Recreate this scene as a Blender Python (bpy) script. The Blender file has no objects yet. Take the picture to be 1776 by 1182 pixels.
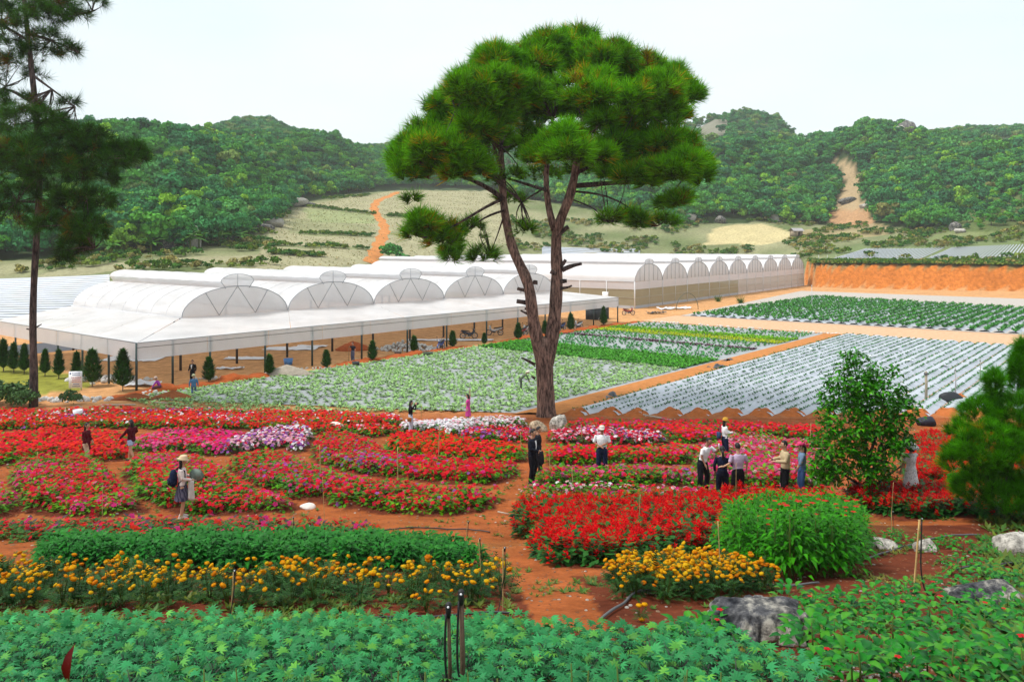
import bpy, bmesh, math, random
import numpy as np
from mathutils import Vector, Matrix

# ------------------------------------------------------------------ camera, sky, sun, exposure
scene = bpy.context.scene
COL = scene.collection
F_PX, CX, HY, CAMZ = 1400.0, 888.0, 425.0, 10.0      # focal length in photo pixels, horizon row, eye height above the fields
cam_data = bpy.data.cameras.new('camera')
cam = bpy.data.objects.new('camera', cam_data)
COL.objects.link(cam)
cam.location = (0, 0, CAMZ)
cam.rotation_euler = (math.radians(90), 0, 0)
cam_data.sensor_width = 36.0
cam_data.lens = F_PX / 1776.0 * 36.0
cam_data.shift_y = -(591.0 - HY) / 1776.0
cam_data.clip_start = 0.1
cam_data.clip_end = 6000
scene.camera = cam

SUN_EL, SUN_AZ = math.radians(62), math.radians(262)   # azimuth clockwise from +Y: high on the left, behind cloud
world = bpy.data.worlds.new('World')
scene.world = world
world.use_nodes = True
nt = world.node_tree
nt.nodes.clear()
w_out = nt.nodes.new('ShaderNodeOutputWorld')
w_bg = nt.nodes.new('ShaderNodeBackground')
w_sky = nt.nodes.new('ShaderNodeTexSky')
w_sky.sky_type = 'NISHITA'
w_sky.sun_disc = False
w_sky.sun_elevation = SUN_EL
w_sky.sun_rotation = SUN_AZ
w_tc = nt.nodes.new('ShaderNodeTexCoord')
w_noise = nt.nodes.new('ShaderNodeTexNoise')
w_noise.inputs['Scale'].default_value = 2.2
w_noise.inputs['Detail'].default_value = 5
w_map = nt.nodes.new('ShaderNodeMapping')
w_map.inputs['Scale'].default_value = (1, 1, 3.0)
nt.links.new(w_tc.outputs['Generated'], w_map.inputs['Vector'])
nt.links.new(w_map.outputs[0], w_noise.inputs['Vector'])
w_ramp = nt.nodes.new('ShaderNodeValToRGB')            # pale cloud deck
w_ramp.color_ramp.elements[0].position = 0.3
w_ramp.color_ramp.elements[0].color = (3.75, 4.25, 4.42, 1)
w_ramp.color_ramp.elements[1].position = 0.7
w_ramp.color_ramp.elements[1].color = (4.35, 4.52, 4.55, 1)
nt.links.new(w_noise.outputs['Fac'], w_ramp.inputs['Fac'])
w_mix = nt.nodes.new('ShaderNodeMix')
w_mix.data_type = 'RGBA'
w_mix.inputs['Factor'].default_value = 0.93
nt.links.new(w_sky.outputs['Color'], w_mix.inputs[6])
nt.links.new(w_ramp.outputs['Color'], w_mix.inputs[7])
nt.links.new(w_mix.outputs[2], w_bg.inputs['Color'])
w_bg.inputs['Strength'].default_value = 0.10
nt.links.new(w_bg.outputs[0], w_out.inputs['Surface'])

sun_data = bpy.data.lights.new('sun', 'SUN')
sun_data.energy = 1.5
sun_data.angle = math.radians(14)
sun_data.color = (1.0, 0.965, 0.91)
sun = bpy.data.objects.new('sun', sun_data)
COL.objects.link(sun)
_sd = Vector((math.sin(SUN_AZ) * math.cos(SUN_EL), math.cos(SUN_AZ) * math.cos(SUN_EL), math.sin(SUN_EL)))
sun.rotation_euler = _sd.to_track_quat('Z', 'Y').to_euler()

scene.view_settings.view_transform = 'Standard'
scene.view_settings.look = 'None'
scene.view_settings.gamma = 1
scene.view_settings.use_curve_mapping = False
scene.view_settings.exposure = 1.25
scene.render.engine = 'CYCLES'
scene.cycles.max_bounces = 4
scene.cycles.diffuse_bounces = 2
scene.cycles.transparent_max_bounces = 10
scene.cycles.transmission_bounces = 4
scene.cycles.volume_bounces = 1
scene.cycles.use_adaptive_sampling = True

rng = np.random.default_rng(7)
random.seed(7)

# ------------------------------------------------------------------ terrain and pixel-to-ground helpers
PROF = np.array([(-30, -0.6), (0, 1.65), (3, 2.2), (5, 2.75), (6, 3.1), (8, 3.85), (10, 4.45), (12, 5.05), (15, 5.9), (18, 6.6), (22, 7.28),
                 (25, 7.52), (30, 8.2), (36, 8.9), (43, 9.62), (47, 9.97), (50, 10.0), (5000, 10.0)])
def smooth_noise(x, y, s=1.0, seed=0.0):
    x = np.asarray(x, float) / s + seed * 3.17; y = np.asarray(y, float) / s - seed * 1.91
    return (np.sin(1.3 * x + 1.7 * np.sin(0.9 * y + seed)) + np.sin(1.1 * y - 1.3 * np.sin(0.7 * x + 2.1)) + np.sin(0.83 * (x + y) + 1.1 * np.sin(1.9 * x - y)) + 0.6 * np.sin(2.3 * x - 1.9 * y + seed)) / 3.6

# hill knots per photo column: (column, [(Y, row or None for z=0) x 9]):  flat end, bank top, field, wood foot, mid slope, ridge, dip, far ridge, back
TREE_H = 6.3
HILLS = [
 (-500, [(100, None), (138, 478), (146, 462), (155, 452), (205, 345), (270, 215), (340, 240), (520, 250), (1500, 420)]),
 (0,    [(97, None), (138, 476), (146, 460), (155, 452), (205, 345), (270, 228), (340, 250), (520, 260), (1500, 420)]),
 (130,  [(100, None), (136, 474), (146, 458), (156, 448), (206, 335), (272, 222), (350, 245), (560, 255), (1500, 420)]),
 (230,  [(105, None), (134, 472), (150, 452), (162, 440), (212, 330), (280, 218), (360, 245), (600, 250), (1500, 420)]),
 (330,  [(112, None), (135, 470), (155, 446), (170, 432), (222, 330), (295, 224), (400, 245), (640, 236), (1500, 420)]),
 (420,  [(118, None), (140, 466), (165, 440), (188, 420), (240, 335), (320, 240), (430, 245), (680, 214), (1500, 420)]),
 (470,  [(125, None), (145, 463), (185, 425), (225, 392), (280, 322), (370, 250), (450, 250), (690, 211), (1500, 420)]),
 (520,  [(132, None), (150, 461), (220, 403), (310, 355), (360, 300), (440, 226), (520, 245), (700, 232), (1500, 420)]),
 (580,  [(140, None), (160, 460), (240, 395), (345, 340), (390, 295), (460, 236), (540, 255), (710, 252), (1500, 420)]),
 (630,  [(150, None), (170, 458), (250, 390), (355, 335), (400, 312), (480, 274), (560, 270), (720, 260), (1500, 420)]),
 (690,  [(175, None), (190, 455), (260, 388), (370, 330), (420, 318), (500, 292), (580, 280), (720, 246), (1500, 420)]),
 (800,  [(205, None), (215, 450), (275, 390), (380, 330), (430, 318), (520, 300), (600, 285), (720, 240), (1500, 420)]),
 (950,  [(228, None), (238, 446), (280, 405), (360, 350), (410, 325), (500, 300), (600, 285), (720, 250), (1500, 420)]),
 (1080, [(240, None), (250, 446), (275, 415), (320, 375), (370, 320), (450, 280), (550, 270), (700, 255), (1500, 420)]),
 (1180, [(246, None), (254, 446), (272, 418), (300, 385), (340, 320), (400, 268), (520, 255), (680, 226), (1500, 420)]),
 (1240, [(248, None), (256, 445), (270, 420), (298, 388), (335, 310), (390, 245), (520, 240), (670, 196), (1500, 420)]),
 (1300, [(246, None), (254, 445), (268, 420), (300, 387), (338, 315), (395, 248), (520, 240), (670, 194), (1500, 420)]),
 (1352, [(230, None), (238, 446), (262, 422), (302, 386), (345, 320), (405, 256), (520, 245), (670, 206), (1500, 420)]),
 (1385, [(215, None), (222, 448), (255, 424), (305, 386), (350, 325), (420, 256), (520, 255), (670, 252), (1500, 420)]),
 (1412, [(194, None), (197, 458), (228, 434), (305, 388), (352, 325), (430, 246), (520, 250), (670, 260), (1500, 420)]),
 (1450, [(190, None), (193, 458), (228, 433), (300, 392), (350, 320), (430, 232), (520, 245), (670, 258), (1500, 420)]),
 (1510, [(186, None), (189, 458), (226, 431), (290, 392), (345, 300), (430, 210), (520, 235), (670, 245), (1500, 420)]),
 (1560, [(184, None), (187, 458.5), (224, 430), (280, 395), (340, 300), (425, 214), (520, 235), (670, 245), (1500, 420)]),
 (1600, [(182, None), (185, 459), (222, 429), (270, 400), (330, 310), (420, 234), (520, 238), (670, 238), (1500, 420)]),
 (1660, [(179, None), (182, 459.5), (215, 428), (240, 402), (285, 345), (380, 248), (500, 240), (670, 228), (1500, 420)]),
 (1720, [(177, None), (180, 460), (212, 427), (232, 402), (272, 320), (340, 262), (480, 236), (670, 225), (1500, 420)]),
 (1776, [(175, None), (178, 461), (210, 426), (228, 400), (265, 305), (320, 255), (470, 240), (670, 224), (1500, 420)]),
 (2300, [(165, None), (168, 463), (200, 425), (220, 395), (255, 300), (310, 235), (450, 240), (670, 230), (1500, 420)]),
]
_HC = np.array([h[0] for h in HILLS], float)
_HY = np.array([[k[0] for k in h[1]] for h in HILLS], float)
_HZ = np.array([[0.0 if k[1] is None else CAMZ - (k[1] - HY) / F_PX * k[0] for k in h[1]] for h in HILLS], float)
_HZ[:, 4] -= TREE_H * 0.8
_HZ[:, 5] -= TREE_H
_HZ[:, 7] -= TREE_H
def hill_z(X, Y):
    X = np.asarray(X, float); Y = np.maximum(np.asarray(Y, float), 1e-3)
    c = np.clip(CX + X / Y * F_PX, _HC[0], _HC[-1])
    out = np.zeros(np.broadcast(X, Y).shape)
    ky = [np.interp(c, _HC, _HY[:, k]) for k in range(9)]
    kz = [np.interp(c, _HC, _HZ[:, k]) for k in range(9)]
    out = np.where(Y < ky[0], 0.0, out)
    for k in range(8):
        t = np.clip((Y - ky[k]) / (ky[k + 1] - ky[k]), 0, 1)
        if k in (4, 5, 6, 7): t = t * t * (3 - 2 * t)
        out = np.where((Y >= ky[k]) & (Y <= ky[k + 1]), kz[k] * (1 - t) + kz[k + 1] * t, out)
    rough = np.clip((Y - ky[3]) / 40.0, 0, 1)
    out = out + rough * (2.4 * smooth_noise(X, Y, 17.0, 1.0) + 1.0 * smooth_noise(X, Y, 6.0, 2.0))
    return np.where(Y > ky[8], kz[8], out)
def base_z(X, Y):
    Y = np.asarray(Y, float)
    z = CAMZ - np.interp(Y, PROF[:, 0], PROF[:, 1])
    return z + hill_z(X, Y)
def G(x, y):
    """ground point of the near slope and flat fields seen at photo pixel (x, y)"""
    lo, hi = 1.0, 400.0
    for _ in range(60):
        m = 0.5 * (lo + hi)
        if CAMZ - (y - HY) / F_PX * m > float(CAMZ - np.interp(m, PROF[:, 0], PROF[:, 1])): lo = m
        else: hi = m
    Y = 0.5 * (lo + hi)
    return np.array([(x - CX) / F_PX * Y, Y, float(CAMZ - np.interp(Y, PROF[:, 0], PROF[:, 1]))])
def AT(x, y, Y):
    """point at distance Y seen at photo pixel (x, y)"""
    return np.array([(x - CX) / F_PX * Y, Y, CAMZ - (y - HY) / F_PX * Y])
def inside(poly, X, Y):
    X = np.asarray(X, float); Y = np.asarray(Y, float)
    r = np.zeros(X.shape, bool); n = len(poly); j = n - 1
    for i in range(n):
        xi, yi = poly[i][0], poly[i][1]; xj, yj = poly[j][0], poly[j][1]
        if yi != yj:
            c = ((yi > Y) != (yj > Y)) & (X < (xj - xi) * (Y - yi) / (yj - yi) + xi)
            r ^= c
        j = i
    return r

# field frame: along the greenhouse front (U) and out from it towards the right front (W)
O0 = np.array([-25.8, 55.5]); U = np.array([0.63, 0.7766]); W = np.array([0.7766, -0.63])
def ST(s, t, z=0.0):
    p = O0 + s * U + t * W
    return np.array([p[0], p[1], z])

# ------------------------------------------------------------------ mesh helpers
def new_mesh(name, V, F, col=None, mats=(), fmat=None, smooth=False):
    """F: list of arrays of faces with one vertex count each (or one array)"""
    V = np.asarray(V, np.float32).reshape(-1, 3)
    if not isinstance(F, (list, tuple)): F = [F]
    F = [np.asarray(f, np.int32) for f in F if len(f)]
    me = bpy.data.meshes.new(name)
    me.vertices.add(len(V)); me.vertices.foreach_set('co', V.ravel())
    nl = sum(f.size for f in F); nf = sum(len(f) for f in F)
    me.loops.add(nl); me.polygons.add(nf)
    me.loops.foreach_set('vertex_index', np.concatenate([f.ravel() for f in F]))
    tot = np.concatenate([np.full(len(f), f.shape[1], np.int32) for f in F])
    start = np.zeros(nf, np.int32); start[1:] = np.cumsum(tot)[:-1]
    me.polygons.foreach_set('loop_start', start)
    try: me.polygons.foreach_set('loop_total', tot)
    except Exception: pass
    if smooth: me.polygons.foreach_set('use_smooth', np.ones(nf, bool))
    for m in mats: me.materials.append(m)
    if fmat is not None: me.polygons.foreach_set('material_index', np.asarray(fmat, np.int32))
    if col is not None:
        a = me.color_attributes.new('Col', 'FLOAT_COLOR', 'POINT')
        c = np.ones((len(V), 4), np.float32); c[:, :3] = np.asarray(col, np.float32)
        a.data.foreach_set('color', c.ravel())
    me.update(calc_edges=True)
    me.validate()
    return me

class MB:
    """collects shapes into one mesh; colour per vertex"""
    def __init__(s): s.V = []; s.T = []; s.Q = []; s.C = []; s.n = 0; s.c = (1, 1, 1)
    def add(s, V, F, c=None):
        V = np.asarray(V, float).reshape(-1, 3)
        for f in (F if isinstance(F, list) else [F]):
            f = np.asarray(f, int)
            if len(f) == 0: continue
            (s.T if f.shape[1] == 3 else s.Q).append(f + s.n)
        s.V.append(V)
        cc = np.asarray(s.c if c is None else c, float)
        s.C.append(np.broadcast_to(cc, (len(V), 3)) if cc.ndim == 1 else cc)
        s.n += len(V)
        return s
    def box(s, c, size, rz=0, c3=None):
        x, y, z = [k / 2 for k in size]
        V = np.array([(i * x, j * y, k * z) for k in (-1, 1) for j in (-1, 1) for i in (-1, 1)], float)
        if rz:
            a, b = math.cos(rz), math.sin(rz)
            V[:, :2] = np.stack([V[:, 0] * a - V[:, 1] * b, V[:, 0] * b + V[:, 1] * a], 1)
        return s.add(V + np.asarray(c, float), np.array([(0, 2, 3, 1), (4, 5, 7, 6), (0, 1, 5, 4), (2, 6, 7, 3), (0, 4, 6, 2), (1, 3, 7, 5)]), c3)
    def tube(s, pts, rad, n=8, cap=True, c3=None, squash=None):
        """tube along points; rad scalar or list"""
        P = np.asarray(pts, float); m = len(P)
        R = np.full(m, rad, float) if np.isscalar(rad) else np.asarray(rad, float)
        T = np.gradient(P, axis=0); T /= np.linalg.norm(T, axis=1, keepdims=True) + 1e-9
        ref = np.array([0, 0, 1.0]) if abs(T[0][2]) < 0.9 else np.array([0, 1.0, 0])
        N = np.cross(T[0], ref); N /= np.linalg.norm(N)
        V = []
        a = np.arange(n) / n * 2 * math.pi
        for i in range(m):
            N = N - T[i] * N.dot(T[i]); N /= np.linalg.norm(N) + 1e-9
            B = np.cross(T[i], N)
            V.append(P[i] + R[i] * (np.cos(a)[:, None] * N + np.sin(a)[:, None] * B))
        V = np.concatenate(V)
        i = np.arange(m - 1)[:, None] * n; j = np.arange(n)[None]
        q = np.stack([i + j, i + (j + 1) % n, i + n + (j + 1) % n, i + n + j], -1).reshape(-1, 4)
        F = [q]
        if cap:
            V = np.concatenate([V, P[:1], P[-1:]])
            k = np.arange(n); e = m * n
            F.append(np.concatenate([np.stack([(k + 1) % n, k, np.full(n, e)], 1), np.stack([(m - 1) * n + k, (m - 1) * n + (k + 1) % n, np.full(n, e + 1)], 1)]))
        return s.add(V, F, c3)
    def loft(s, rings, cap=True, c3=None, closed=True):
        """rings: list of (n,3)"""
        R = [np.asarray(r, float) for r in rings]; n = len(R[0]); m = len(R)
        V = np.concatenate(R)
        i = np.arange(m - 1)[:, None] * n; j = np.arange(n if closed else n - 1)[None]
        q = np.stack([i + j, i + (j + 1) % n, i + n + (j + 1) % n, i + n + j], -1).reshape(-1, 4)
        F = [q]
        if cap:
            V = np.concatenate([V, R[0].mean(0)[None], R[-1].mean(0)[None]])
            k = np.arange(n); e = m * n
            F.append(np.concatenate([np.stack([(k + 1) % n, k, np.full(n, e)], 1), np.stack([(m - 1) * n + k, (m - 1) * n + (k + 1) % n, np.full(n, e + 1)], 1)]))
        return s.add(V, F, c3)
    def ball(s, c, r, n=10, m=7, c3=None):
        r = np.broadcast_to(np.asarray(r, float), (3,))
        rings = []
        a = np.arange(n) / n * 2 * math.pi
        for k in range(1, m):
            t = -math.pi / 2 + math.pi * k / m
            rings.append(np.stack([np.cos(a) * math.cos(t), np.sin(a) * math.cos(t), np.full(n, math.sin(t))], 1) * r + np.asarray(c, float))
        V = np.concatenate(rings + [np.asarray(c, float)[None] - [[0, 0, r[2]]], np.asarray(c, float)[None] + [[0, 0, r[2]]]])
        i = np.arange(m - 2)[:, None] * n; j = np.arange(n)[None]
        q = np.stack([i + j, i + (j + 1) % n, i + n + (j + 1) % n, i + n + j], -1).reshape(-1, 4)
        e = (m - 1) * n; k = np.arange(n)
        return s.add(V, [q, np.concatenate([np.stack([(k + 1) % n, k, np.full(n, e)], 1), np.stack([e - n + k, e - n + (k + 1) % n, np.full(n, e + 1)], 1)])], c3)
    def arrays(s):
        return np.concatenate(s.V), s.T, s.Q, np.concatenate(s.C)
    def mesh(s, name, mat=None, smooth=False, off=(0, 0, 0)):
        V, T, Q, C = s.arrays()
        F = []
        if Q: F.append(np.concatenate(Q))
        if T: F.append(np.concatenate(T))
        return new_mesh(name, V - np.asarray(off, float), F, C, [mat] if mat else [], smooth=smooth)

def thing(name, label, cat, loc=(0, 0, 0), rz=0.0, group=None):
    o = bpy.data.objects.new(name, None); COL.objects.link(o)
    o.empty_display_size = 0.2
    o.location = [float(k) for k in loc]; o.rotation_euler = (0, 0, rz)
    o['label'] = label; o['category'] = cat
    if group: o['group'] = group
    return o
def obj(name, me, parent=None, loc=(0, 0, 0), rot=(0, 0, 0), scale=1.0, kind=None):
    o = bpy.data.objects.new(name, me); COL.objects.link(o)
    o.location = [float(k) for k in loc]; o.rotation_euler = rot
    o.scale = (scale,) * 3 if np.isscalar(scale) else scale
    if parent is not None: o.parent = parent
    if kind: o['kind'] = kind
    return o
def tag(o, label, cat, group=None):
    o['label'] = label; o['category'] = cat
    if group: o['group'] = group
    return o
def copy_tree(o, parent=None):
    c = o.copy(); COL.objects.link(c); c.parent = parent
    for ch in list(o.children): copy_tree(ch, c)
    return c

# ------------------------------------------------------------------ scatter: many copies of small shapes in one mesh
def basis(az, tilt, roll=None):
    """rotation matrices: local +Y (leaf axis) turned to azimuth az and raised by tilt"""
    az = np.asarray(az, float); tilt = np.asarray(tilt, float)
    y = np.stack([np.cos(az) * np.cos(tilt), np.sin(az) * np.cos(tilt), np.sin(tilt)], -1)
    x = np.stack([np.sin(az), -np.cos(az), np.zeros_like(az)], -1)
    z = np.cross(x, y)
    if roll is not None:
        c, s_ = np.cos(roll)[..., None], np.sin(roll)[..., None]
        x, z = x * c + z * s_, z * c - x * s_
    return np.stack([x, y, z], -1)          # columns
def put(proto, pos, R, scale, tint):
    """proto (V, F, C); returns arrays for N copies"""
    V, F, C = proto; N = len(pos); n = len(V)
    scale = np.broadcast_to(np.asarray(scale, float), (N,))
    P = np.einsum('nij,vj->nvi', R, V) * scale[:, None, None] + np.asarray(pos)[:, None, :]
    FF = (F[None] + (np.arange(N) * n)[:, None, None]).reshape(-1, F.shape[1])
    CC = C[None] * np.broadcast_to(np.asarray(tint, float), (N, 3))[:, None, :]
    return P.reshape(-1, 3), FF, CC.reshape(-1, 3)
def join(parts):
    V, F, C, n = [], [], [], 0
    for v, f, c in parts:
        V.append(v); F.append(f + n); C.append(c); n += len(v)
    return np.concatenate(V), np.concatenate(F), np.concatenate(C)
def rz_mats(a):
    a = np.asarray(a, float); c, s = np.cos(a), np.sin(a); o = np.zeros_like(a); i = np.ones_like(a)
    return np.stack([np.stack([c, -s, o], -1), np.stack([s, c, o], -1), np.stack([o, o, i], -1)], -2)
def leaf(l=1.0, w=0.4, fold=0.12, droop=0.15, c=(1, 1, 1), at=0.42):
    """five-vertex folded leaf along +Y from the origin"""
    V = np.array([(0, 0, 0), (-w / 2, at * l, fold * w), (w / 2, at * l, fold * w), (0, at * l, 0.06 * l), (0, l, -droop * l)], float)
    F = np.array([(0, 3, 1), (0, 2, 3), (1, 3, 4), (3, 2, 4)], int)
    return V, F, np.broadcast_to(np.asarray(c, float), (5, 3)).copy()
def round_leaf(l=1.0, w=0.4, fold=0.3, droop=0.2, c=(1, 1, 1)):
    V = [(0, 0, 0)]; F = []
    for k, (y, q) in enumerate(((.14, .55), (.38, 1.0), (.68, .72))):
        z = .10 * l * math.sin(y * 3) - droop * l * y * y
        V += [(-w / 2 * q, y * l, z + fold * w * q * .4), (0, y * l, z), (w / 2 * q, y * l, z + fold * w * q * .4)]
    V.append((0, l, -droop * l))
    F = [(0, 2, 1), (0, 3, 2), (1, 2, 5), (1, 5, 4), (2, 3, 6), (2, 6, 5), (4, 5, 8), (4, 8, 7), (5, 6, 9), (5, 9, 8), (7, 8, 10), (8, 9, 10)]
    C = np.ones((11, 3)) * np.asarray(c, float); C[[0, 2, 5, 8]] *= 1.25
    return np.array(V, float), np.array(F), C
def tri_leaf(l=1.0, w=0.4, c=(1, 1, 1)):
    V = np.array([(0, 0, 0), (-w / 2, 0.45 * l, 0), (w / 2, 0.45 * l, 0), (0, l, -0.1 * l)], float)
    return V, np.array([(0, 2, 1), (1, 2, 3)], int), np.broadcast_to(np.asarray(c, float), (4, 3)).copy()

# ------------------------------------------------------------------ materials
def base_mat(name):
    m = bpy.data.materials.new(name); m.use_nodes = True
    n = m.node_tree; b = n.nodes['Principled BSDF']
    return m, n, b
def N_(n, t, **kw):
    k = n.nodes.new(t)
    for a, v in kw.items():
        if a in k.inputs.keys(): k.inputs[a].default_value = v
        else: setattr(k, a, v)
    return k
def mixc(n, f, a, b, mode='MIX'):
    k = n.nodes.new('ShaderNodeMix'); k.data_type = 'RGBA'; k.blend_type = mode
    for idx, v in ((0, f), (6, a), (7, b)):
        if hasattr(v, 'links'): n.links.new(v, k.inputs[idx])
        elif idx == 0: k.inputs[0].default_value = v
        else: k.inputs[idx].default_value = (*v, 1) if len(v) == 3 else v
    return k.outputs[2]
def ramp(n, fac, stops):
    k = n.nodes.new('ShaderNodeValToRGB'); cr = k.color_ramp
    while len(cr.elements) < len(stops): cr.elements.new(0.5)
    for e, (p, c) in zip(cr.elements, stops):
        e.position = p; e.color = (*c, 1) if len(c) == 3 else c
    n.links.new(fac, k.inputs[0])
    return k.outputs[0]
def noise(n, scale, detail=4, coord='Object', rough=0.6, stretch=None):
    tc = n.nodes.new('ShaderNodeTexCoord'); k = n.nodes.new('ShaderNodeTexNoise')
    k.inputs['Scale'].default_value = scale; k.inputs['Detail'].default_value = detail; k.inputs['Roughness'].default_value = rough
    src = tc.outputs[coord]
    if stretch:
        mp = n.nodes.new('ShaderNodeMapping'); mp.inputs['Scale'].default_value = stretch
        n.links.new(src, mp.inputs['Vector']); src = mp.outputs[0]
    n.links.new(src, k.inputs['Vector'])
    return k.outputs['Fac']
def bump(n, b, h, strength=0.4, dist=0.05):
    k = n.nodes.new('ShaderNodeBump'); k.inputs['Strength'].default_value = strength; k.inputs['Distance'].default_value = dist
    n.links.new(h, k.inputs['Height']); n.links.new(k.outputs[0], b.inputs['Normal'])
def plant_mat(name, rough=0.55, trans=0.18, var=0.25, spec=0.14, vary=True, sat=1.18, val=0.92):
    """vertex colour, varied by fine noise and by object, with light passing through the leaf"""
    m, n, b = base_mat(name)
    at = N_(n, 'ShaderNodeAttribute', attribute_name='Col')
    col = at.outputs['Color']
    f = noise(n, 3.0, 3)
    col = mixc(n, 1.0, col, ramp(n, f, [(0.25, (1 - var,) * 3), (0.75, (1 + var,) * 3)]), 'MULTIPLY')
    if vary:
        oi = n.nodes.new('ShaderNodeObjectInfo')
        col = mixc(n, 1.0, col, ramp(n, oi.outputs['Random'], [(0, (0.82, 0.86, 0.8)), (0.5, (1, 1, 1)), (1, (1.15, 1.08, 0.9))]), 'MULTIPLY')
    hs = n.nodes.new('ShaderNodeHueSaturation'); hs.inputs['Saturation'].default_value = sat; hs.inputs['Value'].default_value = val
    n.links.new(col, hs.inputs['Color']); col = hs.outputs['Color']
    n.links.new(col, b.inputs['Base Color'])
    b.inputs['Roughness'].default_value = rough
    b.inputs['Specular IOR Level'].default_value = spec
    if trans > 0:
        t = n.nodes.new('ShaderNodeBsdfTranslucent'); n.links.new(col, t.inputs['Color'])
        mx = n.nodes.new('ShaderNodeMixShader'); mx.inputs[0].default_value = trans
        n.links.new(b.outputs[0], mx.inputs[1]); n.links.new(t.outputs[0], mx.inputs[2])
        n.links.new(mx.outputs[0], n.nodes['Material Output'].inputs['Surface'])
    return m
def vcol_mat(name, rough=0.7, var=0.15, scale=4.0, bs=0.0, bd=0.02, spec=0.3, metal=0.0, bscale=None):
    m, n, b = base_mat(name)
    at = N_(n, 'ShaderNodeAttribute', attribute_name='Col')
    f = noise(n, scale, 5)
    col = mixc(n, 1.0, at.outputs['Color'], ramp(n, f, [(0.25, (1 - var,) * 3), (0.75, (1 + var,) * 3)]), 'MULTIPLY')
    n.links.new(col, b.inputs['Base Color'])
    b.inputs['Roughness'].default_value = rough; b.inputs['Specular IOR Level'].default_value = spec; b.inputs['Metallic'].default_value = metal
    if bs: bump(n, b, noise(n, bscale or scale * 3, 6), bs, bd)
    return m
def film_mat(name, color, clear=0.0, trans=0.35, rough=0.35, streak=None, var=0.06):
    """plastic film: diffuse + light coming through + partly clear"""
    m, n, b = base_mat(name)
    f = noise(n, 0.6, 5, stretch=streak or (1, 1, 1))
    col = mixc(n, 1.0, color, ramp(n, f, [(0.3, (1 - var,) * 3), (0.7, (1 + var * 0.3,) * 3)]), 'MULTIPLY')
    n.links.new(col, b.inputs['Base Color']); b.inputs['Roughness'].default_value = rough
    bump(n, b, noise(n, 1.6, 4, stretch=streak or (1, 1, 1)), 0.45, 0.08)
    t = n.nodes.new('ShaderNodeBsdfTranslucent'); n.links.new(col, t.inputs['Color'])
    mx = n.nodes.new('ShaderNodeMixShader'); mx.inputs[0].default_value = trans
    n.links.new(b.outputs[0], mx.inputs[1]); n.links.new(t.outputs[0], mx.inputs[2])
    out = mx.outputs[0]
    if clear:
        tr = n.nodes.new('ShaderNodeBsdfTransparent')
        m2 = n.nodes.new('ShaderNodeMixShader'); m2.inputs[0].default_value = clear
        n.links.new(out, m2.inputs[1]); n.links.new(tr.outputs[0], m2.inputs[2]); out = m2.outputs[0]
    n.links.new(out, n.nodes['Material Output'].inputs['Surface'])
    return m

M = {}
M['leaf'] = plant_mat('leaf', 0.5, 0.10)
M['petal'] = plant_mat('petal', 0.6, 0.38, 0.12, 0.08, False, 1.0, 1.0)
M['needle'] = plant_mat('needle', 0.55, 0.22, 0.3, 0.08)
M['forest'] = plant_mat('forest_leaf', 0.7, 0.06, 0.4, 0.06, True, 1.12, 1.0)
M['vcol'] = vcol_mat('painted', 0.55, 0.08)
M['metal'] = vcol_mat('painted_metal', 0.4, 0.1, 6, spec=0.5)
M['rubber'] = vcol_mat('rubber', 0.6, 0.15, 9, spec=0.4)
M['wood'] = vcol_mat('weathered_wood', 0.8, 0.3, 12, 0.5, 0.01)
M['cloth'] = vcol_mat('cloth', 0.85, 0.12, 10, 0.5, 0.02, 0.1, bscale=9)
M['skin'] = vcol_mat('skin', 0.5, 0.06, 10, spec=0.35)
M['hair'] = vcol_mat('hair', 0.45, 0.3, 30, 0.4, 0.01)
M['film_roof'] = film_mat('greenhouse_roof_film', (0.90, 0.905, 0.92), 0.06, 0.34, streak=(0.5, 0.5, 3), var=0.22)
M['film_gable'] = film_mat('gable_film', (0.86, 0.87, 0.90), 0.26, 0.5)
M['film_curtain'] = film_mat('curtain_film', (0.84, 0.83, 0.87), 0.10, 0.45)
M['film_net'] = film_mat('insect_net', (0.42, 0.41, 0.28), 0.28, 0.4, 0.7)
M['film_white'] = film_mat('white_sheet', (0.82, 0.84, 0.88), 0, 0.15, streak=(1, 1, 1))
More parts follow.
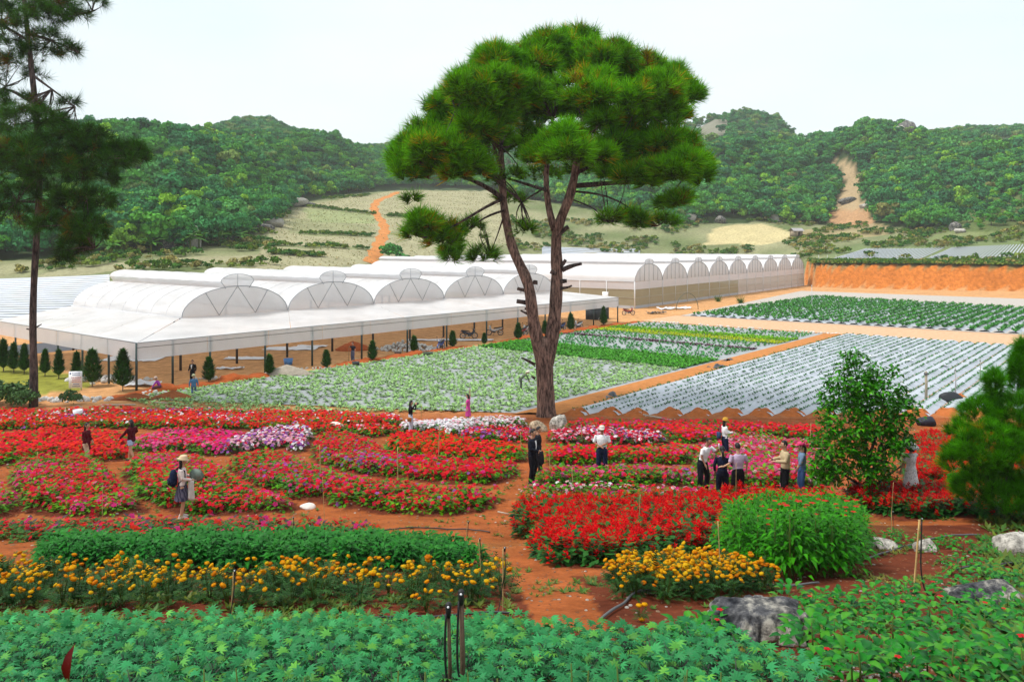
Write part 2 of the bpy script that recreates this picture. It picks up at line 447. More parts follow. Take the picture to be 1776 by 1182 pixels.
# ------------------------------------------------------------------ garden beds: outlines in photo pixels (foliage outline), palette, label
RED, ORED, CRIM, MAG, PINK, LPINK, WHITE, PURP = (0.70, 0.007, 0.025), (0.70, 0.035, 0.009), (0.52, 0.005, 0.04), (0.66, 0.02, 0.20), (0.68, 0.10, 0.25), (0.72, 0.36, 0.45), (0.82, 0.8, 0.84), (0.33, 0.10, 0.42)
BEDS = [
 # (outline, [(weight, colour)...], bloom density, label)
 ([(-140, 708), (0, 702), (120, 697), (330, 700), (470, 706), (690, 716), (700, 735), (600, 742), (470, 744), (330, 742), (180, 738), (60, 742), (-140, 752)], [(5, ORED), (4, RED), (.5, WHITE), (.4, PURP)], 0.8, 'long back bed of orange red flowers bordering the earth bank on the left'),
 ([(-140, 812), (-140, 755), (0, 752), (40, 744), (110, 736), (220, 744), (222, 790), (180, 798), (120, 790), (60, 795), (22, 806)], [(5, RED), (4, ORED), (1, CRIM)], 1.0, 'red flower bed around the two women in maroon sweaters'),
 ([(225, 772), (262, 748), (330, 738), (400, 742), (430, 750), (398, 770), (380, 792), (350, 786), (300, 778), (250, 782)], [(4, MAG), (3, RED), (2, PINK)], 1.0, 'magenta and red flower bed behind the hat wearing woman'),
 ([(386, 790), (395, 770), (430, 750), (470, 736), (500, 731), (533, 737), (538, 757), (515, 787), (495, 772), (440, 775), (412, 790)], [(4, LPINK), (3, PURP), (2, CRIM), (2, WHITE)], 1.2, 'dark leaved bed with lilac and white blossoms'),
 ([(27, 828), (30, 806), (60, 792), (120, 788), (170, 797), (180, 815), (206, 850), (246, 886), (200, 896), (120, 896), (50, 882)], [(6, RED), (2, CRIM), (1.5, MAG), (.5, PINK)], 1.15, 'rounded red and pink flower bed left of the narrow dirt path'),
 ([(-140, 900), (-140, 835), (5, 838), (20, 868), (14, 893)], [(4, MAG), (3, RED), (1, PINK)], 1.0, 'magenta flower bed cut off by the left picture edge'),
 ([(220, 805), (244, 786), (290, 779), (340, 787), (374, 806), (410, 843), (462, 864), (510, 876), (500, 886), (450, 890), (400, 892), (335, 892), (290, 880), (248, 852)], [(6, RED), (1, ORED), (1.5, MAG), (.5, PINK)], 1.1, 'crescent red flower bed in front of which the hat woman stands'),
 ([(404, 797), (424, 782), (494, 780), (512, 795), (548, 811), (598, 831), (640, 840), (722, 853), (815, 858), (858, 860), (845, 879), (762, 895), (660, 886), (567, 870), (515, 860), (456, 836), (424, 817)], [(7, RED), (2, CRIM), (1.6, MAG), (.5, PURP)], 1.15, 'sweeping red flower bed curving down to the main path'),
 ([(546, 770), (552, 748), (600, 744), (650, 764), (672, 788), (760, 803), (895, 808), (892, 826), (845, 840), (752, 836), (660, 824), (598, 812), (560, 794)], [(7, RED), (1.5, CRIM), (.7, MAG), (.6, PURP)], 1.05, 'broad red flower bed left of the suited man across the path'),
 ([(675, 772), (680, 750), (720, 740), (770, 742), (785, 757), (850, 770), (905, 776), (905, 802), (800, 796), (700, 786)], [(5, ORED), (4, RED)], 0.75, 'orange red flower bed in front of the white blossoms'),
 ([(470, 742), (540, 728), (690, 728), (690, 742), (650, 760), (600, 742), (545, 745)], [(5, ORED), (4, RED), (1, LPINK)], 0.85, 'small orange red bed beside the woman taking a photo'),
 ([(692, 745), (700, 731), (760, 722), (850, 717), (912, 719), (900, 732), (830, 733), (795, 752), (780, 757), (765, 740)], [(6, WHITE), (2, LPINK)], 1.3, 'bed of white blossoms around the woman in pink'),
 ([(797, 760), (800, 742), (830, 733), (915, 734), (920, 752), (915, 768), (880, 770)], [(4, CRIM), (2, LPINK), (2, RED), (1, PURP)], 1.0, 'crimson and lilac bed behind the suited man'),
 ([(952, 768), (958, 745), (1000, 737), (1100, 742), (1152, 754), (1150, 772), (1050, 773)], [(4, CRIM), (3, LPINK), (2, RED), (1.5, WHITE), (1, PURP)], 1.1, 'dark bed with lilac and white blossoms behind the man in a cap'),
 ([(952, 806), (948, 780), (1000, 770), (1150, 768), (1215, 775), (1205, 800), (1150, 806), (1080, 806), (1000, 805)], [(6, RED), (2, ORED), (1, CRIM), (1, MAG)], 1.1, 'red flower bed around the man in a white shirt and cap'),
 ([(932, 840), (938, 824), (990, 809), (1080, 810), (1190, 812), (1235, 830), (1215, 838), (1100, 845), (1000, 848)], [(3, RED), (3, MAG), (2, PINK), (1, PURP)], 0.8, 'narrow green bed with magenta and red blossoms right of the path'),
 ([(975, 738), (1000, 722), (1160, 722), (1300, 726), (1430, 738), (1430, 762), (1340, 752), (1262, 748), (1240, 768), (1180, 768), (1155, 752), (1090, 742)], [(5, RED), (2, ORED), (1, MAG)], 0.8, 'red flower bed below the scalloped earth humps'),
 ([(1215, 808), (1210, 775), (1255, 765), (1262, 745), (1330, 752), (1430, 772), (1440, 830), (1400, 848), (1310, 850), (1240, 832)], [(4, MAG), (4, RED), (3, PINK), (1, LPINK)], 0.95, 'pink and red flower bed between the couple and the man in a blazer'),
 ([(903, 868), (908, 852), (940, 846), (1050, 848), (1200, 842), (1250, 846), (1240, 872), (1100, 874), (1000, 876)], [(4, RED), (3, MAG), (2, LPINK), (1.2, WHITE)], 1.1, 'pink, white and red strip along the upper edge of the salvia bed'),
]
SALVIA = [
 ([(900, 922), (902, 885), (920, 872), (1000, 874), (1110, 868), (1260, 855), (1420, 850), (1440, 875), (1330, 900), (1260, 915), (1248, 952), (1150, 962), (1030, 985), (946, 981), (930, 948), (932, 918)], 'broad bed of scarlet salvia spikes right of the path'),
 ([(1470, 880), (1480, 845), (1580, 838), (1690, 842), (1760, 858), (1760, 905), (1640, 892), (1560, 896)], 'scarlet salvia bed below the leafy shrub'),
 ([(1572, 812), (1580, 762), (1600, 742), (1700, 742), (1760, 760), (1760, 850), (1640, 842), (1585, 836)], 'blazing scarlet salvia bed behind the young pine'),
]
GREENBED = [(48, 985), (80, 950), (200, 930), (400, 925), (600, 932), (760, 938), (832, 962), (838, 992), (700, 1000), (500, 998), (300, 992), (120, 992)]
SPARSE = [(-140, 925), (-140, 893), (60, 900), (300, 893), (520, 892), (600, 898), (660, 915), (640, 925), (500, 934), (300, 932), (100, 940)]
MARI_L = [(-60, 1060), (-40, 1000), (60, 992), (200, 995), (500, 1003), (850, 1000), (890, 1030), (880, 1058), (600, 1062), (300, 1066), (100, 1072)]
MARI_R = [(1062, 1020), (1075, 985), (1180, 975), (1250, 980), (1340, 1005), (1345, 1018), (1260, 1030), (1200, 1045), (1120, 1052), (1075, 1048)]
def ground_poly(px, lift=20.0):
    ys = [p[1] for p in px]; y0, y1 = min(ys), max(ys)
    return [G(x, y + lift * (y1 - y) / (y1 - y0 + 1e-6))[:2] for x, y in px]
BED_POLYS = [ground_poly(b[0]) for b in BEDS]
SAL_POLYS = [ground_poly(b[0], 22) for b in SALVIA]
GREEN_POLY, SPARSE_POLY, MARI_POLYS = ground_poly(GREENBED, 36), ground_poly(SPARSE, 18), [ground_poly(MARI_L, 30), ground_poly(MARI_R, 26)]

def soft_inside(poly, X, Y, r=0.22):
    m = np.zeros(np.shape(X))
    for dx, dy in ((0, 0), (r, 0), (-r, 0), (0, r), (0, -r)):
        m += inside(poly, X + dx, Y + dy)
    return m / 5.0
_BM = None
def _bed_raster():
    global _BM
    xs = np.arange(-46, 46, .13); ys = np.arange(5, 52, .13); XX, YY = np.meshgrid(xs, ys); m = np.zeros(XX.shape)
    for p in BED_POLYS + SAL_POLYS + [GREEN_POLY] + MARI_POLYS:
        a = np.asarray(p); i0, i1 = np.searchsorted(ys, [a[:, 1].min() - .4, a[:, 1].max() + .4]); j0, j1 = np.searchsorted(xs, [a[:, 0].min() - .4, a[:, 0].max() + .4])
        m[i0:i1, j0:j1] = np.maximum(m[i0:i1, j0:j1], soft_inside(p, XX[i0:i1, j0:j1], YY[i0:i1, j0:j1]))
    _BM = m
def bed_mask(X, Y):
    if _BM is None: _bed_raster()
    X, Y = np.broadcast_arrays(np.asarray(X, float), np.asarray(Y, float))
    fi = (Y - 5) / .13; fj = (X + 46) / .13; n0, n1 = _BM.shape
    ok = (fi > 0) & (fi < n0 - 2) & (fj > 0) & (fj < n1 - 2)
    fi = np.clip(fi, 0, n0 - 2); fj = np.clip(fj, 0, n1 - 2); i = fi.astype(int); j = fj.astype(int); a = fi - i; b = fj - j
    v = (_BM[i, j] * (1 - a) + _BM[i + 1, j] * a) * (1 - b) + (_BM[i, j + 1] * (1 - a) + _BM[i + 1, j + 1] * a) * b
    return np.where(ok, v, 0.0)
def bed_mask_exact(X, Y):
    X = np.asarray(X, float); Y = np.asarray(Y, float)
    m = np.zeros(np.broadcast(X, Y).shape)
    near = (Y < 52) & (Y > 5)
    if not near.any(): return m
    xs, ys = X[near], Y[near]; v = np.zeros(xs.shape)
    for p in BED_POLYS + SAL_POLYS + [GREEN_POLY] + MARI_POLYS:
        v = np.maximum(v, soft_inside(p, xs, ys))
    m[near] = v
    return m
def gz(X, Y):
    """final ground height with raised beds"""
    X = np.asarray(X, float); Y = np.asarray(Y, float)
    rough = np.where(Y < 49, 0.035, np.where(Y < 130, 0.012, 0.0))
    return base_z(X, Y) + 0.10 * bed_mask(X, Y) + rough * (smooth_noise(X, Y, 0.8, 3) + 0.6 * smooth_noise(X, Y, 0.27, 5))

# ------------------------------------------------------------------ ground sheet
def build_ground():
    cols = np.concatenate([np.arange(-1500, -40, 60), np.arange(-40, 1820, 8), np.arange(1820, 3400, 60)]).astype(float)
    rows = np.concatenate([np.arange(0.6, 5, 0.25), np.arange(5, 34, 0.17), np.arange(34, 52, 0.3), np.arange(52, 130, 1.3), np.arange(130, 300, 1.2), 300 * 1.0125 ** np.arange(0, 130)])
    C, Yg = np.meshgrid(cols, rows)
    X = (C - CX) / F_PX * Yg
    Z = gz(X, Yg)
    bm_ = bed_mask(X, Yg)
    row = HY + (CAMZ - Z) * F_PX / Yg
    soil = np.array([0.115, 0.027, 0.011]); path = np.array([0.31, 0.085, 0.023]); dirt = np.array([0.55, 0.285, 0.12]); bank = np.array([0.52, 0.165, 0.032])
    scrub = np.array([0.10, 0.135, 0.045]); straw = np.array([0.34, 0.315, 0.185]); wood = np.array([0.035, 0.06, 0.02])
    n1 = smooth_noise(X, Yg, 2.2, 4)[..., None]; n2 = smooth_noise(X, Yg, 0.6, 8)[..., None]
    col = np.broadcast_to(path, Z.shape + (3,)).copy()
    col = np.where(bm_[..., None] > 0.05, soil, col)
    near = ((Yg < 13) | ((C > 1380) & (Yg < 20)))[..., None]
    col = np.where(near, soil * 1.15, col)
    mid_path = [G(x, y)[:2] for x, y in [(880, 850), (935, 768), (955, 770), (930, 850), (915, 900), (930, 960), (1010, 1010), (1060, 1095), (930, 1090), (890, 1000), (850, 900)]]
    col = np.where(inside(mid_path, X, Yg)[..., None], path * 1.08, col)
    grassy = (np.clip(n1 * 1.4 - 0.35, 0, 1) * np.clip(n2 + 0.4, 0, 1)) * (Yg < 30)[..., None] * (bm_ < 0.05)[..., None]
    col = col * (1 - 0.45 * grassy) + np.array([0.16, 0.15, 0.04]) * 0.45 * grassy
    col = np.where((Yg > 50)[..., None], dirt * (1 + 0.10 * n1), col)
    tr = np.clip((Yg - 47) / 6, 0, 1)[..., None]
    col = np.where(((Yg > 46) & (Yg < 54))[..., None], np.array([0.36, 0.12, 0.04]) * (1 - tr) + dirt * tr, col)
    hz = hill_z(X, Yg)
    c_ = np.clip(C, _HC[0], _HC[-1])
    kb = np.interp(c_, _HC, _HY[:, 1]); ka = np.interp(c_, _HC, _HY[:, 0]); kd = np.interp(c_, _HC, _HY[:, 3])
    # rising ground
    g1 = smooth_noise(X, Yg, 9.0, 2)[..., None]; g2 = smooth_noise(X, Yg, 3.0, 6)[..., None]
    rise = (Yg > ka)[..., None]
    meadow = scrub * (1.1 + 0.25 * g2) * (1 - np.clip(0.5 + 0.7 * g1, 0, 1) * 0.75) + straw * np.clip(0.5 + 0.7 * g1, 0, 1) * 0.75
    col = np.where(rise, meadow, col)
    col = np.where(((Yg > ka - 0.5) & (Yg < kb + 0.3) & (C > 1398))[..., None], bank * (1 + 0.12 * n1), col)
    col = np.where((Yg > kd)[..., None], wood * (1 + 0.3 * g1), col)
    def zone(poly, c, f=1.0):
        nonlocal col
        m = inside(poly, C + 4 * smooth_noise(X, Yg, 4, 1), row + 2 * smooth_noise(X, Yg, 4, 7)) & (Yg > 100)
        col = np.where(m[..., None], col * (1 - f) + np.asarray(c) * (1 + 0.12 * g2) * f, col)
    zone([(430, 470), (478, 392), (515, 360), (600, 343), (690, 331), (870, 331), (880, 420), (690, 458)], straw * 0.95)
    zone([(520, 360), (650, 372), (650, 388), (540, 385)], (0.24, 0.29, 0.12), 0.7)
    zone([(505, 378), (655, 392), (640, 405), (500, 405)], (0.20, 0.22, 0.10), 0.55)
    for (xa, ya, xb, yb) in ((530, 358, 652, 372), (440, 425, 640, 432), (670, 375, 720, 377), (670, 405, 720, 404), (520, 405, 645, 410)):
        zone([(xa, ya - 3), (xb, yb - 3), (xb, yb + 2), (xa, ya + 2)], (0.17, 0.22, 0.08), 0.6)
    tk = [(643, 462), (650, 440), (660, 418), (668, 400), (664, 386), (652, 372), (648, 358), (656, 347), (676, 340), (690, 331)]
    wd = [6, 6, 5.5, 5, 5, 5.5, 5, 4, 3.5, 3]
    L = [(x - w, y) for (x, y), w in zip(tk, wd)] + [(x + w, y) for (x, y), w in list(zip(tk, wd))[::-1]]
    zone([(1222, 424), (1238, 397), (1270, 389), (1320, 388), (1372, 402), (1374, 413), (1330, 424)], (0.50, 0.42, 0.22))
    zone([(1375, 402), (1520, 388), (1570, 400), (1480, 415), (1380, 418)], (0.36, 0.27, 0.14), 0.7)
    zone([(1448, 277), (1468, 275), (1488, 300), (1494, 345), (1520, 392), (1436, 392), (1452, 345), (1464, 318)], (0.42, 0.30, 0.17), 0.9)
    zone([(1440, 365), (1505, 362), (1518, 390), (1438, 390)], (0.45, 0.22, 0.10), 0.6)
    zone([(0, 520), (0, 498), (90, 470), (200, 455), (470, 440), (470, 452), (210, 466), (100, 484)], straw * 0.9, 0.8)
    zone([(1640, 400), (1776, 290), (1776, 440), (1560, 440)], (0.15, 0.19, 0.06), 0.6)
    zone([(1420, 448), (1500, 418), (1790, 414), (1790, 452)], (0.15, 0.20, 0.08), 0.7)
    far = (Yg > 560)[..., None]
    col = np.where(far, np.array([0.10, 0.12, 0.07]) * (1 + 0.35 * g1) + 0.05 * np.clip(g2, 0, 1), col)
    cliff = far & ((np.abs(C[..., None] - 1235) < 35))
    col = np.where(cliff, col * 0.5 + 0.5 * np.array([0.30, 0.27, 0.22]), col)
    lawn = [G(x, y)[:2] for x, y in [(-300, 640), (0, 632), (60, 632), (130, 652), (165, 664), (140, 676), (0, 690), (-300, 690)]]
    col = np.where(inside(lawn, X, Yg)[..., None], np.array([0.24, 0.24, 0.035]) * (1 + 0.15 * n2), col)
    m, n, b = base_mat('ground_earth')
    at = N_(n, 'ShaderNodeAttribute', attribute_name='Col')
    f1, f2 = noise(n, 1.3, 8, rough=0.7), noise(n, 14.0, 6, rough=0.7)
    c1 = mixc(n, 1.0, at.outputs['Color'], ramp(n, f1, [(0.28, (0.58, 0.55, 0.52)), (0.5, (1.0, 1.0, 1.0)), (0.74, (1.42, 1.45, 1.5))]), 'MULTIPLY')
    c2 = mixc(n, 1.0, c1, ramp(n, f2, [(0.3, (0.75,) * 3), (0.7, (1.2,) * 3)]), 'MULTIPLY')
    n.links.new(c2, b.inputs['Base Color']); b.inputs['Roughness'].default_value = 0.95; b.inputs['Specular IOR Level'].default_value = 0.1
    bump(n, b, f2, 0.7, 0.05)
    nr, nc = Z.shape
    i = np.arange(nr - 1)[:, None] * nc; j = np.arange(nc - 1)[None]
    q = np.stack([i + j, i + j + 1, i + nc + j + 1, i + nc + j], -1).reshape(-1, 4)
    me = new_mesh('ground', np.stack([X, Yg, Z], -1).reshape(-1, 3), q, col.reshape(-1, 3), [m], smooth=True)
    o = obj('ground', me, kind='structure')
    return o
ground = build_ground()
def hill_hit(px, row):
    """first point of the rising ground seen at photo pixel (px, row)"""
    Y = np.arange(100, 720, .5); X = (px - CX) / F_PX * Y
    up = hill_z(X, Y) >= CAMZ - (row - HY) / F_PX * Y
    Yh = float(Y[np.argmax(up)]) if up.any() else 400.0
    x = (px - CX) / F_PX * Yh
    return np.array([x, Yh, float(hill_z(x, Yh))])
_tk = np.array([hill_hit(x, y)[:2] for x, y in [(643, 458), (650, 440), (660, 418), (668, 400), (664, 386), (652, 372), (648, 358), (656, 347), (676, 340), (690, 333)]])
_d = np.concatenate([[0], np.cumsum(np.linalg.norm(np.diff(_tk, axis=0), axis=1))]); _s = np.linspace(0, _d[-1], 90)
_c = np.stack([np.interp(_s, _d, _tk[:, k]) for k in (0, 1)], 1)
for _ in range(6): _c[1:-1] = .25 * _c[:-2] + .5 * _c[1:-1] + .25 * _c[2:]
_n = np.gradient(_c, axis=0); _n = np.stack([-_n[:, 1], _n[:, 0]], 1) / np.linalg.norm(_n, axis=1, keepdims=True)
_rings = []
for i in range(90):
    w_ = 1.5 + .35 * math.sin(i * .9) + .2 * math.sin(i * 2.3); p = _c[i] + _n[i] * np.linspace(-w_, w_, 5)[:, None]
    _rings.append(np.column_stack([p, hill_z(p[:, 0], p[:, 1]) + .12 - .1 * np.abs(np.linspace(-1, 1, 5)) ** 2]))
_mb = MB(); _mb.c = (0.50, 0.20, 0.06); _mb.loft(_rings, cap=False, closed=False)
obj('hill_track', _mb.mesh('hill_track', vcol_mat('hill_track_earth', 0.95, 0.2, .4, 0.6, 0.1, 0.1), True), kind='structure')

# ------------------------------------------------------------------ fields
M['grey_film'] = film_mat('grey_mulch_film', (0.46, 0.49, 0.55), 0, 0.0, 0.42, streak=(1, 1, 1), var=0.12)
M['pale_film'] = film_mat('pale_mulch_film', (0.34, 0.36, 0.37), 0, 0.0, 0.5, var=0.25)
M['soil'] = vcol_mat('loose_soil', 0.95, 0.25, 3, 0.8, 0.06, 0.1, bscale=6)

def tuft_proto(nl, l, w, tilt, col, droop=0.2, seed=0):
    r = np.random.default_rng(seed)
    az = np.arange(nl) / nl * 6.283 + r.uniform(-.3, .3, nl); tl = tilt + r.uniform(-.3, .3, nl)
    lf = tri_leaf(l, w)
    c = np.asarray(col) * r.uniform(.7, 1.25, (nl, 1))
    return put(lf, np.zeros((nl, 3)), basis(az, tl), r.uniform(.7, 1.1, nl), c)

def scatter_mesh(name, protos, pos, scale, tint, mat, parent=None, off=(0, 0, 0), kind='stuff', lean=0.0, seed=1):
    r = np.random.default_rng(seed)
    pos = np.asarray(pos, float); N = len(pos)
    which = r.integers(0, len(protos), N)
    scale = np.broadcast_to(np.asarray(scale, float), (N,)); tint = np.broadcast_to(np.asarray(tint, float), (N, 3))
    parts = []
    for k, p in enumerate(protos):
        s = which == k
        if s.any(): parts.append(put(p, pos[s] - np.asarray(off), rz_mats(r.uniform(0, 6.283, s.sum())), scale[s], tint[s]))
    V, F, C = join(parts)
    return obj(name, new_mesh(name, V, F, C, [mat]), parent, kind=kind)

SEED_P = [tuft_proto(6, 0.26, 0.10, 0.7, (0.05, 0.16, 0.05), seed=k) for k in range(4)]
SEED_BIG = [tuft_proto(9, 0.36, 0.15, 0.75, (0.07, 0.21, 0.06), seed=k + 10) for k in range(4)]
CROP_P = [tuft_proto(12, 0.36, 0.13, 0.55, (0.27, 0.43, 0.20), seed=k + 20) for k in range(5)]

# white mulch field right: each covered ridge is its own row
fieldC = obj('mulch_field', new_mesh('mulch_field', [ST(13, 26.6, .03), ST(67, 26.6, .03), ST(67, 64, .03), ST(42, 64, .03)], np.array([(0, 1, 2, 3)]), (0.45, 0.17, 0.05), [M['soil']]), kind='structure')
def row_profile(w, h, n=9):
    a = np.linspace(-1, 1, n)
    return np.stack([a * w / 2, h * (1 - np.abs(a) ** 2.6)], 1)
def mulch_row(parent, t, s0, s1, w, h, mat, seg=2.2, name='mulch_row', jitter=0.02):
    pr = row_profile(w, h)
    n = max(3, int((s1 - s0) / seg)); ss = np.linspace(s0, s1, n)
    rings = []
    for i, s in enumerate(ss):
        k = 1.0 + rng.uniform(-.08, .08)
        tt = t + rng.uniform(-jitter, jitter)
        rings.append(np.array([ST(s, tt + a * (1 + rng.uniform(-.02, .02)), 0.006 + b * k) for a, b in pr]))
    mb = MB(); mb.loft(rings, cap=False, closed=False)
    return obj(name, mb.mesh(name, mat, smooth=True), parent)
pos_all = []
k = 0
t = 27.9
while t < 63:
    s0 = (47.6 - 55.5 + .63 * t) / .7766 + rng.uniform(-.25, .25); s1 = 66.0
    if s1 - s0 > 3:
        row = mulch_row(fieldC, t, s0, s1, 1.42, 0.27, M['grey_film'])
        # earth hump at the near end of the ridge
        hb = MB(); e = ST(s0 - 0.35, t); rr = []
        for i in range(6):
            f = i / 5
            rr.append(np.array([ST(s0 + 0.45 - 1.25 * f, t + a * (1.02 - .25 * f), -0.02 + b * math.cos(f * 1.55) * 1.12 * (1 + .12 * math.sin(9 * a + k))) for a, b in row_profile(1.46, 0.34, 13)]))
        hb.c = (0.42, 0.125, 0.035); hb.loft(rr, cap=False, closed=False)
        obj('earth_hump', hb.mesh('earth_hump', M['soil'], True), fieldC)
        ss = np.arange(s0 + .3, s1 - .2, 0.46)
        P = np.concatenate([[ST(s + rng.uniform(-.06, .06), t + d + rng.uniform(-.04, .04), 0.235) for s in ss] for d in (-.33, .33)])
        P = P[rng.random(len(P)) > 0.08]
        scatter_mesh('seedling_row', SEED_P, P, rng.uniform(.6, 1.15, len(P)), rng.uniform(.75, 1.3, (len(P), 1)), M['leaf'], row, kind='stuff', seed=k)
    t += 1.42; k += 1
# torn loose strips of film lying on the rows
for i in range(11):
    s_, t_ = 50 - i * 1.0 + rng.uniform(-.4, .4), 29 + i * 3.0
    a = ST(s_, t_, .30)
    mb = MB(); n = 7
    g = np.array([[(x, y, 0.05 * math.sin(3 * x + i) + rng.uniform(0, .06)) for x in np.linspace(-.5, .5, n)] for y in np.linspace(-.22, .22, 4)])
    mb.loft(list(g), cap=False, closed=False)
    o = obj('film_scrap', mb.mesh('film_scrap', M['film_white'], True), loc=a, rot=(0, 0, rng.uniform(0, 3)))
    tag(o, 'crumpled white scrap of film lying on the grey mulch rows', 'plastic scrap', 'film scraps on the mulch rows')

# far green and white field
fieldD = obj('mulch_field', new_mesh('mulch_field', [ST(77, 1.5, .03), ST(150, -7, .03), ST(150, 64, .03), ST(80, 64, .03)], np.array([(0, 1, 2, 3)]), (0.44, 0.40, 0.36), [M['soil']]), kind='structure')
t = 3.2; k = 0
while t < 63:
    s0 = 77.6 + 0.055 * t; s1 = 131 - (t - 3) * 0.25
    row = mulch_row(fieldD, t, s0, s1, 1.25, 0.2, M['grey_film'], 3.5)
    ss = np.arange(s0 + .3, s1 - .2, 0.42)
    P = np.array([ST(s + rng.uniform(-.1, .1), t + rng.uniform(-.26, .26), 0.19) for s in ss])
    dens = smooth_noise(P[:, 0], P[:, 1], 9, 4)
    P = P[rng.random(len(P)) < 0.86 + 0.2 * dens]
    scatter_mesh('seedling_row', SEED_BIG, P, rng.uniform(1.1, 1.9, len(P)), rng.uniform(.8, 1.3, (len(P), 1)), M['leaf'], row, seed=200 + k)
    t += 1.42; k += 1

# leafy field in the middle, in bands across the strip
def quad_sheet(name, pts, col, mat, kind=None, parent=None):
    return obj(name, new_mesh(name, pts, np.array([list(range(len(pts)))]), col, [mat]), parent, kind=kind)
near_s = lambda t: (47.9 - 55.5 + .63 * t) / .7766
fieldA = quad_sheet('vegetable_field', [ST(near_s(2.2) if near_s(2.2) > -2 else -2, 2.2, .05), ST(65.5, 2.2, .05), ST(65.5, 25.2, .05), ST(near_s(25.2), 25.2, .05)], (0.52, 0.53, 0.54), M['pale_film'], 'structure')
def band(name, s0, s1, spac_s, spac_t, protos, smin, smax, col, prob, label, cat, t0=2.6, t1=24.6, patch=0.0, z=0.06, seed=0):
    r = np.random.default_rng(seed + 77)
    S_, T_ = np.meshgrid(np.arange(s0, s1, spac_s), np.arange(t0, t1, spac_t))
    S_ = S_.ravel() + r.uniform(-.22, .22, S_.size) * spac_s; T_ = T_.ravel() + r.uniform(-.3, .3, T_.size) * spac_t
    ok = S_ > near_s(T_) + .2
    S_, T_ = S_[ok], T_[ok]
    P = np.stack([O0[0] + S_ * U[0] + T_ * W[0], O0[1] + S_ * U[1] + T_ * W[1], np.full(len(S_), z)], 1)
    d = smooth_noise(P[:, 0], P[:, 1], 4.0, seed) * 0.6 + smooth_noise(P[:, 0], P[:, 1], 1.3, seed + 3) * 0.4
    keep = r.random(len(P)) < prob + patch * d
    P, d = P[keep], d[keep]
    tint = np.asarray(col) * r.uniform(.75, 1.25, (len(P), 1)) * (1 + .25 * d[:, None])
    o = scatter_mesh(name, protos, P, r.uniform(smin, smax, len(P)), tint, M['leaf'], seed=seed)
    return tag(o, label, cat)
band('leaf_crop', -2, 32.3, 0.42, 0.42, CROP_P, .55, 1.05, (1.35, 1.25, 1.25), .78, 'pale green leafy crop on grey film in front of the pine', 'crop', patch=.45, seed=1)
band('potato_crop', 32.5, 39.0, 0.34, 0.36, CROP_P, .8, 1.3, (.35, .65, .28), .95, 'dark green crop band behind the pine trunk', 'crop', patch=.15, seed=2)
band('seedling_crop', 39.4, 46.6, 0.6, 0.5, SEED_BIG, .6, 1.1, (1.3, 1.3, 1.6), .8, 'sparse seedlings on grey film before the purple lettuce row', 'crop', patch=.4, seed=3)
band('purple_lettuce_crop', 47.0, 48.3, 0.36, 0.34, CROP_P, .6, .95, (.28, .05, .2), .9, 'purple lettuce row crossing the vegetable field', 'crop', seed=4)
band('seedling_crop', 49.0, 52.8, 0.6, 0.5, SEED_BIG, .6, 1.1, (1.2, 1.2, 1.5), .75, 'sparse seedlings between purple lettuce and yellow green lettuce', 'crop', patch=.4, seed=5)
band('yellow_lettuce_crop', 53.2, 55.8, 0.4, 0.36, CROP_P, .7, 1.05, (1.6, 1.2, .2), .95, 'yellow green lettuce band in the vegetable field', 'crop', seed=6)
band('bright_lettuce_crop', 56.2, 58.8, 0.36, 0.36, CROP_P, .75, 1.1, (.7, .95, .2), .97, 'bright green lettuce band near the dirt crossroad', 'crop', seed=7)
band('seedling_crop', 59.4, 64.6, 0.6, 0.5, SEED_BIG, .6, 1.1, (1.2, 1.2, 1.4), .75, 'seedlings on film beside the dirt crossroad', 'crop', patch=.3, seed=8)

# tracks
M['track'] = vcol_mat('track_earth', 0.95, 0.2, 2.5, 0.6, 0.04, 0.1, bscale=8)
def strip(name, pts_l, pts_r, col, z=.02, lump=.05, sub=40, across=6, label=None):
    pl, pr = np.asarray(pts_l, float), np.asarray(pts_r, float)
    f = np.linspace(0, 1, sub)
    li = np.stack([np.interp(f, np.linspace(0, 1, len(pl)), pl[:, k]) for k in (0, 1)], 1); ri = np.stack([np.interp(f, np.linspace(0, 1, len(pr)), pr[:, k]) for k in (0, 1)], 1)
    rings = []
    for i in range(sub):
        g = np.linspace(0, 1, across)[:, None]
        p = li[i] * (1 - g) + ri[i] * g
        zz = z + lump * (0.5 + 0.5 * smooth_noise(p[:, 0], p[:, 1], .9, 3)) * np.sin(np.linspace(0.02, math.pi - .02, across))
        rings.append(np.column_stack([p, zz]))
    mb = MB(); mb.c = col; mb.loft(rings, cap=False, closed=False)
    return obj(name, mb.mesh(name, M['track'], True), kind='structure')
strip('dirt_track', [ST(near_s(25.0) - .5, 25.0)[:2], ST(66, 25.0)[:2]], [ST(near_s(27.2) - .5, 27.2)[:2], ST(66, 27.2)[:2]], (0.47, 0.19, 0.06), .055, .16, 70)
strip('dirt_road', [ST(66.6, 1.0)[:2], ST(66.4, 64)[:2]], [ST(76.6, 1.0)[:2], ST(79.2, 64)[:2]], (0.60, 0.36, 0.22), .04, .05, 50)
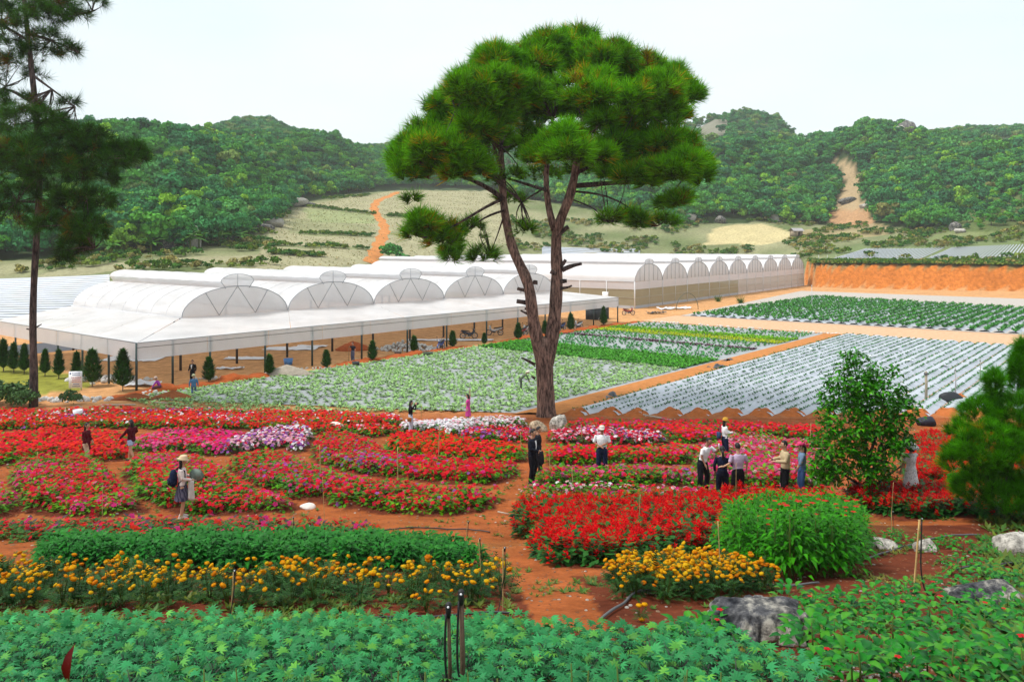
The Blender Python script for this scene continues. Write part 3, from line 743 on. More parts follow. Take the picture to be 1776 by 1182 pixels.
# red earth ridge between the road and the field
for (sa, sb, hh, lab) in ((-3, 12, .55, 'lumpy red earth ridge beside the worker in blue'), (14, 33, .35, 'low red earth ridge along the field below the greenhouse'), (36, 66, .42, 'straight red earth ridge leading to the crossroad')):
    n = int((sb - sa) / .35); rings = []
    for i in range(n):
        s = sa + (sb - sa) * i / (n - 1); tap = min(1, 4 * i / n, 4 * (n - 1 - i) / n)
        h = hh * (0.55 + 0.45 * math.sin(s * 1.7) * math.sin(s * .63 + 1)) * tap + .02
        a = np.linspace(0, math.pi, 9)
        rings.append(np.array([ST(s + rng.uniform(-.1, .1), 1.5 + .85 * math.cos(x) + rng.uniform(-.06, .06), -.02 + max(0, h * math.sin(x) + rng.uniform(-.06, .06))) for x in a]))
    mb = MB(); mb.c = (0.36, 0.085, 0.022); mb.loft(rings, cap=False, closed=False)
    tag(obj('earth_ridge', mb.mesh('earth_ridge', M['soil'], False)), lab, 'earth ridge')

# fields on the rising ground
def slope_rows(name, quad, nrow, col, label, seg=24, h=.35, duty=.5, plants=None):
    """quad: four ground pixels with distance (x, Y) corners a,b,c,d; rows run a->b ... d->c"""
    q = [np.array([(x - CX) / F_PX * Y, Y]) for x, Y in quad]
    par = obj(name, new_mesh(name, [(*p, float(gz(p[0], p[1])) - .3) for p in q], np.array([(0, 1, 2, 3)]), (0.25, 0.22, 0.12), [M['soil']]), kind='structure')
    pts = []
    for i in range(nrow):
        f0, f1 = (i + .5 - duty / 2) / nrow, (i + .5 + duty / 2) / nrow
        rings = []
        for g in np.linspace(0, 1, seg):
            line = []
            for f, hh in ((f0, 0.02), (f0 * .8 + f1 * .2, h), (f0 * .2 + f1 * .8, h), (f1, 0.02)):
                p = (q[0] * (1 - f) + q[3] * f) * (1 - g) + (q[1] * (1 - f) + q[2] * f) * g
                line.append((p[0], p[1], float(gz(p[0], p[1])) + hh + .06))
            rings.append(np.array(line))
            if plants and i % plants == 0: pts.append(np.array(line).mean(0))
        mb = MB(); mb.loft(rings, cap=False, closed=False)
        obj('mulch_row', mb.mesh('mulch_row', M['grey_film'], True), par)
    return par
slope_rows('mulch_field', [(-120, 100), (190, 104), (190, 133), (-120, 133)], 20, 0, '', h=.16, duty=.45)
slope_rows('mulch_field', [(1590, 190), (1650, 214), (1830, 210), (1830, 185)], 34, 0, '', h=.12, duty=.42)
slope_rows('mulch_field', [(1425, 199), (1500, 226), (1640, 216), (1585, 191)], 22, 0, '', h=.12, duty=.38)
slope_rows('mulch_field', [(940, 240), (1110, 246), (1110, 262), (940, 254)], 6, 0, '', h=.2)
# ------------------------------------------------------------------ greenhouses
DARKG, STEEL, WHITEP = (0.03, 0.06, 0.06), (0.30, 0.32, 0.35), (0.72, 0.73, 0.74)
def arc(hw, z0, rise, n=17, a0=0.0, a1=math.pi, p=2.0):
    a = np.linspace(a0, a1, n)
    return -hw * np.cos(a), z0 + rise * np.sin(a) ** (2.0 / p)
class Frame:
    """greenhouse frame: s along the row of gables, d back along the tunnels, z up"""
    def __init__(f, o, u, v): f.o, f.u, f.v = np.asarray(o, float), np.asarray(u, float), np.asarray(v, float)
    def __call__(f, s, d, z):
        s = np.asarray(s, float); d = np.asarray(d, float); z = np.asarray(z, float)
        s, d, z = np.broadcast_arrays(s, d, z)
        p = s[..., None] * f.u + d[..., None] * f.v
        return np.concatenate([p, z[..., None]], -1)
def bar(parent, a, b, r, col, name='brace', n=5):
    mb = MB(); mb.c = col; mb.tube([a, b], r, n)
    return obj(name, mb.mesh(name, M['metal']), parent)
def fan(P, C):
    """flat film between a curve P and chord points C"""
    n = len(P); V = np.concatenate([P, C]); k = np.arange(n - 1)
    return V, np.stack([k, k + 1, n + k + 1, n + k], 1)
def house_bays(root, fr, nb, bw, length, z0, rise, film_roof, film_gable, vent_h, hoop, pipe, s_off=0.0, braces=True, thin=.02, sag=.10, hoops=False):
    hw = bw / 2 - .04
    for b in range(nb):
        cs = s_off + (b + .5) * bw
        nd = max(3, int(length / hoop) * 2 + 1)
        dd = np.linspace(0, length, nd)
        for side in (0, 1):
            a0, a1 = (0.0, math.pi * .41) if side == 0 else (math.pi * .59, math.pi)
            rings = []
            for i, d in enumerate(dd):
                x, z = arc(hw, z0, rise, 11, a0, a1)
                k = sag * (1 if i % 2 else 0)
                x = x * (1 - k * .12); z = z - k * np.sin(np.linspace(.1, math.pi - .1, 11))
                rings.append(fr(cs + x, d, z))
            mb = MB(); mb.loft(rings, cap=False, closed=False)
            obj('roof_panel', mb.mesh('roof_panel', film_roof, True), root)
        if hoops:
            for d in dd[2:-1:2]:
                for a0, a1 in ((0.02, math.pi * .41), (math.pi * .59, math.pi - .02)):
                    x, z = arc(hw, z0, rise, 9, a0, a1); mb = MB(); mb.c = (.62, .63, .66); mb.tube(fr(cs + x, d, z + .012), .022, 4, cap=False)
                    obj('hoop', mb.mesh('hoop', M['metal']), root)
        # ridge vent: a small arched cap standing over the open ridge
        vw = bw * .155
        rings = []
        for i, d in enumerate(dd):
            x, z = arc(vw, z0 + rise + vent_h * .42, vent_h * .6, 9)
            rings.append(fr(cs + x, d - .02, z - (sag * .5 if i % 2 else 0)))
        mb = MB(); mb.loft(rings, cap=False, closed=False)
        obj('ridge_vent', mb.mesh('ridge_vent', film_roof, True), root)
        for sg in (-1, 1):
            rings = [fr(cs + np.array([sg * bw * .11, sg * vw]), d, np.array([z0 + rise * .93, z0 + rise + vent_h * .42])) for d in dd]
            mb = MB(); mb.loft(rings, cap=False, closed=False)
            obj('vent_flap', mb.mesh('vent_flap', M['film_gable']), root)
        # gable
        x, z = arc(hw, z0, rise, 21)
        P = fr(cs + x, .015, z); Cc = fr(cs + x, .015, z * 0 + z0 - .02)
        V, F = fan(P, Cc); mb = MB(); mb.add(V, F)
        obj('gable_film', mb.mesh('gable_film', film_gable), root)
        mb = MB(); mb.c = STEEL; mb.tube(fr(cs + x, -.02, z + .01), pipe, 5)
        obj('arch_pipe', mb.mesh('arch_pipe', M['metal']), root)
        mb = MB(); mb.c = STEEL; xx, zz = arc(vw, z0 + rise + vent_h * .42, vent_h * .6, 11)
        mb.tube(fr(cs + np.concatenate([[-bw * .11], xx, [bw * .11]]), -.03, np.concatenate([[z0 + rise * .93], zz, [z0 + rise * .93]])), pipe * .8, 5)
        obj('vent_pipe', mb.mesh('vent_pipe', M['metal']), root)
        bar(root, fr(cs, -.03, z0 + rise), fr(cs, -.03, z0 + rise + vent_h), pipe * .7, STEEL)
        if braces:
            top = z0 + rise
            L = [(0, top, -.17 * bw, z0), (0, top, .17 * bw, z0), (-.29 * bw, z0 + rise * .80, -.17 * bw, z0), (.29 * bw, z0 + rise * .80, .17 * bw, z0)] if braces == 1 else [(k * .16 * bw, z0 + rise * math.sqrt(max(0, 1 - (k * .32) ** 2)), k * .16 * bw, z0) for k in (-2, -1, 0, 1, 2)]
            for xa, za, xb, zb in L:
                bar(root, fr(cs + xa, -.02, za), fr(cs + xb, -.02, zb), pipe * .7, STEEL)
    for b in range(nb + 1):
        s = s_off + b * bw
        mb = MB(); mb.c = (0.6, 0.6, 0.62); mb.tube([fr(s, -.1, z0 - .02), fr(s, length + .1, z0 - .02)], .09, 6)
        obj('gutter', mb.mesh('gutter', M['metal']), root)
    # back gable films
    for b in range(nb):
        cs = s_off + (b + .5) * bw
        x, z = arc(hw, z0, rise, 21)
        V, F = fan(fr(cs + x, length, z), fr(cs + x, length, z * 0 + z0 - .02)); mb = MB(); mb.add(V, F)
        obj('gable_film', mb.mesh('gable_film', film_gable), root)

# near greenhouse with awning and open sides
V1 = -W
near = thing('greenhouse', 'white film greenhouse with open sides and sloping awning left of the pine', 'greenhouse', (O0[0], O0[1], 0))
f1 = Frame((0, 0), U, V1)
GS, GD, GZ, BW, NB, GL = 6.5, 6.0, 4.2, 10.05, 5, 20.0
class Sub:
    def __init__(s, f, ds, dd): s.f, s.ds, s.dd = f, ds, dd
    def __call__(s, a, d, z): return s.f(np.asarray(a, float) + s.ds, np.asarray(d, float) + s.dd, z)
house_bays(near, Sub(f1, GS, GD), NB, BW, GL, GZ, 2.35, M['film_roof'], M['film_gable'], 1.0, 2.5, .035, hoops=True)
S_END = GS + NB * BW; S_OUT = S_END + 6.0; D_OUT = GD + GL
AZ = 3.28
def film_quad(parent, name, a, b, c, d, mat, nu=8, nv=5, sag=.05, ripple=0):
    """a-b outer edge, d-c inner edge"""
    a, b, c, d = [np.asarray(k, float) for k in (a, b, c, d)]
    rings = []
    for j in range(nv):
        g = j / (nv - 1); l = []
        for i in range(nu):
            f = i / (nu - 1)
            p = (a * (1 - f) + b * f) * (1 - g) + (d * (1 - f) + c * f) * g
            p = p.copy(); p[2] -= sag * math.sin(math.pi * f) * math.sin(math.pi * g) + ripple * math.sin(f * 31) * .5 * math.sin(math.pi * g)
            l.append(p)
        rings.append(np.array(l))
    mb = MB(); mb.loft(rings, cap=False, closed=False)
    return obj(name, mb.mesh(name, mat, True), parent)
edges = np.linspace(0, 1, NB + 1)
for i in range(NB):
    so0, so1 = S_OUT * edges[i], S_OUT * edges[i + 1]; si0, si1 = GS + (S_END - GS) * edges[i], GS + (S_END - GS) * edges[i + 1]
    film_quad(near, 'awning_panel', f1(so0 + .02, 0, AZ), f1(so1 - .02, 0, AZ), f1(si1 - .02, GD - .08, GZ), f1(si0 + .02, GD - .08, GZ), M['film_roof'], 12, 5, .06, .02)
for i in range(4):
    d0, d1 = D_OUT * i / 4, D_OUT * (i + 1) / 4; e0, e1 = GD + GL * i / 4, GD + GL * (i + 1) / 4
    film_quad(near, 'awning_panel', f1(0, d1 - .02, AZ), f1(0, d0 + .02, AZ), f1(GS - .08, e0 + .02, GZ), f1(GS - .08, e1 - .02, GZ), M['film_roof'], 10, 5, .05, .03)
film_quad(near, 'awning_panel', f1(S_OUT, 0.02, AZ), f1(S_OUT, D_OUT, AZ), f1(S_END + .08, D_OUT, GZ), f1(S_END + .08, GD + .02, GZ), M['film_roof'])
CZ = 2.12
for i in range(12):
    a, b = S_OUT * i / 12, S_OUT * (i + 1) / 12
    film_quad(near, 'side_curtain', f1(a + .01, -.03, AZ - .02), f1(b - .01, -.03, AZ - .02), f1(b - .01, -.03, CZ), f1(a + .01, -.03, CZ), M['film_curtain'], 5, 3, 0)
for i in range(6):
    a, b = D_OUT * i / 6, D_OUT * (i + 1) / 6
    film_quad(near, 'side_curtain', f1(-.03, a + .01, AZ - .02), f1(-.03, b - .01, AZ - .02), f1(-.03, b - .01, CZ), f1(-.03, a + .01, CZ), M['film_curtain'], 5, 3, 0)
film_quad(near, 'side_curtain', f1(S_OUT + .03, 0, AZ - .02), f1(S_OUT + .03, D_OUT, AZ - .02), f1(S_OUT + .03, D_OUT, CZ), f1(S_OUT + .03, 0, CZ), M['film_curtain'], 5, 3, 0)
film_quad(near, 'back_curtain', f1(GS, D_OUT, GZ - .05), f1(S_END, D_OUT, GZ - .05), f1(S_END, D_OUT, 0.9), f1(GS, D_OUT, .9), M['film_curtain'], 12, 3, 0)
def post(parent, p, h, r, col, name='post'):
    mb = MB(); mb.c = col; mb.box((p[0], p[1], h / 2 - .05), (2 * r, 2 * r, h + .1), math.atan2(U[1], U[0]))
    return obj(name, mb.mesh(name, M['metal']), parent)
for s in (0, 2.6, 5.5, 10.2, 14.7, 20, 25.5, 30.8, 36.8, 42, 47, 52, 57, S_OUT - .1):
    post(near, f1(s, .04, 0), AZ, .06, DARKG)
for d in (4.3, 8.6, 13, 17.3, 21.6, D_OUT - .1):
    post(near, f1(.06, d, 0), AZ, .06, DARKG)
for b in range(0, 2 * NB + 1):
    post(near, f1(GS + b * BW / 2, GD + .1, 0), GZ, .075, (.05, .05, .055))
    if b % 2 == 0:
        post(near, f1(GS + b * BW / 2, GD + 10, 0), GZ, .075, (.05, .05, .055)); post(near, f1(GS + b * BW / 2, D_OUT - .2, 0), GZ, .07, (.05, .05, .055))
for z in (AZ + .0, ):
    bar(near, f1(0, -.01, z), f1(S_OUT, -.01, z), .035, STEEL, 'edge_rail'); bar(near, f1(-.01, 0, z), f1(-.01, D_OUT, z), .035, STEEL, 'edge_rail')
bar(near, f1(0, -.06, 2.95), f1(S_OUT, -.06, 2.85), .018, (.1, .1, .1), 'support_wire', 4)
film_quad(near, 'low_side_sheet', f1(.3, D_OUT - .05, .95), f1(GS + 14, D_OUT - .05, .95), f1(GS + 14, D_OUT - .05, .02), f1(.3, D_OUT - .05, .02), film_mat('blue_sheet', (.28, .36, .48), 0, .2), 8, 3, 0)

# far greenhouse
C0 = np.array([19.3, 127.0]); U2 = np.array([0.588, 0.809]); V2 = np.array([-0.809, 0.588])
far = thing('greenhouse', 'long greenhouse of nine arched bays with netted walls behind the pine', 'greenhouse', (C0[0], C0[1], 0))
f2 = Frame((0, 0), U2, V2)
NB2, BW2, L2, Z2 = 9, 10.0, 60.0, 4.25
M['film_roof_far'] = film_mat('far_roof_film', (0.80, 0.79, 0.80), 0.08, 0.3)
M['film_gable_far'] = film_mat('far_gable_film', (0.80, 0.80, 0.82), 0.22, 0.45)
house_bays(far, f2, NB2, BW2, L2, Z2, 2.75, M['film_roof_far'], M['film_gable_far'], .75, 5.0, .045, braces=2)
M['film_net_pale'] = film_mat('pale_net', (0.66, 0.62, 0.58), 0.18, 0.4, .7)
M['film_base'] = film_mat('base_sheet', (0.45, 0.47, 0.50), 0, 0.1, .6)
for i in range(NB2 * 2):
    a, b = i * BW2 / 2, (i + 1) * BW2 / 2
    net = M['film_net'] if i < 9 else M['film_net_pale']
    film_quad(far, 'wall_film', f2(a, 0, Z2 - .05), f2(b, 0, Z2 - .05), f2(b, 0, 3.0), f2(a, 0, 3.0), M['film_curtain'], 3, 2, 0)
    film_quad(far, 'net_panel', f2(a, 0.01, 3.0), f2(b, 0.01, 3.0), f2(b, 0.01, .45), f2(a, 0.01, .45), net, 3, 2, 0)
    film_quad(far, 'base_sheet', f2(a, 0, .45), f2(b, 0, .45), f2(b, 0, 0), f2(a, 0, 0), M['film_base'] if i < 9 else M['film_curtain'], 3, 2, 0)
    bar(far, f2(a, -.06, 0), f2(a, -.06, Z2), .05 if i % 2 == 0 else .03, WHITEP, 'post')
for i in range(12):
    a, b = i * 5.0, (i + 1) * 5.0
    film_quad(far, 'wall_film', f2(0, a, Z2 - .05), f2(0, b, Z2 - .05), f2(0, b, 3.0), f2(0, a, 3.0), M['film_curtain'], 3, 2, 0)
    film_quad(far, 'net_panel', f2(0, a, 3.0), f2(0, b, 3.0), f2(0, b, .45), f2(0, a, .45), M['film_net'], 3, 2, 0)
    film_quad(far, 'base_sheet', f2(0, a, .45), f2(0, b, .45), f2(0, b, 0), f2(0, a, 0), M['film_base'], 3, 2, 0)
    bar(far, f2(-.06, a, 0), f2(-.06, a, Z2), .06, WHITEP, 'post')
bar(far, f2(90, -.06, 0), f2(90, -.06, Z2), .06, WHITEP, 'post')
film_quad(far, 'wall_film', f2(90, 0, Z2 - .05), f2(90, L2, Z2 - .05), f2(90, L2, 0), f2(90, 0, 0), M['film_curtain'], 3, 2, 0)
film_quad(far, 'wall_film', f2(0, L2, Z2 - .05), f2(90, L2, Z2 - .05), f2(90, L2, 0), f2(0, L2, 0), M['film_curtain'], 3, 2, 0)
for z in (3.0, 1.7):
    bar(far, f2(0, -.05, z), f2(90, -.05, z), .035, (.5, .48, .4), 'rail'); bar(far, f2(-.05, 0, z), f2(-.05, L2, z), .035, (.5, .48, .4), 'rail')
mb = MB(); mb.c = (.8, .8, .8); p = f2(-.12, 5.2, 0)
mb.box((p[0], p[1], 1.75), (.06, 1.1, 1.5), math.atan2(V2[1], V2[0]) - math.pi / 2); obj('notice_board', mb.mesh('notice_board', M['vcol']), far)
# ------------------------------------------------------------------ trees
def bark_mat(name, c1, c2):
    m, n, b = base_mat(name)
    f = noise(n, 3.0, 8, stretch=(3.0, 3.0, 0.6), rough=0.7); f2 = noise(n, 1.0, 4)
    col = ramp(n, f, [(0.40, c1), (0.60, c2)])
    col = mixc(n, 1.0, col, ramp(n, f2, [(0.3, (.75,) * 3), (.7, (1.2, 1.15, 1.1))]), 'MULTIPLY')
    n.links.new(col, b.inputs['Base Color']); b.inputs['Roughness'].default_value = .95; b.inputs['Specular IOR Level'].default_value = .1
    bump(n, b, f, 1.0, .12)
    return m
M['bark'] = bark_mat('pine_bark', (0.05, 0.033, 0.03), (0.34, 0.22, 0.18))
M['bark_dark'] = bark_mat('dark_bark', (0.025, 0.02, 0.02), (0.15, 0.11, 0.10))
def curve_pts(P, n):
    P = np.asarray(P, float); d = np.concatenate([[0], np.cumsum(np.linalg.norm(np.diff(P, axis=0), axis=1))])
    t = np.linspace(0, d[-1], n)
    Q = np.stack([np.interp(t, d, P[:, k]) for k in range(P.shape[1])], 1)
    for _ in range(2): Q[1:-1] = .25 * Q[:-2] + .5 * Q[1:-1] + .25 * Q[2:]
    return Q
def limb(parent, name, pts, r0, r1, mat, base, n=14, sides=10, knots=.06, rs=None):
    """pts world; base subtracted"""
    Q = curve_pts(pts, n) - np.asarray(base); r = np.linspace(0, 1, n)
    rad = (r0 * (1 - r) + r1 * r) if rs is None else np.interp(r, np.linspace(0, 1, len(rs)), rs)
    rad = rad * (1 + knots * np.sin(np.arange(n) * 2.3 + len(pts)))
    mb = MB(); mb.tube(Q, rad, sides)
    return obj(name, mb.mesh(name, mat, True), parent)
def tuft(nn, l, w, spread, seed, c0, c1):
    """needle tuft: thin triangles fanning round +Z"""
    r = np.random.default_rng(seed)
    az = r.uniform(0, 6.283, nn); th = spread * np.sqrt(r.uniform(0.02, 1, nn)); L = l * r.uniform(.65, 1.1, nn)
    d = np.stack([np.cos(az) * np.sin(th), np.sin(az) * np.sin(th), np.cos(th)], 1)
    st = d * .04 * l + np.stack([np.zeros(nn), np.zeros(nn), r.uniform(-.35, .1, nn) * l], 1)
    sd = np.cross(d, r.normal(size=(nn, 3))); sd /= np.linalg.norm(sd, axis=1, keepdims=True)
    e = st + d * L[:, None]; e[:, 2] -= .12 * L * np.sin(th)
    V = np.stack([st - sd * w / 2, st + sd * w / 2, e], 1).reshape(-1, 3)
    F = np.arange(3 * nn).reshape(-1, 3)
    mixf = r.uniform(.8, 1.2, nn)[:, None, None]
    C = (np.array([c0, c0, c1])[None] * mixf).reshape(-1, 3)
    return V, F, C
def axis_mats(D, r):
    """rotation matrices with local +Z along D"""
    z = D / np.linalg.norm(D, axis=1, keepdims=True)
    h = r.normal(size=z.shape); x = np.cross(h, z); x /= np.linalg.norm(x, axis=1, keepdims=True)
    return np.stack([x, np.cross(z, x), z], -1)
def lobes_points(lobes, Y0, base, r, up=.75, shell=.72, low=-.25):
    """lobes (cx, cy, rx, ry, dY, n) in photo pixels at distance Y0"""
    P, D, H = [], [], []
    for cx, cy, rx, ry, dY, n in lobes:
        c = AT(cx, cy, Y0 + dY); k = (Y0 + dY) / F_PX
        d = r.normal(size=(n * 3, 3)); d /= np.linalg.norm(d, axis=1, keepdims=True)
        d = d[d[:, 2] > low + .5 * r.uniform(-.5, .3, len(d))][:n]
        rr = r.uniform(shell, 1.0, len(d)) ** .7
        q = c + d * rr[:, None] * np.array([rx * k, rx * k * .9, ry * k])
        P.append(q); dd = d + np.array([0, 0, up]); D.append(dd / np.linalg.norm(dd, axis=1, keepdims=True)); H.append(d[:, 2])
    return np.concatenate(P), np.concatenate(D), np.concatenate(H)
def needle_crown(parent, lobes, Y0, base, seed, nn, l, w, c0, c1, brown, name='crown', up=.75, spread=1.25, tw=.035, srange=(.75, 1.2)):
    r = np.random.default_rng(seed)
    P, D, H = lobes_points(lobes, Y0, base, r, up)
    P = P - np.asarray(base)
    prot = [tuft(nn, l, w, spread, seed + k, c0, c1) for k in range(5)]
    which = r.integers(0, 5, len(P)); R = axis_mats(D, r); sc = r.uniform(*srange, len(P))
    tint = r.uniform(.5, 1.5, (len(P), 1)) * np.ones((1, 3))
    b = r.random(len(P)) < brown
    tint[b] *= np.array([3.4, .85, .8])
    parts = [put(prot[k], P[which == k], R[which == k], sc[which == k], tint[which == k]) for k in range(5)]
    V, F, C = join(parts)
    return obj(name, new_mesh(name, V, F, C, [M['needle']]), parent), P, D
def twigs(parent, P, D, srcs, r, mat, n, base, rad=.05, name='twig'):
    """thin wood running from limb points to tufts, one mesh per bough source"""
    srcs = np.asarray(srcs, float) - np.asarray(base)
    own = np.argmin(((P[:, None] - srcs[None]) ** 2).sum(-1), 1)
    for k in range(len(srcs)):
        idx = np.where(own == k)[0]
        if not len(idx): continue
        idx = idx[np.linalg.norm(P[idx] - srcs[k], axis=1) < 60 * rad]
        if not len(idx): continue
        idx = r.choice(idx, min(n, len(idx)), replace=False)
        mb = MB()
        for i in idx:
            a, b = srcs[k], P[i]; m = (a + b) / 2 + r.normal(size=3) * .12 * np.linalg.norm(b - a)
            mb.tube(curve_pts([a, m, b], 6), np.linspace(rad, rad * .3, 6), 4, cap=False)
        obj(name, mb.mesh(name, mat), parent, kind='stuff')

# tall forked pine
YP = 46.9
pb = AT(948, 733, YP); pb[2] = float(gz(pb[0], pb[1])) - .1
pine = thing('pine_tree', 'tall forked pine with a broad dark crown standing between garden and fields', 'tree', pb)
A = lambda x, y, dY=0: AT(x, y, YP + dY)
limb(pine, 'trunk', [A(948, 738), A(947, 700), A(945, 650), A(943, 612), A(942, 585)], 1.12, .95, M['bark'], pb, 12, 16, .03, rs=[.66, .54, .5, .49, .52, .42])
limb(pine, 'stem', [A(944, 650), A(940, 625), A(936, 606), A(927, 570, -.2), A(921, 530, -.3), A(920, 495, -.3), A(905, 465), A(888, 435), A(880, 395, .3), A(872, 350, .4), A(872, 305, .5), A(868, 250, .5)], .72, .26, M['bark'], pb, 22, 12, rs=[.30, .40, .35, .32, .31, .28, .26, .23, .21, .18, .1])
limb(pine, 'stem', [A(946, 650), A(950, 625), A(953, 606), A(962, 560, .1), A(965, 510, .2), A(967, 460, .2), A(962, 410, .2), A(968, 385), A(986, 352), A(998, 305, -.2), A(1001, 262, -.2), A(1012, 200)], .78, .2, M['bark'], pb, 22, 12, rs=[.30, .43, .38, .36, .34, .31, .28, .26, .22, .17, .1])
limb(pine, 'limb', [A(962, 400), A(951, 362, .3), A(946, 315, .4), A(950, 270, .6), A(960, 200, .8)], .22, .08, M['bark'], pb)
limbs = [
 ([A(873, 345), A(845, 322, -.5), A(800, 305, -1), A(750, 292, -1.5), A(705, 285, -2)], .26, .07), ([A(871, 320), A(840, 290, 1), A(800, 262, 2.5), A(765, 225, 4)], .22, .06),
 ([A(872, 345), A(848, 355, -1), A(800, 385, -2), A(758, 408, -2.5), A(735, 412, -3)], .17, .05), ([A(874, 365), A(850, 372, .5), A(820, 390, 1.5), A(790, 420, 2)], .13, .04),
 ([A(870, 300), A(855, 250), A(845, 200, -1), A(840, 150, -2)], .2, .06), ([A(1000, 322), A(1050, 318, -1), A(1100, 315, -2), A(1150, 318, -3), A(1190, 300, -3)], .27, .08),
 ([A(1001, 300), A(1040, 280, 1), A(1090, 245, 2), A(1145, 215, 3)], .22, .06), ([A(998, 332), A(1040, 335, 1), A(1080, 350, 2), A(1120, 382, 2.5), A(1140, 392, 3)], .12, .035),
 ([A(1008, 220), A(1030, 170), A(1060, 125, -1)], .17, .05), ([A(960, 215), A(940, 160), A(900, 120, 1)], .15, .05), ([A(948, 330), A(915, 320, 1), A(890, 312, 3), A(850, 300, 5)], .18, .05),
 ([A(955, 250), A(965, 265, -3), A(975, 275, -5.5)], .15, .05), ([A(1005, 250), A(1060, 200, -3), A(1110, 170, -4)], .17, .05), ([A(868, 260), A(830, 215, -3), A(790, 190, -4)], .17, .05),
 ([A(872, 380), A(862, 410, 1), A(850, 440, 1.6)], .09, .03), ([A(990, 345), A(1030, 360, -1), A(1055, 385, -1.5)], .08, .03),
 ([A(945, 325), A(930, 335, -1), A(905, 350, -2)], .12, .04)]
for p, a, b in limbs: limb(pine, 'limb', p, a * .6, b * .7, M['bark_dark'], pb, 9, 7)
for p, a, b in [([A(975, 468), A(990, 461), A(1009, 457)], .19, .1), ([A(972, 462), A(978, 456), A(981, 450)], .16, .11), ([A(972, 488), A(983, 487)], .17, .14), ([A(972, 500), A(987, 498), A(992, 495)], .12, .06),
                ([A(925, 505), A(912, 504), A(897, 500)], .17, .11), ([A(925, 527), A(910, 524), A(896, 522)], .19, .15), ([A(924, 535), A(910, 535)], .14, .09), ([A(924, 547), A(912, 543), A(903, 538)], .13, .06),
                ([A(928, 632), A(918, 626), A(904, 620)], .12, .06), ([A(965, 475), A(955, 470)], .2, .17), ([A(928, 493), A(929, 486)], .2, .16), ([A(965, 410), A(975, 400), A(986, 393)], .2, .16), ([A(928, 656), A(922, 652)], .1, .08)]:
    limb(pine, 'branch_stub', p, a * .85, b * .8, M['bark_dark'], pb, 6, 7)
LOBES = [(870, 128, 52, 34, -1, 80), (940, 100, 62, 30, 0, 90), (985, 98, 58, 34, 2, 80), (1045, 104, 62, 34, -1, 95), (1105, 125, 58, 36, 0, 85), (1150, 150, 50, 32, 1, 70), (1125, 165, 55, 32, -4, 70),
 (815, 160, 52, 30, -2, 75), (770, 178, 30, 20, 0, 26), (850, 180, 62, 36, -4, 85), (905, 165, 58, 34, -3.5, 75), (790, 205, 55, 30, 1, 70), (835, 220, 60, 34, -3, 75), (740, 232, 44, 28, 0, 55), (715, 262, 36, 28, -1, 50), (700, 285, 24, 24, -2, 30),
 (760, 265, 55, 34, -3, 75), (730, 300, 48, 24, -2.5, 50), (800, 285, 58, 30, -3, 60), (855, 262, 55, 30, 3, 55), (965, 255, 36, 30, -5.5, 55), (978, 275, 44, 24, -6, 45), (1040, 272, 30, 20, -5, 30), (930, 268, 28, 18, -5, 26),
 (1010, 160, 60, 30, -4.5, 60), (1070, 195, 62, 34, -4, 75), (1120, 205, 60, 30, -1, 65), (1180, 165, 34, 28, 0, 40), (1090, 150, 60, 34, 4, 60), (1150, 240, 52, 30, -2, 60), (1185, 265, 38, 32, -2, 52), (1205, 295, 28, 34, -2.5, 45),
 (1160, 300, 56, 30, -4, 70), (1105, 270, 58, 30, 2, 55), (1110, 308, 52, 20, -3, 45), (900, 215, 60, 34, 4, 50), (1000, 130, 70, 34, 5, 55), (930, 140, 60, 34, 5, 50), (1050, 240, 55, 28, 5, 40), (800, 245, 55, 30, 5, 40), (1060, 295, 40, 18, -1, 26),
 (735, 388, 34, 20, -3, 34), (722, 412, 22, 16, -3, 16), (770, 415, 36, 20, -2, 34), (790, 440, 30, 16, 1.5, 20), (850, 440, 26, 16, 1.6, 16), (712, 345, 16, 8, -2, 6), (1110, 385, 34, 16, 2.5, 22), (1140, 392, 26, 12, 3, 14), (1165, 345, 30, 18, -3, 22), (1060, 380, 22, 12, -1.5, 9),
 (975, 195, 60, 26, 3.5, 40), (950, 180, 50, 26, 1, 34), (1020, 205, 50, 24, 4, 34), (990, 235, 50, 20, 5, 26), (900, 240, 44, 24, 2, 30), (1080, 250, 44, 22, -2, 30), (880, 300, 36, 16, 1, 14), (940, 300, 40, 14, 4, 16), (1030, 305, 40, 14, 3, 16), (830, 405, 22, 22, 1, 12), (905, 405, 16, 12, -2, 7), (890, 340, 30, 12, 2, 12)]
_r = np.random.default_rng(5)
BROAD = [(a, b, c_ * .95, d * .95, e, int(f * .75)) for a, b, c_, d, e, f in LOBES if f > 24]
LOBES = BROAD + [(a + _r.uniform(-.62, .62) * c_, b + _r.uniform(-.7, .6) * d, c_ * s_, d * s_ * 1.05, e + _r.uniform(-1, 1) * c_ * .02, int(f * 1.9 * s_)) for a, b, c_, d, e, f in LOBES for s_ in (_r.uniform(.35, .75, 3) if f > 18 else (1.0,))]
crown, TP, TD = needle_crown(pine, LOBES, YP, pb, 11, 34, .72, .040, (0.05, 0.08, 0.012), (0.16, 0.50, 0.03), .08, up=1.0, spread=1.12, srange=(.55, 1.4))
src = [p[-1] for p, a, b in limbs] + [A(868, 255), A(1010, 205), A(960, 205)]
twigs(pine, TP, TD, src, np.random.default_rng(3), M['bark_dark'], 12, pb, .045)

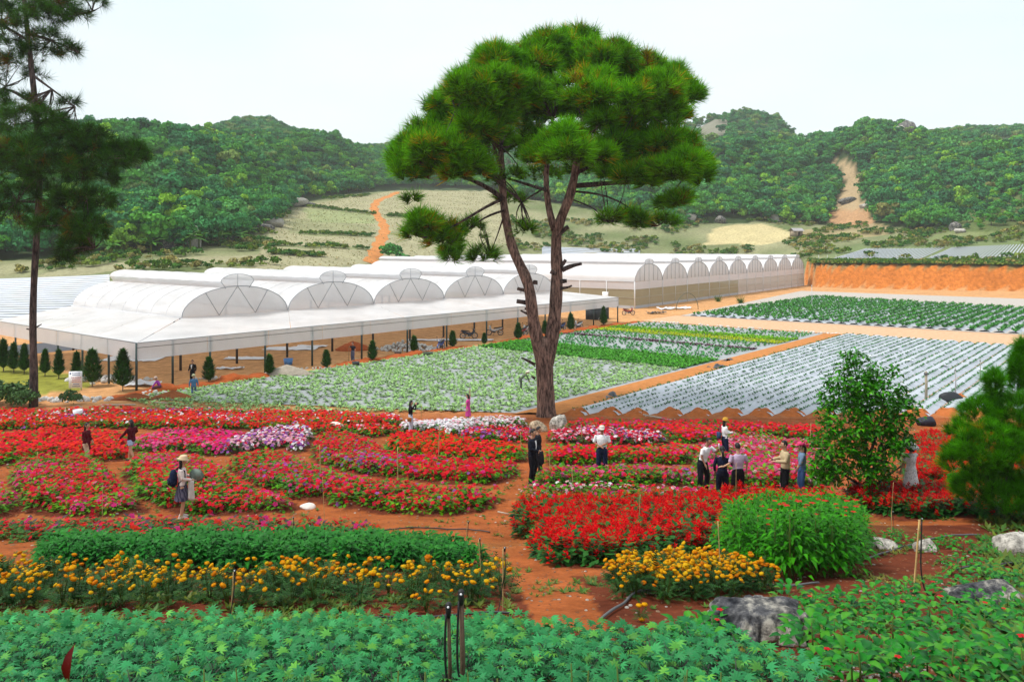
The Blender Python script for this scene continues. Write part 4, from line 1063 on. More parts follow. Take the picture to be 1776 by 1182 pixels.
# left pine, mostly out of frame
YL = 50.0
lb = AT(58, 706, YL); lb[2] = float(gz(lb[0], lb[1])) - .1
lp = thing('pine_tree', 'slender dark pine with drooping boughs at the left picture edge', 'tree', lb)
B = lambda x, y, dY=0: AT(x, y, YL + dY)
limb(lp, 'trunk', [B(58, 710), B(60, 650), B(56, 580), B(58, 500), B(64, 400), B(70, 330), B(66, 220), B(50, 80), B(36, -60), B(30, -180)], .4, .12, M['bark_dark'], lb, 26, 12, .05, rs=[.27, .21, .19, .185, .18, .17, .16, .13, .10, .06])
ll = [([B(68, 345), B(110, 360, -1), B(150, 390, -2), B(165, 430, -2.5)], .14, .04), ([B(66, 240), B(120, 225, 0), B(180, 255, 0), B(240, 270, 0)], .14, .04), ([B(66, 300), B(20, 270, 1), B(-30, 280, 1)], .14, .04), ([B(56, 130), B(90, 155, -1), B(130, 185, -1)], .09, .03),
      ([B(48, 60), B(90, 70, 0), B(135, 90, 0)], .09, .03), ([B(40, -20), B(90, 10), B(160, 20)], .09, .03), ([B(60, 180), B(10, 150, 1), B(-50, 170, 2)], .12, .04), ([B(48, 70), B(0, 40, -1), B(-40, 60, -1)], .1, .03), ([B(70, 350), B(30, 350, 0), B(-10, 355)], .1, .03), ([B(58, 570), B(72, 562)], .07, .03), ([B(58, 572), B(46, 570)], .07, .04)]
for p, a, b in ll: limb(lp, 'limb', p, a, b, M['bark_dark'], lb, 9, 6)
LL = [(20, 185, 55, 26, 0, 40), (60, 215, 60, 30, -2, 55), (-20, 220, 60, 40, 1, 45), (110, 250, 60, 26, -1, 50), (170, 268, 50, 22, 0, 40), (220, 262, 36, 16, 0, 24), (40, 275, 70, 36, -3, 60), (100, 300, 60, 30, -2, 55), (-10, 300, 60, 40, -2, 45), (160, 310, 46, 22, 1, 34), (60, 340, 60, 24, 1, 36), (120, 360, 40, 30, -2, 40), (150, 400, 34, 30, -2.5, 40), (130, 430, 26, 20, -2, 22), (110, 450, 16, 14, -2, 10), (20, 380, 45, 26, 0, 30), (-30, 350, 50, 40, 0, 26),
      (85, 68, 30, 18, 0, 14), (118, 88, 22, 14, 0, 12), (140, 30, 26, 12, 0, 10), (90, 12, 40, 16, 0, 16), (20, 60, 40, 26, -1, 18), (30, 110, 30, 16, 0, 12), (-20, 30, 50, 40, 0, 30), (25, 20, 40, 24, 1, 30), (70, 30, 40, 22, -1, 26), (110, 20, 36, 18, 1, 18), (10, 90, 40, 24, 1, 24), (70, 95, 34, 18, 0, 18), (-30, 120, 40, 40, 0, 24), (150, 235, 40, 20, -1, 26), (195, 285, 44, 18, -1, 26), (235, 275, 26, 12, 0, 12), (90, 395, 34, 24, -2, 26), (165, 350, 34, 26, -2, 26), (120, 178, 18, 10, -1, 7), (60, -20, 70, 26, 0, 26), (160, 5, 24, 12, 0, 9), (60, 130, 20, 12, 1, 7)]
LL = [(a, b, c_, d, e, int(f * (1.7 if b > 175 else 1.5))) for a, b, c_, d, e, f in LL]
cr2, P2, D2 = needle_crown(lp, LL, YL, lb, 31, 46, .8, .026, (0.03, 0.04, 0.012), (0.075, 0.21, 0.035), .05, up=.2, spread=1.4)
twigs(lp, P2, D2, [p[-1] for p, a, b in ll] + [p[-2] for p, a, b in ll[:-2]], np.random.default_rng(5), M['bark_dark'], 14, lb, .045)

# young pine at the right edge
YR = 19.5
rb = G(1739, 905)
rp = thing('young_pine_tree', 'bushy young pine with upright shoots at the right picture edge', 'tree', rb)
YR = rb[1]
D_ = lambda x, y, dY=0: AT(x, y, YR + dY)
limb(rp, 'trunk', [D_(1739, 905), D_(1749, 820), D_(1769, 740), D_(1789, 660), D_(1804, 605)], .09, .02, M['bark_dark'], rb, 12, 8)
RL = [(1690, 850, 70, 40, 0, 130), (1640, 800, 38, 34, -.3, 70), (1690, 780, 60, 50, -.7, 130), (1750, 810, 60, 60, -.4, 130), (1630, 750, 22, 20, 0, 26), (1670, 720, 36, 30, 0, 55), (1730, 730, 46, 50, -.4, 90), (1790, 760, 50, 80, 0, 110), (1690, 672, 14, 30, -.3, 34), (1732, 660, 14, 50, 0, 60), (1738, 615, 8, 26, 0, 26), (1690, 700, 14, 20, 0, 18), (1800, 870, 60, 40, 0, 80), (1740, 870, 60, 30, -.5, 80)]
RL = [(a + 34, b, c_, d, e, int(f * 2.0)) for a, b, c_, d, e, f in RL]
rc, P3, D3 = needle_crown(rp, RL, YR, rb, 51, 44, .30, .010, (0.03, 0.075, 0.012), (0.12, 0.40, 0.05), .01, up=1.1, spread=.95)
twigs(rp, P3, D3, [D_(1744, 850), D_(1759, 780), D_(1774, 720), D_(1799, 650)], np.random.default_rng(8), M['bark_dark'], 34, rb, .016)

# leafy shrub in front of the grey rows
sb = G(1508, 872); YS = sb[1]
sh = thing('leafy_shrub', 'tall dark green broad leaved shrub in front of the grey mulch rows', 'shrub', sb)
E = lambda x, y, dY=0: AT(x, y, YS + dY)
for pts in ([(1508, 875), (1505, 780), (1490, 680), (1478, 615)], [(1507, 840), (1530, 760), (1560, 700)], [(1506, 830), (1470, 760), (1440, 700)], [(1505, 800), (1530, 720), (1535, 660)], [(1506, 850), (1460, 820), (1425, 800)], [(1507, 850), (1545, 820), (1575, 800)]):
    limb(sh, 'stem', [E(*p) for p in pts], .05, .012, M['bark_dark'], sb, 9, 6)
r = np.random.default_rng(21)
SL = [(1478, 625, 22, 20, 0, 14), (1480, 660, 45, 28, 0, 36), (1455, 690, 36, 28, .1, 34), (1510, 680, 45, 30, -.2, 40), (1530, 650, 26, 18, 0, 12), (1470, 730, 52, 34, -.3, 52), (1530, 720, 50, 34, -.2, 50), (1565, 715, 26, 24, 0, 24), (1455, 770, 48, 32, -.2, 48), (1510, 775, 60, 36, -.5, 62), (1545, 762, 32, 28, 0, 34), (1440, 810, 36, 26, -.1, 34), (1490, 815, 50, 28, -.5, 48), (1430, 830, 22, 16, 0, 14), (1560, 690, 22, 18, 0, 12), (1520, 812, 28, 24, .1, 26), (1500, 720, 40, 40, .5, 30)]
P, D, H = lobes_points(SL, YS, sb, r, .15, .55, -.6)
n_per = 10
P = np.repeat(P - sb, n_per, 0) + r.normal(size=(len(P) * n_per, 3)) * .10
az = r.uniform(0, 6.283, len(P)); tl = r.normal(.05, .45, len(P))
tint = np.array([0.055, 0.20, 0.03]) * r.uniform(.55, 1.5, (len(P), 1)) * np.where(r.random((len(P), 1)) < .12, np.array([[1.7, 1.5, 1.1]]), 1.0)
V, F, C = put(leaf(.19, .085, .3, .25), P, basis(az, tl, r.normal(0, .5, len(P))), r.uniform(.7, 1.25, len(P)), tint)
M['gloss_leaf'] = plant_mat('glossy_leaf', .42, .18, .2, .2, False)
obj('crown', new_mesh('crown', V, F, C, [M['gloss_leaf']]), sh)

# ------------------------------------------------------------------ woodland on the hills
def forest_proto(seed, rad, h, nface, fs, col):
    r = np.random.default_rng(seed)
    nb = 9
    cen = np.stack([r.normal(0, .42, nb) * rad, r.normal(0, .42, nb) * rad, h * r.uniform(.35, .85, nb)], 1); br = rad * r.uniform(.38, .62, nb)
    per = nface // nb
    P, Dn, br_t = [], [], []
    for c, b in zip(cen, br):
        d = r.normal(size=(per, 3)); d[:, 2] = np.abs(d[:, 2]) * 1.0 - .25; d /= np.linalg.norm(d, axis=1, keepdims=True)
        P.append(c + d * b * r.uniform(.8, 1.1, (per, 1)) * np.array([1, 1, .8])); Dn.append(d); br_t.append(np.full(per, r.uniform(.75, 1.3)))
    P = np.concatenate(P); Dn = np.concatenate(Dn); bt = np.concatenate(br_t)
    Dn = Dn + r.normal(0, .45, Dn.shape); R = axis_mats(Dn, r)
    V0 = np.array([(-.5, -.35, 0), (.5, -.3, .05), (.55, .35, -.05), (-.1, .6, .05), (-.6, .2, -.05)]) * fs
    F0 = np.array([(0, 1, 2), (0, 2, 3), (0, 3, 4)])
    V, F, C = put((V0, F0, np.ones((5, 3))), P, R, r.uniform(.6, 1.3, len(P)), np.asarray(col) * (bt * r.uniform(.7, 1.3, len(P)))[:, None])
    return V, F, C
FP, FCOL = [], [(0.06, 0.17, 0.055), (0.08, 0.20, 0.05), (0.045, 0.14, 0.06), (0.14, 0.24, 0.05), (0.11, 0.155, 0.06), (0.035, 0.105, 0.05), (0.085, 0.21, 0.08), (0.15, 0.145, 0.065)]
for k, c in enumerate(FCOL):
    FP.append(forest_proto(100 + k, 2.4, 6.2, 560, .52, np.array(c) * np.array([1.32, 1.45, 1.35])))
FM = [new_mesh('forest_crown', *f[:2], f[2], [M['forest']]) for f in FP]
TRUNK_MB = MB(); TRUNK_MB.c = (.2, .17, .14); TRUNK_MB.tube([(0, 0, -1), (.1, 0, 2), (0, .1, 4.2)], [.2, .16, .07], 6)
FTR = TRUNK_MB.mesh('forest_trunk', M['bark_dark'])
def gn_scatter(name, pts, rot, scl, idx, meshes, kind='stuff'):
    """one object that instances the given meshes on points"""
    me = bpy.data.meshes.new(name); me.vertices.add(len(pts)); me.vertices.foreach_set('co', np.asarray(pts, np.float32).ravel())
    for nm, typ, arr in (('r', 'FLOAT', rot), ('s', 'FLOAT', scl), ('i', 'INT', idx)):
        a = me.attributes.new(nm, typ, 'POINT'); a.data.foreach_set('value', np.asarray(arr, np.float32 if typ == 'FLOAT' else np.int32))
    o = obj(name, me, kind=kind)
    g = bpy.data.node_groups.new(name, 'GeometryNodeTree')
    g.interface.new_socket('Geometry', in_out='INPUT', socket_type='NodeSocketGeometry'); g.interface.new_socket('Geometry', in_out='OUTPUT', socket_type='NodeSocketGeometry')
    gi, go = g.nodes.new('NodeGroupInput'), g.nodes.new('NodeGroupOutput')
    inst = g.nodes.new('GeometryNodeInstanceOnPoints'); jn = g.nodes.new('GeometryNodeJoinGeometry')
    for m_ in reversed(meshes):
        po = bpy.data.objects.new('foliage_source', m_)
        oi = g.nodes.new('GeometryNodeObjectInfo'); oi.inputs['Object'].default_value = po; oi.inputs['As Instance'].default_value = True
        g.links.new(oi.outputs['Geometry'], jn.inputs[0])
    g.links.new(gi.outputs[0], inst.inputs['Points']); g.links.new(jn.outputs[0], inst.inputs['Instance'])
    inst.inputs['Pick Instance'].default_value = True
    def attr(nm, t):
        a = g.nodes.new('GeometryNodeInputNamedAttribute'); a.data_type = t; a.inputs[0].default_value = nm; return a.outputs[0]
    g.links.new(attr('i', 'INT'), inst.inputs['Instance Index'])
    cx = g.nodes.new('ShaderNodeCombineXYZ'); g.links.new(attr('r', 'FLOAT'), cx.inputs[2]); g.links.new(cx.outputs[0], inst.inputs['Rotation'])
    g.links.new(attr('s', 'FLOAT'), inst.inputs['Scale'])
    g.links.new(inst.outputs[0], go.inputs[0])
    md = o.modifiers.new('scatter', 'NODES'); md.node_group = g
    return o
def grid_pts(spacing, ymin, ymax, cmin=-250, cmax=2030, seed=0):
    r = np.random.default_rng(seed); xs, ys = [], []
    for Y in np.arange(ymin, ymax, spacing):
        x0, x1 = (cmin - CX) / F_PX * Y, (cmax - CX) / F_PX * Y
        x = np.arange(x0, x1, spacing); xs.append(x); ys.append(np.full(len(x), Y))
    X, Y = np.concatenate(xs), np.concatenate(ys)
    return X + r.uniform(-.5, .5, len(X)) * spacing, Y + r.uniform(-.5, .5, len(X)) * spacing
def knots_at(X, Y):
    c = np.clip(CX + X / Y * F_PX, _HC[0], _HC[-1])
    return c, [np.interp(c, _HC, _HY[:, k]) for k in range(9)]
X, Y = grid_pts(3.0, 150, 560, seed=3)
c, kk = knots_at(X, Y)
Z = hill_z(X, Y); row = HY + (CAMZ - Z) * F_PX / Y
dfoot = Y - kk[3] + 7 * smooth_noise(X, Y, 8, 2)
ok = (dfoot > 0) & (Y < kk[5] + 75)
for poly in ([(1440, 268), (1470, 262), (1495, 300), (1500, 345), (1524, 396), (1430, 396), (1448, 345), (1460, 318)], [(480, 400), (520, 340), (700, 318), (880, 322), (880, 440), (480, 440)]):
    ok &= ~inside(poly, c, row - 6)
near_r = (c > 1640) & (Y < kk[4] + 5)
ok &= ~(near_r & (np.random.default_rng(1).random(len(X)) < .45))
X, Y, Z, c, dfoot = X[ok], Y[ok], Z[ok], c[ok], dfoot[ok]
rf = np.random.default_rng(9)
tone = smooth_noise(X, Y, 22, 5)
idx = np.where(rf.random(len(X)) < .22 + .2 * tone, rf.choice([3, 4, 7, 6], len(X), p=[.45, .15, .04, .36]), rf.choice([0, 1, 2, 5], len(X)))
scl = rf.uniform(.55, 1.15, len(X)) * np.where(rf.random(len(X)) < .07, 1.45, 1.0) * np.where(near_r[ok], .6, 1)
rot = rf.uniform(0, 6.283, len(X))
# trees at the front edge of the woods, one by one
front = np.argsort(dfoot)[:0]
inview = (c > 190) & (c < 1776) & (dfoot < 16)
cand = np.where(inview)[0]
cand = rf.permutation(cand)[:130]
TONE = ['green', 'fresh green', 'bluish green', 'light green', 'olive', 'dark green', 'soft green', 'yellowish brown']
for i in cand:
    side = 'left hill' if c[i] < 480 else 'valley head' if c[i] < 900 else 'right hill'
    t_ = thing('woodland_tree', f'{TONE[idx[i]]} leafy tree at the edge of the woods on the {side}', 'tree', (X[i], Y[i], Z[i] - .3), rot[i], f'{TONE[idx[i]]} trees along the wood edge, {side}')
    t_.scale = (scl[i],) * 3
    obj('crown', FM[idx[i]], t_); obj('trunk', FTR, t_)
rest = np.ones(len(X), bool); rest[cand] = False
o = gn_scatter('woodland', np.stack([X, Y, Z - .3], 1)[rest], rot[rest], scl[rest], idx[rest], FM)
o['label'] = 'dense mixed woodland covering the hills'; o['category'] = 'woods'
X, Y = grid_pts(6.2, 540, 700, seed=5)
c, kk = knots_at(X, Y); Z = hill_z(X, Y)
rock = (np.abs(c - 1225) < 40) & (smooth_noise(X, Y, 12, 3) > -.2)
ok = (Y > kk[6]) & (Y < kk[7] + 20) & (smooth_noise(X, Y, 14, 9) > -.75) & ~rock
X, Y, Z = X[ok], Y[ok], Z[ok]
o = gn_scatter('far_woodland', np.stack([X, Y, Z - .5], 1), rf.uniform(0, 6.28, len(X)), rf.uniform(.8, 1.5, len(X)), rf.choice([0, 2, 5, 6, 4], len(X)), FM)
o['label'] = 'hazy trees on the distant ridge'; o['category'] = 'woods'

# low scrub on the meadows
SCRUB = [new_mesh('scrub', *forest_proto(300 + k, 1.1, 1.5, 90, .45, cc)[:2], forest_proto(300 + k, 1.1, 1.5, 90, .45, cc)[2], [M['forest']]) for k, cc in enumerate([(0.10, 0.19, 0.04), (0.15, 0.20, 0.05), (0.06, 0.15, 0.04), (0.24, 0.22, 0.09)])]
X, Y = grid_pts(2.3, 100, 310, seed=7)
c, kk = knots_at(X, Y); Z = hill_z(X, Y); row = HY + (CAMZ - Z) * F_PX / Y
ok = (Y > kk[1] + .6) & (Y < kk[3] + 4) & (smooth_noise(X, Y, 7, 4) > .0)
ok &= ~inside([(480, 470), (480, 400), (520, 345), (700, 325), (880, 325), (880, 440), (690, 470)], c, row) & ~inside([(1215, 428), (1235, 392), (1320, 384), (1380, 400), (1380, 415), (1330, 428)], c, row)
ok &= ~((c < 200) & (Y < 137)) & ~((c > 1420) & (Y > 190) & (Y < 216) & (smooth_noise(X, Y, 4, 1) > -.3))
X, Y, Z = X[ok], Y[ok], Z[ok]
o = gn_scatter('meadow_scrub', np.stack([X, Y, Z], 1), rf.uniform(0, 6.28, len(X)), rf.uniform(.35, 1.0, len(X)), rf.integers(0, 4, len(X)), SCRUB)
o['label'] = 'low scrub and weeds on the meadows below the hills'; o['category'] = 'scrub'
# dry grass tufts on the harvested terraces and hedgerows between them
DRY = [new_mesh('dry_tuft', *tuft_proto(9, .55, .16, .8, c_, seed=k)[:2], tuft_proto(9, .55, .16, .8, c_, seed=k)[2], [M['forest']]) for k, c_ in enumerate([(.44, .40, .24), (.36, .36, .19), (.52, .45, .29), (.26, .29, .13)])]
X, Y = grid_pts(1.15, 125, 400, 420, 900, seed=17)
c, kk = knots_at(X, Y); Z = hill_z(X, Y); row = HY + (CAMZ - Z) * F_PX / Y
ok = inside([(430, 470), (478, 392), (515, 360), (600, 343), (690, 331), (880, 331), (880, 430), (690, 465)], c, row) & (smooth_noise(X, Y * 2.2, 5, 3) + rf.normal(0, .5, len(X)) > .05)
ok &= np.min(np.hypot(X[:, None] - _c[None, ::3, 0], Y[:, None] - _c[None, ::3, 1]), 1) > 2.2
o = gn_scatter('dry_grass', np.stack([X, Y, Z], 1)[ok], rf.uniform(0, 6.28, ok.sum()), rf.uniform(.3, .9, ok.sum()), rf.integers(0, 4, ok.sum()), DRY)
o['label'] = 'dry grass and stubble on the terraces in the valley'; o['category'] = 'dry grass'
P = []
for (xa, ya, xb, yb) in ((530, 358, 650, 372), (440, 425, 640, 432), (672, 375, 720, 377), (520, 405, 645, 410), (560, 345, 640, 340), (470, 440, 560, 446)):
    for f in np.arange(0, 1, .016):
        if rf.random() < .8: P.append(hill_hit(xa + (xb - xa) * f, ya + (yb - ya) * f + rf.normal(0, .8)))
P = np.array(P); o = gn_scatter('terrace_hedgerow', P, rf.uniform(0, 6.28, len(P)), rf.uniform(.3, .8, len(P)), rf.integers(0, 3, len(P)), SCRUB)
o['label'] = 'low green hedgerows edging the valley terraces'; o['category'] = 'scrub'
# verge on top of the earth bank and dry grass
X = np.arange(60, 135, .35); pts = []
for k in range(6):
    cc = np.linspace(1405, 1990, 500); Yb = np.interp(cc, _HC, _HY[:, 1]) + .6 + k * .9 + rf.uniform(-.4, .4, 500); xb = (cc - CX) / F_PX * Yb
    pts.append(np.stack([xb, Yb, hill_z(xb, Yb)], 1))
P = np.concatenate(pts)
o = gn_scatter('bank_verge', P, rf.uniform(0, 6.28, len(P)), rf.uniform(.25, .6, len(P)), rf.integers(0, 4, len(P)), SCRUB)
o['label'] = 'green verge along the top of the orange earth bank'; o['category'] = 'weeds'
# bushes behind the greenhouse
for i, (px, Yd, s) in enumerate([(672, 186, 1.0), (695, 184, 1.15), (720, 188, 1.2), (748, 186, 1.1), (775, 190, 1.2), (800, 192, .9), (684, 190, .9)]):
    x = (px - CX) / F_PX * Yd
    b_ = thing('bush', f"rounded green bush behind the greenhouse beside the orange track", 'bush', (x, Yd, float(gz(x, Yd)) - .5), i * 1.1, 'bushes behind the greenhouse')
    b_.scale = (s, s, s * .75); obj('crown', FM[(i * 3) % 3], b_)
# banana plants at the foot of the left hill
def banana(seed):
    r = np.random.default_rng(seed); mb = MB()
    for k in range(9):
        az = k * 2.4 + r.uniform(-.3, .3); tl = r.uniform(.5, 1.25); L = r.uniform(2.0, 3.0); n = 7; ring = []
        for i in range(n):
            f = i / (n - 1); ww = .36 * math.sin(math.pi * min(1, f * .9 + .1)) ** .6
            d = f * L; ang = tl - f * 1.3
            hx = d * math.cos((tl + ang) / 2); hz = 1.6 + d * math.sin((tl + ang) / 2)
            ring.append(np.array([(hx * math.cos(az) - sgn * ww * math.sin(az), hx * math.sin(az) + sgn * ww * math.cos(az), hz - (.12 if sgn else 0)) for sgn in (-1, 0, 1)]))
        mb.loft(ring, cap=False, closed=False, c3=np.array((0.09, 0.21, 0.05)) * r.uniform(.7, 1.3))
    return mb.mesh('leaves', M['leaf'])
BAN = [banana(k) for k in range(3)]
smb = MB(); smb.c = (.12, .14, .05); smb.tube([(0, 0, -.3), (0, 0, 1.8)], [.16, .1], 7); BST = smb.mesh('stem', M['leaf'])
for i, (px, py) in enumerate([(262, 428), (330, 432), (345, 425), (398, 426), (415, 428), (432, 424), (190, 430), (450, 400), (318, 424), (380, 430)]):
    Yb = float(np.interp(px, _HC, _HY[:, 3])) - 2 + (i % 3); x = (px - CX) / F_PX * Yb
    t_ = thing('banana_plant', 'banana plant with arching leaves at the foot of the left hill', 'plant', (x, Yb, float(gz(x, Yb))), i * 1.7, 'banana plants at the hill foot')
    t_.scale = (1.15 + .2 * math.sin(i),) * 3
    obj('foliage', BAN[i % 3], t_); obj('stem', BST, t_)

# columnar cypresses planted along the greenhouse
def cypress_mesh(seed, h, w, nf, conical):
    r = np.random.default_rng(seed)
    f = r.uniform(0, 1, nf); az = r.uniform(0, 6.283, nf)
    rad = w * (np.sin(np.clip(f, 0, 1) ** (.55) * math.pi) ** .7 if not conical else (1 - f) ** .8 * np.clip(f * 8, 0, 1)) * (1 + .18 * np.sin(f * 23 + az * 2))
    rr = rad * r.uniform(.55, 1.05, nf)
    P = np.stack([rr * np.cos(az), rr * np.sin(az), .12 * h + f * h * .88], 1)
    tint = np.array([0.045, 0.115, 0.03]) * r.uniform(.5, 1.5, (nf, 1))
    V, F, C = put(tri_leaf(.34, .13), P, basis(az, r.normal(.95, .3, nf)), r.uniform(.6, 1.2, nf) * (h / 2.2) ** .5, tint)
    return new_mesh('foliage', V, F, C, [M['leaf']])
CYP = [cypress_mesh(1, 1.6, .33, 900, False), cypress_mesh(2, 1.75, .36, 900, False), cypress_mesh(3, 3.4, .95, 1500, True), cypress_mesh(4, 2.9, .7, 1400, False), cypress_mesh(5, 2.4, .5, 1100, True)]
cyt = MB(); cyt.c = (.16, .12, .09); cyt.tube([(0, 0, -.1), (0, 0, .6)], [.05, .04], 6); CYT = cyt.mesh('trunk', M['wood'])
NEARBY = {362: 'small columnar cypress behind the worker in blue', 467: 'small columnar cypress nearest the grey sand heap', 566: 'small columnar cypress between sand heap and standing worker', 646: 'small columnar cypress just right of the standing worker', 718: 'small columnar cypress in front of the white rubble pile', 785: 'small columnar cypress beside the parked side-on motorbike', 840: 'small cypress left of the motorbike group',
          213: 'large conical conifer beside the white sign with a bare stem', 160: 'full dark conifer just right of the white sign', 133: 'dark conifer behind the white sign', 102: 'dark conifer left of the white sign', 42: 'dark conifer left of the slender pine trunk', 24: 'dark conifer on the lawn edge near the left side', 6: 'dark conifer touching the left picture edge', 78: 'dark conifer just right of the slender pine trunk',
          899: 'bright little cypress before the motorbikes left of the pine', 945: 'little cypress seen in the fork of the pine', 990: 'little cypress right of the pine trunk', 1047: 'ragged cypress at the corner of the awning'}
for i, (px, py, k, s) in enumerate([(362, 664, 1, 1.0), (467, 652, 0, .95), (566, 640, 0, .9), (646, 627, 1, .95), (718, 613, 0, .95), (785, 604, 0, .98), (840, 598, 0, .7), (213, 678, 2, .8), (160, 670, 3, .85), (133, 662, 4, .85), (102, 656, 4, .85), (42, 648, 4, .9), (24, 646, 4, .9), (6, 644, 4, 1.0), (78, 652, 4, .8), (899, 590, 0, 1.05), (945, 582, 0, .95), (990, 575, 1, 1.1), (1047, 566, 4, .95)]):
    g = G(px, py)
    t_ = thing('cypress_tree', NEARBY[px], 'tree', g, i * 2.1, 'conifers planted along the greenhouse')
    t_.scale = (s,) * 3
    obj('foliage', CYP[k], t_); obj('trunk', CYT, t_)

# ------------------------------------------------------------------ rocks
def rock_mat(name, stops):
    m, n, b = base_mat(name)
    f = noise(n, 2.2, 9, rough=.68); f2 = noise(n, 9.0, 6, rough=.7)
    col = ramp(n, f, stops); col = mixc(n, 1.0, col, ramp(n, f2, [(.34, (.35,) * 3), (.60, (1.35,) * 3)]), 'MULTIPLY')
    n.links.new(col, b.inputs['Base Color']); b.inputs['Roughness'].default_value = .9; b.inputs['Specular IOR Level'].default_value = .2
    bump(n, b, f2, .8, .04)
    return m
M['rock'] = rock_mat('limestone', [(.36, (.02, .022, .03)), (.48, (.08, .08, .085)), (.56, (.24, .225, .195)), (.72, (.34, .30, .25))])
M['rock_pale'] = rock_mat('pale_stone', [(.3, (.25, .23, .2)), (.6, (.48, .45, .4)), (.8, (.6, .57, .52))])
def rock_mesh(seed, size, sub=4, rough=.25, crease=0.0, mat=None):
    bm = bmesh.new(); bmesh.ops.create_icosphere(bm, subdivisions=sub, radius=1)
    V = np.array([v.co[:] for v in bm.verts]); r = np.random.default_rng(seed); o = r.uniform(0, 50, 3)
    d = V.copy()
    for k, (fr, am) in enumerate(((1.3, 1.0), (2.7, .55), (5.5, .34), (11, .22), (23, .10))):
        ph = r.uniform(0, 6, 3)
        nz = np.sin(fr * V[:, 0] + 1.5 * np.sin(fr * .8 * V[:, 1] + ph[0])) + np.sin(fr * V[:, 1] + 1.5 * np.sin(fr * .9 * V[:, 2] + ph[1])) + np.sin(fr * V[:, 2] + 1.4 * np.sin(fr * 1.1 * V[:, 0] + ph[2]))
        d += V * (nz * am * rough / 2.2)[:, None]
    for k in range(9):                       # broken faces
        nrm = r.normal(size=3); nrm /= np.linalg.norm(nrm); lim = r.uniform(.62, .95)
        e = d @ nrm; over = np.maximum(e - lim, 0); d -= nrm * (over * .85)[:, None]
    if crease:
        a = np.arctan2(V[:, 1], V[:, 0]); d *= (1 - crease * (np.abs(np.sin(a * 3.3 + 2 * V[:, 2])) ** 6 + .6 * np.abs(np.sin(a * 8.1 - 1.2 * V[:, 2])) ** 10) * (1 - np.abs(V[:, 2])))[:, None]
    d *= np.asarray(size)
    F = np.array([[v.index for v in f.verts] for f in bm.faces]); bm.free()
    return new_mesh('rock', d, F, (1, 1, 1), [mat or M['rock']], smooth=True)
def rock(px, py, size, seed, label, cat='rock', mat=None, sink=.3, rz=0, group=None, Yd=None, name='boulder', **kw):
    g = G(px, py) if Yd is None else np.array([(px - CX) / F_PX * Yd, Yd, float(gz((px - CX) / F_PX * Yd, Yd))])
    o = obj(name, rock_mesh(seed, size, mat=mat, **kw), loc=(g[0], g[1], float(gz(g[0], g[1])) + size[2] * (1 - 2 * sink) * .5), rot=(0, 0, rz))
    return tag(o, label, cat, group)
rock(1315, 1118, (.44, .33, .36), 4, 'big lichen stained grey boulder at the edge of the front bed', crease=.30, sub=6, sink=.22)
rock(1758, 958, (.5, .38, .34), 8, 'pale boulder at the right picture edge under the young pine', mat=M['rock_pale'])
rock(1722, 1045, (.42, .3, .22), 12, 'flat grey rock among the broad leaved plants on the right', crease=.15)
rock(1606, 955, (.24, .2, .2), 15, 'small pale stone beside the black hose on the right', mat=M['rock_pale'])
rock(1532, 948, (.4, .25, .2), 16, 'low pale stone behind the tall green bush', mat=M['rock_pale'])
rock(930, 748, (.52, .4, .45), 21, 'tan boulder at the left foot of the pine trunk', mat=rock_mat('tan_stone', [(.3, (.34, .26, .17)), (.7, (.52, .42, .3))]), sink=.2)
rock(970, 744, (.46, .4, .55), 24, 'grey boulder at the right foot of the pine trunk', mat=M['rock_pale'], sink=.2)
for i, (px, Yd, s) in enumerate([(290, 170, (2.4, 2, 3.2)), (335, 174, (2, 2, 4)), (390, 190, (2.5, 2, 3.5)), (470, 226, (4.5, 3, 2.2)), (455, 215, (2.5, 2, 1.4)), (505, 300, (7, 4, 2.5)), (525, 305, (5, 3, 1.6)), (1190, 302, (4, 3, 3)), (1470, 330, (4, 2.5, 2.2)), (1500, 312, (2.5, 2, 1.5)), (1575, 415, (5, 4, 8)), (1562, 410, (3, 3, 5)), (1656, 246, (2.2, 2, 2)), (1665, 238, (1.6, 1.3, 1.2)), (1250, 300, (2, 2, 2)), (1345, 306, (2.2, 2, 2.2)), (1422, 308, (2, 2, 2))]):
    side = 'left hill' if px < 540 else 'right hill'
    rock(px, 0, s, 40 + i, f'weathered limestone outcrop on the {side}', 'rock', M['rock_pale'] if i % 2 else M['rock'], .25, group=f'limestone outcrops, {side}', Yd=Yd, name='rock_outcrop', sub=3)
